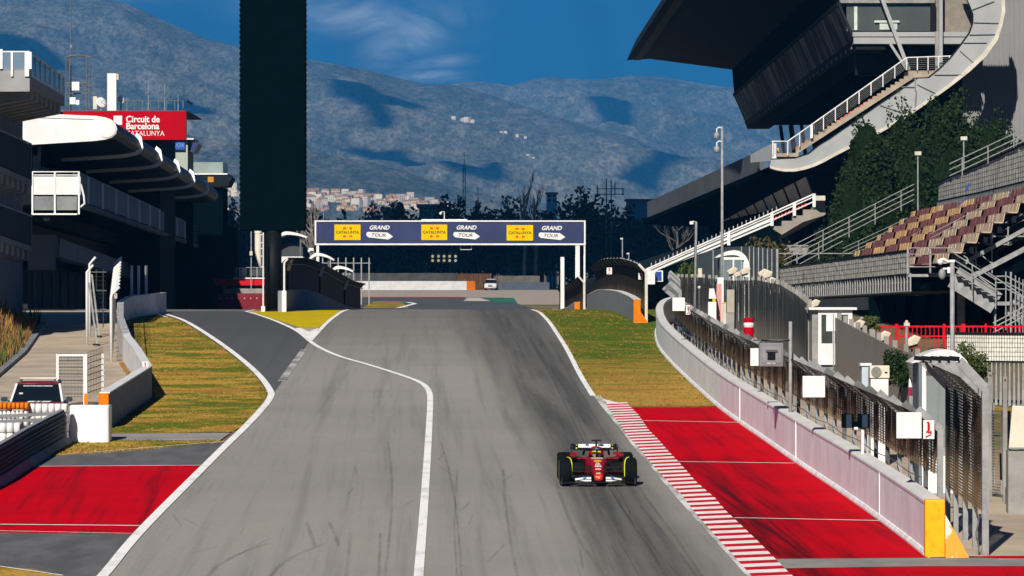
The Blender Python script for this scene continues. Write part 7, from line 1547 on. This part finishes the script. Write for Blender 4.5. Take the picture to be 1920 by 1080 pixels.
# floodlights on top of the shade net fences
fl = thing('floodlight', 'beige box floodlight', 'floodlight', (0, 0, 0), 'beige floodlights along the shade net fence')
q = MB(); q.slab([(-.20, -.16, .10), (.06, -.16, .27), (.24, -.16, .20), (.14, -.16, .02), (-.10, -.16, -.05)], (0, .34, 0)); q.build('housing', mat('beige_housing', (.58, .52, .40), (.44, .39, .30), 3, rough=.6), fl, bevel=.02)
q = MB(); q.slab([(-.12, -.12, -.055), (.14, -.12, .012), (.16, -.12, -.03), (-.08, -.12, -.11)], (0, .26, 0)); q.build('visor', M['black'], fl)
q = MB(); q.bar((0, .05, -.12), (.02, .05, -.42), .05); q.build('bracket', M['galv_dark'], fl)
spots = [(1372, 511, 204, 'below the distant booth, left one'), (1396, 511, 201, 'below the distant booth, right one'), (1430, 515, 195, 'first of the cluster before the woven screen'), (1437, 518, 193, 'second of the cluster before the woven screen'), (1443, 531, 188, 'third of the cluster before the woven screen'), (1466, 546, 178, 'under the left part of the woven screen apron'), (1490, 561, 169, 'in front of the dark space under the stand, left'), (1526, 572, 160, 'just left of the white cabin roof'), (1608, 612, 137, 'right of the white cabin'), (1655, 634, 126, 'in front of the red railing'), (1710, 643, 119, 'right of the thin pale pole'), (1447, 549, 186, 'small low one on the fence bend'), (1382, 516, 203, 'small one between two others below the distant booth')]
for i, (px, py, D, wh) in enumerate(spots):
    o = fl if i == 0 else dup(fl, (0, 0, 0)); o.location = (X(px, D), D, Z(py, D)-.05); o['label'] = 'beige box floodlight '+wh; s_ = 1.25 if py < 560 else 1.05
    o.scale = (s_, s_, s_) if i < 11 else (.9, .9, .9)
# things between the two fences
D = 187; t = thing('pink_column', 'pale column with a pink lower half below the distant booth', 'column', (X(1350, D), D, zg(D))); q = MB(); q.bb(X(1345, D), X(1357, D), D, D+.25, Z(532, D), Z(520, D)); q.bb(X(1353, D)+.003, X(1357, D), D, D+.25, zg(D), Z(532, D)-.003); q.build('white_part', M['white'], t); q = MB(); q.bb(X(1343.5, D), X(1353, D), D, D+.25, zg(D), Z(532, D)-.003); q.build('pink_part', mat('pink_paint', (.56, .27, .25), rough=.7), t)
D = 184; t = thing('grey_cabinet', 'tall beige service cabinet on a plinth by the shade net fence', 'cabinet', (X(1370, D), D, zg(D))); q = MB(); q.bb(X(1363, D), X(1377, D), D, D+.35, Z(586, D), Z(543, D)); q.build('case', mat('beige_cabinet', (.36, .32, .26), rough=.7), t, bevel=.01); q = MB(); q.bb(X(1360.5, D), X(1376, D), D-.05, D+.4, zg(D), Z(586.3, D)); q.build('plinth', M['conc'], t)
D = 186; t = thing('white_machine', 'white and yellow machine left of the pink column', 'machine', (X(1335, D), D, zg(D))); q = MB(); q.hexa([P(1329, 560, D), P(1343, 560, D), P(1343, 560, D+.5), P(1329, 560, D+.5), P(1330, 541, D), P(1339, 541, D), P(1339, 541, D+.5), P(1330, 541, D+.5)]); q.bb(X(1328, D), X(1343, D), D, D+.5, zg(D), Z(566, D)); q.build('body', M['white'], t); q = MB(); q.bb(X(1336, D), X(1342, D), D+.02, D+.4, Z(565.8, D), Z(560.2, D)); q.build('yellow_part', M['yellow'], t); q = MB(); q.bb(X(1330, D), X(1335.8, D), D+.1, D+.4, Z(565.8, D), Z(560.2, D)); q.build('dark_part', M['black'], t)
D = 182; t = thing('yellow_box', 'yellow box beside the tall beige cabinet', 'box', (X(1358, D), D, zg(D))); q = MB(); q.bb(X(1355, D), X(1361, D), D-.2, D+.15, zg(D), Z(569, D)); q.build('case', M['cream'], t); q = MB(); q.bb(X(1354.8, D), X(1361.2, D), D-.22, D+.17, Z(569, D)+.003, Z(567, D)); q.build('lid', M['yellow'], t)
D = 178; t = thing('beacon', 'small pale ball lamp on a thin stem left of the white machine', 'lamp', (X(1311, D), D, zg(D))); q = MB(); q.tube([(X(1311, D), D, zg(D)), (X(1311, D), D, Z(542, D))], .025, 6); q.build('stem', M['galv_dark'], t); q = MB(); q.sphere((X(1311, D), D, Z(539, D)), .075); q.build('globe', M['cream'], t)
D = 160; t = thing('barrel_stack', 'red and white banded stack of tyre drums behind the burnt fence', 'barrel', (X(1404, D), D, zg(D)))
for i, (a, c, mm, nm) in enumerate(((606, 614, M['signred'], 'red_band'), (596, 605.7, M['white'], 'white_band'), (614.3, 640, M['white'], 'lower_band'))):
    y0, y1 = ((596, 604.5), (604.8, 613.5), (613.8, 640))[i]; q = MB(); q.tube([(X(1404, D), D, Z(y1, D)), (X(1404, D), D, Z((y0+y1)/2, D)), (X(1404, D), D, Z(y0, D))], [.19, .21, .19], 16); q.build(('red_drum', 'white_drum', 'red_drum')[i], (M['signred'], M['white'], M['signred'])[i], t, smooth=False)
D = 113; t = thing('air_conditioner', 'beige outdoor air conditioner with a round fan in front of the ivy', 'air conditioner', (X(1648, D), D, Z(715, D)))
q = MB(); q.bb(X(1631, D), X(1668, D), D, D+.4, Z(709, D), Z(685.5, D)); q.build('case', mat('beige_plastic', (.62, .57, .46), rough=.5), t, bevel=.015)
q = MB(); q.disc((X(1643, D), D-.012, Z(697.5, D)), .145, 'Y', .02, 24); fan = q.build('fan', M['galv_dark'], t); q = MB()
for k in range(4): r = .035+.032*k; q.tube([(X(1643, D)+r*cos(a), D-.03, Z(697.5, D)+r*sin(a)) for a in [2*pi*j/20 for j in range(21)]], .006, 4)
q.build('grille', M['cream'], fan)
q = MB(); q.bb(X(1659, D), X(1664, D), D-.01, D-.003, Z(700, D), Z(697, D)); q.build('mark', M['ink'], t)
q = MB(); q.bb(X(1633, D), X(1666, D), D+.05, D+.35, zg(D), Z(709.3, D)); q.build('stand', M['white'], t)
D = 114; t = thing('white_cupboard', 'small white and blue shaded cupboard left of the air conditioner', 'cabinet', (X(1622, D), D, zg(D))); q = MB(); q.bb(X(1616, D), X(1628, D), D, D+.4, zg(D), Z(686, D)); q.build('case', mat('pale_blue_white', (.42, .48, .56), rough=.6), t); q = MB(); q.bb(X(1613, D), X(1634, D), D-.05, D+.5, Z(686, D)+.003, Z(681, D)); q.build('lid', M['white'], t)
D = 106; t = thing('bottle', 'red and white bottle standing left of the nearest booth', 'bottle', (X(1707, D), D, Z(742, D))); q = MB(); q.tube([P(1707, 742, D), P(1707, 726, D)], .05, 10); q.build('body', mat('crimson_plastic', (.30, .01, .06), rough=.5), t); q = MB(); q.tube([P(1707, 725.9, D), P(1707, 714, D), P(1707, 708, D)], [.05, .045, .02], 10); q.build('cap', M['white'], t)
q = MB(); q.bb(X(1704, D), X(1711, D), D-.1, D+.1, zg(D), Z(742.2, D)); o = q.build('pedestal', M['conc']); tag(o, 'low concrete pedestal under the red and white bottle', 'pedestal')
# ivy and shrubs
def shrub(px, D, py0, py1, w, label, m, n, size, seed, ry=.5):
    z0, z1 = Z(py1, D), Z(py0, D); rnd = random.Random(seed); t = thing('shrub', label, 'shrub', (X(px, D), D, max(z0, zg(D)))); b = MB(); crown_into(b, rnd, (X(px, D), D, (z0+z1)/2), w/2, ry, (z1-z0)/2, n, size, 14); b.build('leaves', m, t); q = MB(); q.tube([(X(px, D), D, zg(D)-.05), (X(px, D)+.1, D, (z0+z1)/2)], .03, 5); q.build('stem', m_bark, t)
shrub(1683, 115.5, 645, 740, .85, 'dark ivy climbing between the air conditioner and the thin pole', m_pine, 2200, .09, 41)
shrub(1815, 122, 640, 745, 1.5, 'loose green shrub right of the nearest booth below the woven barrier', m_bush, 2600, .085, 42, .6)
shrub(1757, 124, 648, 700, .9, 'reddish green shrub tips behind the nearest booth roof', m_olive, 900, .07, 43)
shrub(1632, 142, 588, 625, .9, 'green shrub right of the white cabin roof', m_bush, 700, .09, 44)
# concrete posts and pale cabinet at the right edge
for px, D, py, lb in ((1855, 103, 697, 'mossy concrete post right of the tall bright fence post'), (1883, 101.5, 706, 'concrete post left of the pale cabinet, with a rusty bolt')):
    x = X(px, D); t = thing('concrete_post', lb, 'post', (x, D, zg(D))); q = MB(); q.bb(x-.055, x+.055, D-.2, D-.09, zg(D)-.1, Z(py, D)); q.build('post', M['conc'], t, bevel=.01); q = MB(); q.disc((x, D-.205, Z(py+6, D)), .03, 'Y', .03, 8); q.build('bolt', mat('rust', (.16, .06, .03), rough=.9) if 'rust' not in bpy.data.materials else bpy.data.materials['rust'], t)
D = 98; t = thing('pale_cabinet', 'pale leaning service cabinet on a concrete block at the right edge', 'cabinet', (X(1908, D), D, zg(D)))
q = MB(); q.hexa([P(1891, 841, D), P(1955, 845, D), P(1955, 845, D+.5), P(1891, 841, D+.5), P(1898, 760, D), P(1955, 764, D), P(1955, 764, D+.5), P(1898, 760, D+.5)]); q.build('case', mat('cabinet_paint', (.60, .55, .45), (.52, .48, .40), 1.5, rough=.6), t, bevel=.02); q = MB(); q.bb(X(1891, D), X(1955, D), D+.05, D+.5, zg(D)-.1, Z(845, D)); q.build('base_block', M['conc'], t)
q = MB(); q.bb(X(1891, D), X(1955, D), D-.02, D-.003, Z(842, D), Z(839, D)); q.build('seam', M['conc_dark'], t)
tag(MB().tube([P(1876, 850, 100), P(1877, 900, 100)], .03, 6).build('black_stake', M['black']), 'thin black stake in the dry grass left of the pale cabinet', 'stake')
# black leaning bundle on the grey net at right
# dry tufts along the bank and the walls
tf_ = MB(); r = random.Random(77)
for _ in range(1500):
    px, py = r.uniform(1850, 1925), r.uniform(850, 925); x, d = GP(px, py); z = zg(d); h = r.uniform(.05, .22); a = r.random()*pi; dx, dy = cos(a)*.02, sin(a)*.02
    tf_.add([(x-dx, d-dy, z), (x+dx, d+dy, z), (x+r.uniform(-.08, .08), d, z+h)], [(0, 1, 2)])
for _ in range(500):
    u = r.random(); x, d = Vector(LW[1]).lerp(Vector(LW[2]), u) if r.random() < .5 else Vector(LW[2]).lerp(Vector(LW[3]), u); x -= r.uniform(.32, .5); z = zg(d); h = r.uniform(.05, .2); a = r.random()*pi; dx, dy = cos(a)*.02, sin(a)*.02
    tf_.add([(x-dx, d-dy, z), (x+dx, d+dy, z), (x+r.uniform(-.08, .08), d, z+h)], [(0, 1, 2)])
struct(tf_.build('dry_tufts', bpy.data.materials['straw_weed']), 'stuff')
# the old railing netting scraps along the left wall
# ================================================================ racing car
m_carred = mat('car_red', (0.23, 0.001, 0.004), (0.17, 0.001, 0.003), 2.5, rough=0.35, spec=.4)
m_carred2 = mat('nose_tip_red', (0.50, 0.012, 0.006), (0.44, 0.008, 0.005), 2.5, rough=0.35, spec=.4)
m_carbon = mat('carbon_black', (0.006, 0.008, 0.010), (0.004, 0.005, 0.007), 4, rough=0.4, spec=.3)
m_tyre = mat('tyre_rubber', (0.004, 0.0055, 0.0065), (0.003, 0.004, 0.005), 6, rough=0.9, spec=.08)
m_fluo = mat('fluo_yellow', (0.50, 0.58, 0.01), (0.46, 0.52, 0.01), 2, rough=.6)
m_hp = mat('logo_blue', (0.01, 0.05, 0.30), (.01, .045, .27), 2, rough=.6)
KY = .54
cx_ = X(1121, 106.5); car = thing('racing_car', 'red open wheel racing car with black wings and white rear flap on the track', 'racing car', (cx_, 106.5, zg(106.5)+.006))
car.rotation_euler = (math.atan(.03377), 0, .021)
def B(mb, name, m, parent=car, sm=False, bev=0):
    if not getattr(mb, 'true_length', False):
        for v in mb.v: v.y *= KY
    return mb.build(name, m, parent, smooth=sm, bevel=bev, world=False)
def ring(y, hw, z0, z1, e=.55, n=16, cx=0):
    zc, hh = (z0+z1)/2, (z1-z0)/2
    return [(cx+hw*math.copysign(abs(cos(a))**e, cos(a)), y, zc+hh*math.copysign(abs(sin(a))**e, sin(a))) for a in [2*pi*(k+.5)/n for k in range(n)]]
def wheel(x, y, r, w, side, rear=False):
    y *= KY; q = MB(); q.true_length = True; n = 40; pr = [(-w/2, r*.60), (-w/2-.004, r*.80), (-w/2+.02, r*.94), (-w/2+.055, r*.985), (0, r), (w/2-.055, r*.985), (w/2-.02, r*.94), (w/2+.004, r*.80), (w/2, r*.60)]
    rings = [[(x+a, y+b_*cos(2*pi*k/n), r+b_*sin(2*pi*k/n)) for k in range(n)] for a, b_ in pr]; q.loft(rings, cap=False); o = B(q, 'wheel', m_tyre, sm=True)
    q = MB(); q.true_length = True
    for s_ in (-1, 1): q.tube([(x+s_*(w/2-.03), y, r), (x+s_*(w/2+.002), y, r)], r*.61, 28)
    B(q, 'rim', m_carbon, o)
    q = MB(); q.true_length = True
    for s_ in (-1, 1):
        rr1 = [[(x+s_*(w/2+dd), y+b_*cos(2*pi*k/n), r+b_*sin(2*pi*k/n)) for k in range(n)] for b_, dd in ((r*.70, .0045), (r*.78, .0075))]; q.loft(rr1 if s_ > 0 else rr1[::-1], cap=False)
    B(q, 'sidewall_stripe', m_fluo, o); return o
for s_ in (-1, 1):
    wheel(s_*.8475, 0, .36, .305, s_); wheel(s_*.795, 3.6, .36, .405, s_, True)
# nose and survival cell
nose_rings = [ring(-1.02, .085, .17, .25), ring(-.98, .105, .145, .30), ring(-.7, .125, .17, .40), ring(-.3, .150, .22, .51), ring(.2, .185, .22, .585), ring(.7, .225, .18, .635), ring(1.25, .29, .12, .665), ring(1.55, .33, .10, .66)]
q = MB(); q.loft(nose_rings[2:]); B(q, 'nose', m_carred, sm=True); q = MB(); q.loft(nose_rings[:3]); B(q, 'nose_tip', m_carred2, sm=True)
q = MB(); q.disc((.0, -1.026, .235), .024, 'Y', .012, 14); B(q, 'badge', M['yellow'])
q = MB(); q.loft([[(a*.115, y, z) for a, z in ((-1, z0), (1, z0), (1, z0+.008), (-1, z0+.008))] for y, z0 in ((-.16, .545), (-.13, .552))]) if False else None
pl = Vector((0, .12, .085)).normalized() if False else None
def nose_top(y): return interp([(-1.0, .30), (-.7, .40), (-.3, .51), (.2, .585), (.7, .635), (1.25, .665)], y)
def decal(poly, m, name):   # thin plate lying on the nose top: [(x, y)]
    q = MB(); q.slab([(x, y, nose_top(y)+.006) for x, y in poly], (0, 0, .006)); return B(q, name, m)
decal([(.11*cos(a), .36+.20*sin(a)) for a in [2*pi*k/18 for k in range(18)]], mat('amber_oval', (.62, .25, .01), rough=.5), 'oval_badge')
def strips(y, w, h, n, seed):
    r = random.Random(seed); x = -w
    while x < w-.01: l = r.uniform(.015, .035); decal([(x, y), (min(w, x+l), y), (min(w, x+l), y+h), (x, y+h)], M['white'], 'nose_print'); x += l+.008
for y, w, h in ((-.92, .055, .05), (-.62, .075, .06), (-.02, .055, .05), (-.16, .07, .045), (-.28, .08, .04), (-.40, .085, .05), (.82, .15, .08), (1.12, .16, .05)):
    q = MB(); r = random.Random(int(y*100)); x = -w
    while x < w-.01: l = r.uniform(.015, .04); x2 = min(w, x+l); q.slab([(x, y, nose_top(y)+.008), (x2, y, nose_top(y)+.008), (x2, y+h, nose_top(y+h)+.008), (x, y+h, nose_top(y+h)+.008)], (0, 0, .005)); x += l+.007
    B(q, 'nose_print', M['white'])
# sidepods, engine cover, floor
for s_ in (-1, 1):
    q = MB(); q.loft([ring(1.75, .20, .30, .655, .45, 16, s_*.50), ring(2.0, .235, .20, .66, .45, 16, s_*.50), ring(2.7, .21, .14, .62, .5, 16, s_*.46), ring(3.4, .12, .10, .42, .6, 16, s_*.28)]); B(q, 'sidepod', m_carred, sm=True)
    q = MB(); q.bb(s_*.50-.185, s_*.50+.185, 1.735, 1.748, .30, .60); B(q, 'inlet', M['black'])
    q = MB(); q.bb(s_*.30-.03, s_*.68+.03, 1.70, 1.76, .585, .645) if False else q.bb(min(s_*.26, s_*.72), max(s_*.26, s_*.72), 1.66, 1.80, .61, .66); B(q, 'pod_lip', m_carred)
    q = MB(); q.loft([ring(1.30, .07, .70, .775, .5, 12, s_*.62), ring(1.38, .085, .69, .785, .5, 12, s_*.62)]); o = B(q, 'mirror', m_carred); q = MB(); q.tube([(s_*.56, 1.36, .70), (s_*.36, 1.45, .64)], .012, 5); B(q, 'mirror_stay', m_carbon, o)
    # suspension
    for (a, b_) in (((.16, -.05, .44), (.70, .02, .47)), ((.17, .35, .46), (.70, .02, .47)), ((.14, -.1, .25), (.70, -.02, .24)), ((.18, .45, .24), (.70, -.02, .24)), ((.17, .1, .50), (.70, .0, .30)), ((.14, -.18, .36), (.70, -.12, .37))):
        q = MB(); q.bar((s_*a[0], a[1], a[2]), (s_*b_[0], b_[1], b_[2]), .06, .022); B(q, 'suspension_arm', m_carbon)
    for (a, b_) in (((.18, 3.4, .42), (.60, 3.6, .46)), ((.16, 3.5, .22), (.60, 3.6, .24))): q = MB(); q.bar((s_*a[0], a[1], a[2]), (s_*b_[0], b_[1], b_[2]), .06, .025); B(q, 'suspension_arm', m_carbon)
    q = MB(); q.loft([[(s_*x-.004, y, z), (s_*x+.004, y, z), (s_*x+.004, y+.02, z), (s_*x-.004, y+.02, z)] if False else [(s_*x-.010, y-.02, z-.004), (s_*x+.010, y-.02, z-.004), (s_*x+.010, y+.02, z+.004), (s_*x-.010, y+.02, z+.004)] for x, y, z in ((.80, -.10, .735), (.75, -.22, .725), (.705, -.30, .68), (.683, -.36, .58), (.680, -.38, .42), (.683, -.385, .24))]); B(q, 'wheel_fin', m_fluo)
    # front wing
    q = MB(); q.loft([[(s_*x, y, z), (s_*x, y+.40*c, z+.03), (s_*x, y+.40*c, z+.045), (s_*x, y, z+.015)] for x, y, z, c in ((.0, -1.12, .105, 1.0), (.35, -1.10, .10, 1.0), (.92, -.86, .075, .85))]); B(q, 'front_wing', m_carbon)
    for j, (y0, z0, th, ma) in enumerate(((-.86, .120, .040, M['white']), (-.72, .190, .045, M['white']), (-.62, .240, .05, m_carbon))):
        q = MB(); xs = ((.19, .0), (.34, .0), ((.52, .60, .74)[j], .16)); q.loft([[(s_*x, y0+dy, z0-.25*dy*(1 if j < 2 else .8)), (s_*x, y0+dy+.15, z0+th-.25*dy), (s_*x, y0+dy+.15, z0+th+.012-.25*dy), (s_*x, y0+dy, z0+.012-.25*dy)] for x, dy in (xs if s_ > 0 else xs)]); B(q, 'wing_flap', ma)
    q = MB(); q.loft([[(s_*.915, -1.0, .05), (s_*.94, -1.0, .05), (s_*.93, -1.0, .10), (s_*.91, -1.0, .10)], [(s_*.945, -.40, .05), (s_*.98, -.40, .05), (s_*.965, -.40, .36), (s_*.935, -.40, .36)]]); B(q, 'wing_endplate', m_carbon)
    o = text('hp', .085, m_hp, 'lettering', None, (0, 0, 0), right=(1, 0, 0), up=(0, .35, 1), shear=.2, bold=.004, depth=.004); o.parent = car; o.location = (s_*.36, -.735*KY, .235)
    q = MB(); q.bar((s_*.66, 1.25, .10), (s_*.70, 2.0, .12), .05, .10); B(q, 'floor_fence', m_carbon)
    # rear wing endplates and beam
    q = MB(); pts = [(s_*.55, 4.15, .36), (s_*.61, 4.2, .66), (s_*.62, 4.2, .84), (s_*.57, 4.2, .905)]; q.loft([[(x-.012, y, z), (x+.012, y, z), (x+.012, y+.38, z+.01), (x-.012, y+.38, z+.01)] for x, y, z in pts]); B(q, 'rear_endplate', m_carbon)
    q = MB(); q.tube([(s_*.56, 4.15, .60), (s_*.50, 4.05, .36), (s_*.40, 3.9, .28)], .012, 5); B(q, 'endplate_stay', M['galv_dark'])
    for x, z in ((.475, .885), (.475, .80), (.465, .76)): q = MB(); q.bb(s_*x-.018, s_*x+.018, 4.135, 4.145, z-.018, z+.018) if z < .85 else q.bb(s_*x-.015, s_*x+.015, 4.05, 4.06, z-.01, z+.01); B(q, 'wing_mark', m_fluo)
q = MB(); q.loft([ring(1.9, .20, .50, .93, .7), ring(2.2, .19, .45, .93, .7), ring(3.0, .12, .30, .74, .7), ring(3.9, .06, .25, .50, .7)]); B(q, 'engine_cover', m_carred, sm=True)
q = MB(); q.loft([ring(1.885, .13, .72, .90, .8), ring(1.90, .13, .72, .90, .8)]); B(q, 'airbox', M['black'])
q = MB(); q.bar((0, 2.0, .92), (0, 2.0, 1.07), .05, .06); q.bb(-.13, .13, 1.95, 2.05, 1.065, 1.105); q.bar((.05, 1.96, .965), (.20, 1.96, .955), .04); B(q, 't_camera', m_carbon)
q = MB(); q.bb(-.72, .72, 1.4, 3.4, .05, .085); q.bb(-.60, .60, 1.0, 1.4, .05, .08); B(q, 'floor', m_carbon)
q = MB(); q.tube([(0, 1.30, .66), (0, 1.28, .80), (0, 1.32, .865)], [.032, .028, .028], 8); q.tube([(.34, 2.05, .72), (.31, 1.75, .845), (.22, 1.42, .87), (0, 1.31, .87), (-.22, 1.42, .87), (-.31, 1.75, .845), (-.34, 2.05, .72)], .030, 8); B(q, 'halo', m_carbon, sm=True)
q = MB(); q.bb(-.06, .06, 1.28, 1.30, .875, .905); B(q, 'halo_print', M['blue'])
q = MB()
for y, z, a in ((4.08, .78, .07),): q.loft([[(x, y-.03, z-.02-.05*(1-abs(x)/.6)), (x, y+.30, z+.02), (x, y+.30, z+.04), (x, y-.03, z-.05*(1-abs(x)/.6))] for x in (-.60, -.3, 0, .3, .60)])
B(q, 'rear_main_plane', m_carbon)
q = MB(); q.loft([[(x, 4.16, .81), (x, 4.30, .885), (x, 4.30, .90), (x, 4.16, .83)] for x in (-.585, -.43)]); q.loft([[(x, 4.16, .81), (x, 4.30, .885), (x, 4.30, .90), (x, 4.16, .83)] for x in (.43, .585)]); B(q, 'rear_flap_ends', m_carbon)
q = MB(); q.loft([[(x, 4.16, .81), (x, 4.30, .885), (x, 4.30, .90), (x, 4.16, .83)] for x in (-.427, .427)]); B(q, 'rear_flap', M['white'])
nv = Vector((0, -.125, .20)).normalized(); uv_ = Vector((0, .2, .125)).normalized()
for x0 in (-.19, .19):
    q = MB(); c = Vector((x0, 4.23, .868))-Vector((0, .012, -.006)); q.loft([[c+Vector((1, 0, 0))*r_*cos(a)+uv_*r_*sin(a)+nv*o_ for a in [2*pi*k/24 for k in range(24)]] for r_, o_ in ((.040, 0), (.044, .004), (.049, .004), (.051, 0))], cap=False); B(q, 'logo_ring', m_hp)
    o = text('hp', .065, m_hp, 'lettering', None, (0, 0, 0), right=(1, 0, 0), up=tuple(uv_), shear=.25, bold=.002, depth=.004); o.parent = car; o.location = Vector(((c+nv*.008).x, (c+nv*.008).y*KY, (c+nv*.008).z))
q = MB(); q.bar((0, 3.95, .30), (0, 4.15, .78), .03, .12); B(q, 'wing_pillar', m_carbon); q = MB(); q.loft([[(x, 3.95, .36), (x, 4.25, .42), (x, 4.25, .44), (x, 3.95, .38)] for x in (-.52, .52)]); B(q, 'beam_wing', m_carbon)
for s_ in (-1, 1): q = MB(); q.bar((s_*.62, 3.25, .66), (s_*.40, 3.2, .62), .10, .05) if False else q.bb(s_*.56-.09, s_*.56+.09, 3.28, 3.34, .66, .72); B(q, 'brake_duct_fin', m_carred)
# driver
dr = thing('person', 'racing driver in a yellow helmet and red suit sitting in the open wheel car', 'person', tuple(car.location)); dr.rotation_euler = car.rotation_euler
skin_body(dr, [(0, 1.75, .22), (0, 1.82, .42), (0, 1.80, .58), (0, 1.76, .66), (.18, 1.76, .57), (.22, 1.55, .50), (.10, 1.38, .52), (-.18, 1.76, .57), (-.22, 1.55, .50), (-.10, 1.38, .52)], [(0, 1), (1, 2), (2, 3), (2, 4), (4, 5), (5, 6), (2, 7), (7, 8), (8, 9)], [.15, .15, .13, .07, .07, .05, .045, .07, .05, .045], m_carred)
q = MB(); q.sphere((0, 1.72, .765), .128, 16, 10, 1, 1.1, 1.05); B(q, 'helmet', mat('helmet_yellow', (.52, .36, .005), (.46, .30, .005), 3, rough=.3, spec=.5), dr, True)
q = MB(); q.sphere((0, 1.70, .735), .122, 14, 8, 1.0, 1.1, .42); B(q, 'visor', mat('visor_pale', (.25, .24, .23), rough=.2, spec=.6), dr, True)

# ================================================================ course cars
def suv(name, label, loc, rz, body_m, trim_m, bar_col, words_, pillar_m, scale=1.0):
    t = thing(name, label, 'car', loc, None, rz); t.scale = (scale*(.95 if words_ else 1), scale, scale)
    bb_ = lambda q, nm, m, p=t, sm=False, bev=0: q.build(nm, m, p, smooth=sm, bevel=bev, world=False)
    sec = [(-.05, .32, .72, .80), (.05, .26, .82, .86), (.5, .25, .95, .87), (1.15, .25, 1.02, .88), (3.2, .25, 1.02, .88), (4.1, .28, .98, .85), (4.25, .35, .85, .80)]
    q = MB(); q.loft([ring(y, hw, z0, z1, .28, 20) for y, z0, z1, hw in sec]); bb_(q, 'body', body_m, sm=True)
    # cabin
    cab = [(1.10, .80, 1.0), (1.95, .66, 1.54), (2.3, .65, 1.58), (3.6, .65, 1.57), (4.15, .74, 1.02)]
    q = MB(); q.loft([[(-.80, 1.10, 1.0), (.80, 1.10, 1.0), (.80, 1.10, 1.01), (-.80, 1.10, 1.01)], [(-.80, 1.5, 1.0), (.80, 1.5, 1.0), (.73, 1.5, 1.25), (-.73, 1.5, 1.25)], [(-.80, 1.95, 1.0), (.80, 1.95, 1.0), (.655, 1.95, 1.50), (-.655, 1.95, 1.50)], [(-.80, 3.6, 1.0), (.80, 3.6, 1.0), (.64, 3.6, 1.50), (-.64, 3.6, 1.50)], [(-.78, 4.2, 1.0), (.78, 4.2, 1.0), (.74, 4.2, 1.02), (-.74, 4.2, 1.02)]]); bb_(q, 'cabin', m_cglass)
    q = MB(); q.loft([ring(1.93, .655, 1.485, 1.52, .35, 16), ring(2.15, .665, 1.49, 1.565, .35, 16), ring(3.55, .655, 1.49, 1.56, .35, 16), ring(3.8, .63, 1.44, 1.50, .35, 16)]); bb_(q, 'roof', body_m, sm=True)
    q = MB(); q.slab([(-.72, 1.14, 1.035), (.72, 1.14, 1.035), (.60, 1.90, 1.475), (-.60, 1.90, 1.475)], (0, -.012, .02)); w = bb_(q, 'windscreen', m_cglass)
    for s_ in (-1, 1):
        q = MB(); q.bar((s_*.79, 1.10, 1.0), (s_*.66, 1.94, 1.50), .06, .05); bb_(q, 'pillar', pillar_m)
        q = MB(); q.loft([ring(1.22, .105, 1.00, 1.14, .6, 12, s_*1.0), ring(1.34, .10, 1.0, 1.14, .6, 12, s_*1.0)]); o = bb_(q, 'mirror', trim_m); q = MB(); q.bar((s_*.90, 1.30, 1.03), (s_*.82, 1.30, 1.0), .04); bb_(q, 'mirror_stem', M['black'], o)
        q = MB(); q.tube([(s_*.60, 2.1, 1.56), (s_*.60, 2.3, 1.61), (s_*.60, 3.4, 1.61), (s_*.60, 3.6, 1.56)], .02, 6); bb_(q, 'roof_rail', M['galv'])
        q = MB(); q.hexa([(s_*.50-.17, -.062, .66), (s_*.50+.17, -.062, .66), (s_*.50+.17, .1, .66), (s_*.50-.17, .1, .66), (s_*.50-.17, -.03, .80), (s_*.50+.17, -.03, .80), (s_*.50+.17, .1, .80), (s_*.50-.17, .1, .80)]); bb_(q, 'headlight', M['white'])
        for y in (.75, 3.3): q = MB(); q.tube([(s_*.66, y, .33), (s_*.87, y, .33)], .33, 22); o = bb_(q, 'wheel', m_tyre); q = MB(); q.tube([(s_*.872, y, .33), (s_*.885, y, .33)], .2, 16); bb_(q, 'rim', M['galv'], o)
    q = MB(); q.bb(-.30, .30, -.075, -.055, .52, .70); bb_(q, 'grille', M['black']); q = MB(); q.bb(-.25, .25, -.085, -.06, .36, .46); bb_(q, 'number_plate', M['white'])
    q = MB(); q.bb(-.58, .58, 2.0, 2.16, 1.64, 1.70); lb = bb_(q, 'light_bar', bar_col, bev=.015)
    for s_ in (-1, 1): q = MB(); q.bar((s_*.56, 2.08, 1.56), (s_*.5, 2.08, 1.645), .05); bb_(q, 'bar_foot', M['galv_dark'], lb)
    if words_:
        o = text(words_, .072, M['white'], 'lettering', None, (0, 0, 0), right=(1, 0, 0), up=(0, .76, .44), bold=.003, depth=.004); o.parent = w; o.location = (0, 1.80, 1.452)
        q = MB(); q.slab([(-.56, 1.40, 1.215), (-.44, 1.40, 1.215), (-.44, 1.47, 1.255), (-.56, 1.47, 1.255)], (0, -.006, .01)); bb_(q, 'sticker', M['cream'], w)
        q = MB()
        for a, b_ in ((-.28, -.05), (.0, .10), (.15, .42)): q.slab([(a, .75, 1.0), (b_, .75, 1.0), (b_+.05, 1.0, 1.025), (a+.05, 1.0, 1.025)], (0, 0, .006))
        bb_(q, 'bonnet_print', M['white'])
    return t
m_cglass = mat('car_glass', (.006, .010, .014), (.004, .007, .010), 1.5, rough=.15, spec=.5)
m_maroonc = mat('maroon_car_paint', (.16, .008, .018), (.13, .006, .014), 2, rough=.4, spec=.4)
D = 124.3; suv('course_car', 'dark red course car with white windscreen pillars and pale light bar behind tyre barrier', (X(76, 125.9), D, zg(D)+.0), .06, m_maroonc, mat('dark_mirror', (.03, .045, .07), rough=.35), M['cream'], 'Circuit de Barcelona Catalunya', M['white'], 1.04)
suv('course_car', 'distant white course car parked in the gap of the far wall', (X(919.5, 589), 587, zg(587)), -.05, M['white'], M['black'], mat('amber_bar', (.45, .18, .02), rough=.5), None, m_cglass, 1.0)
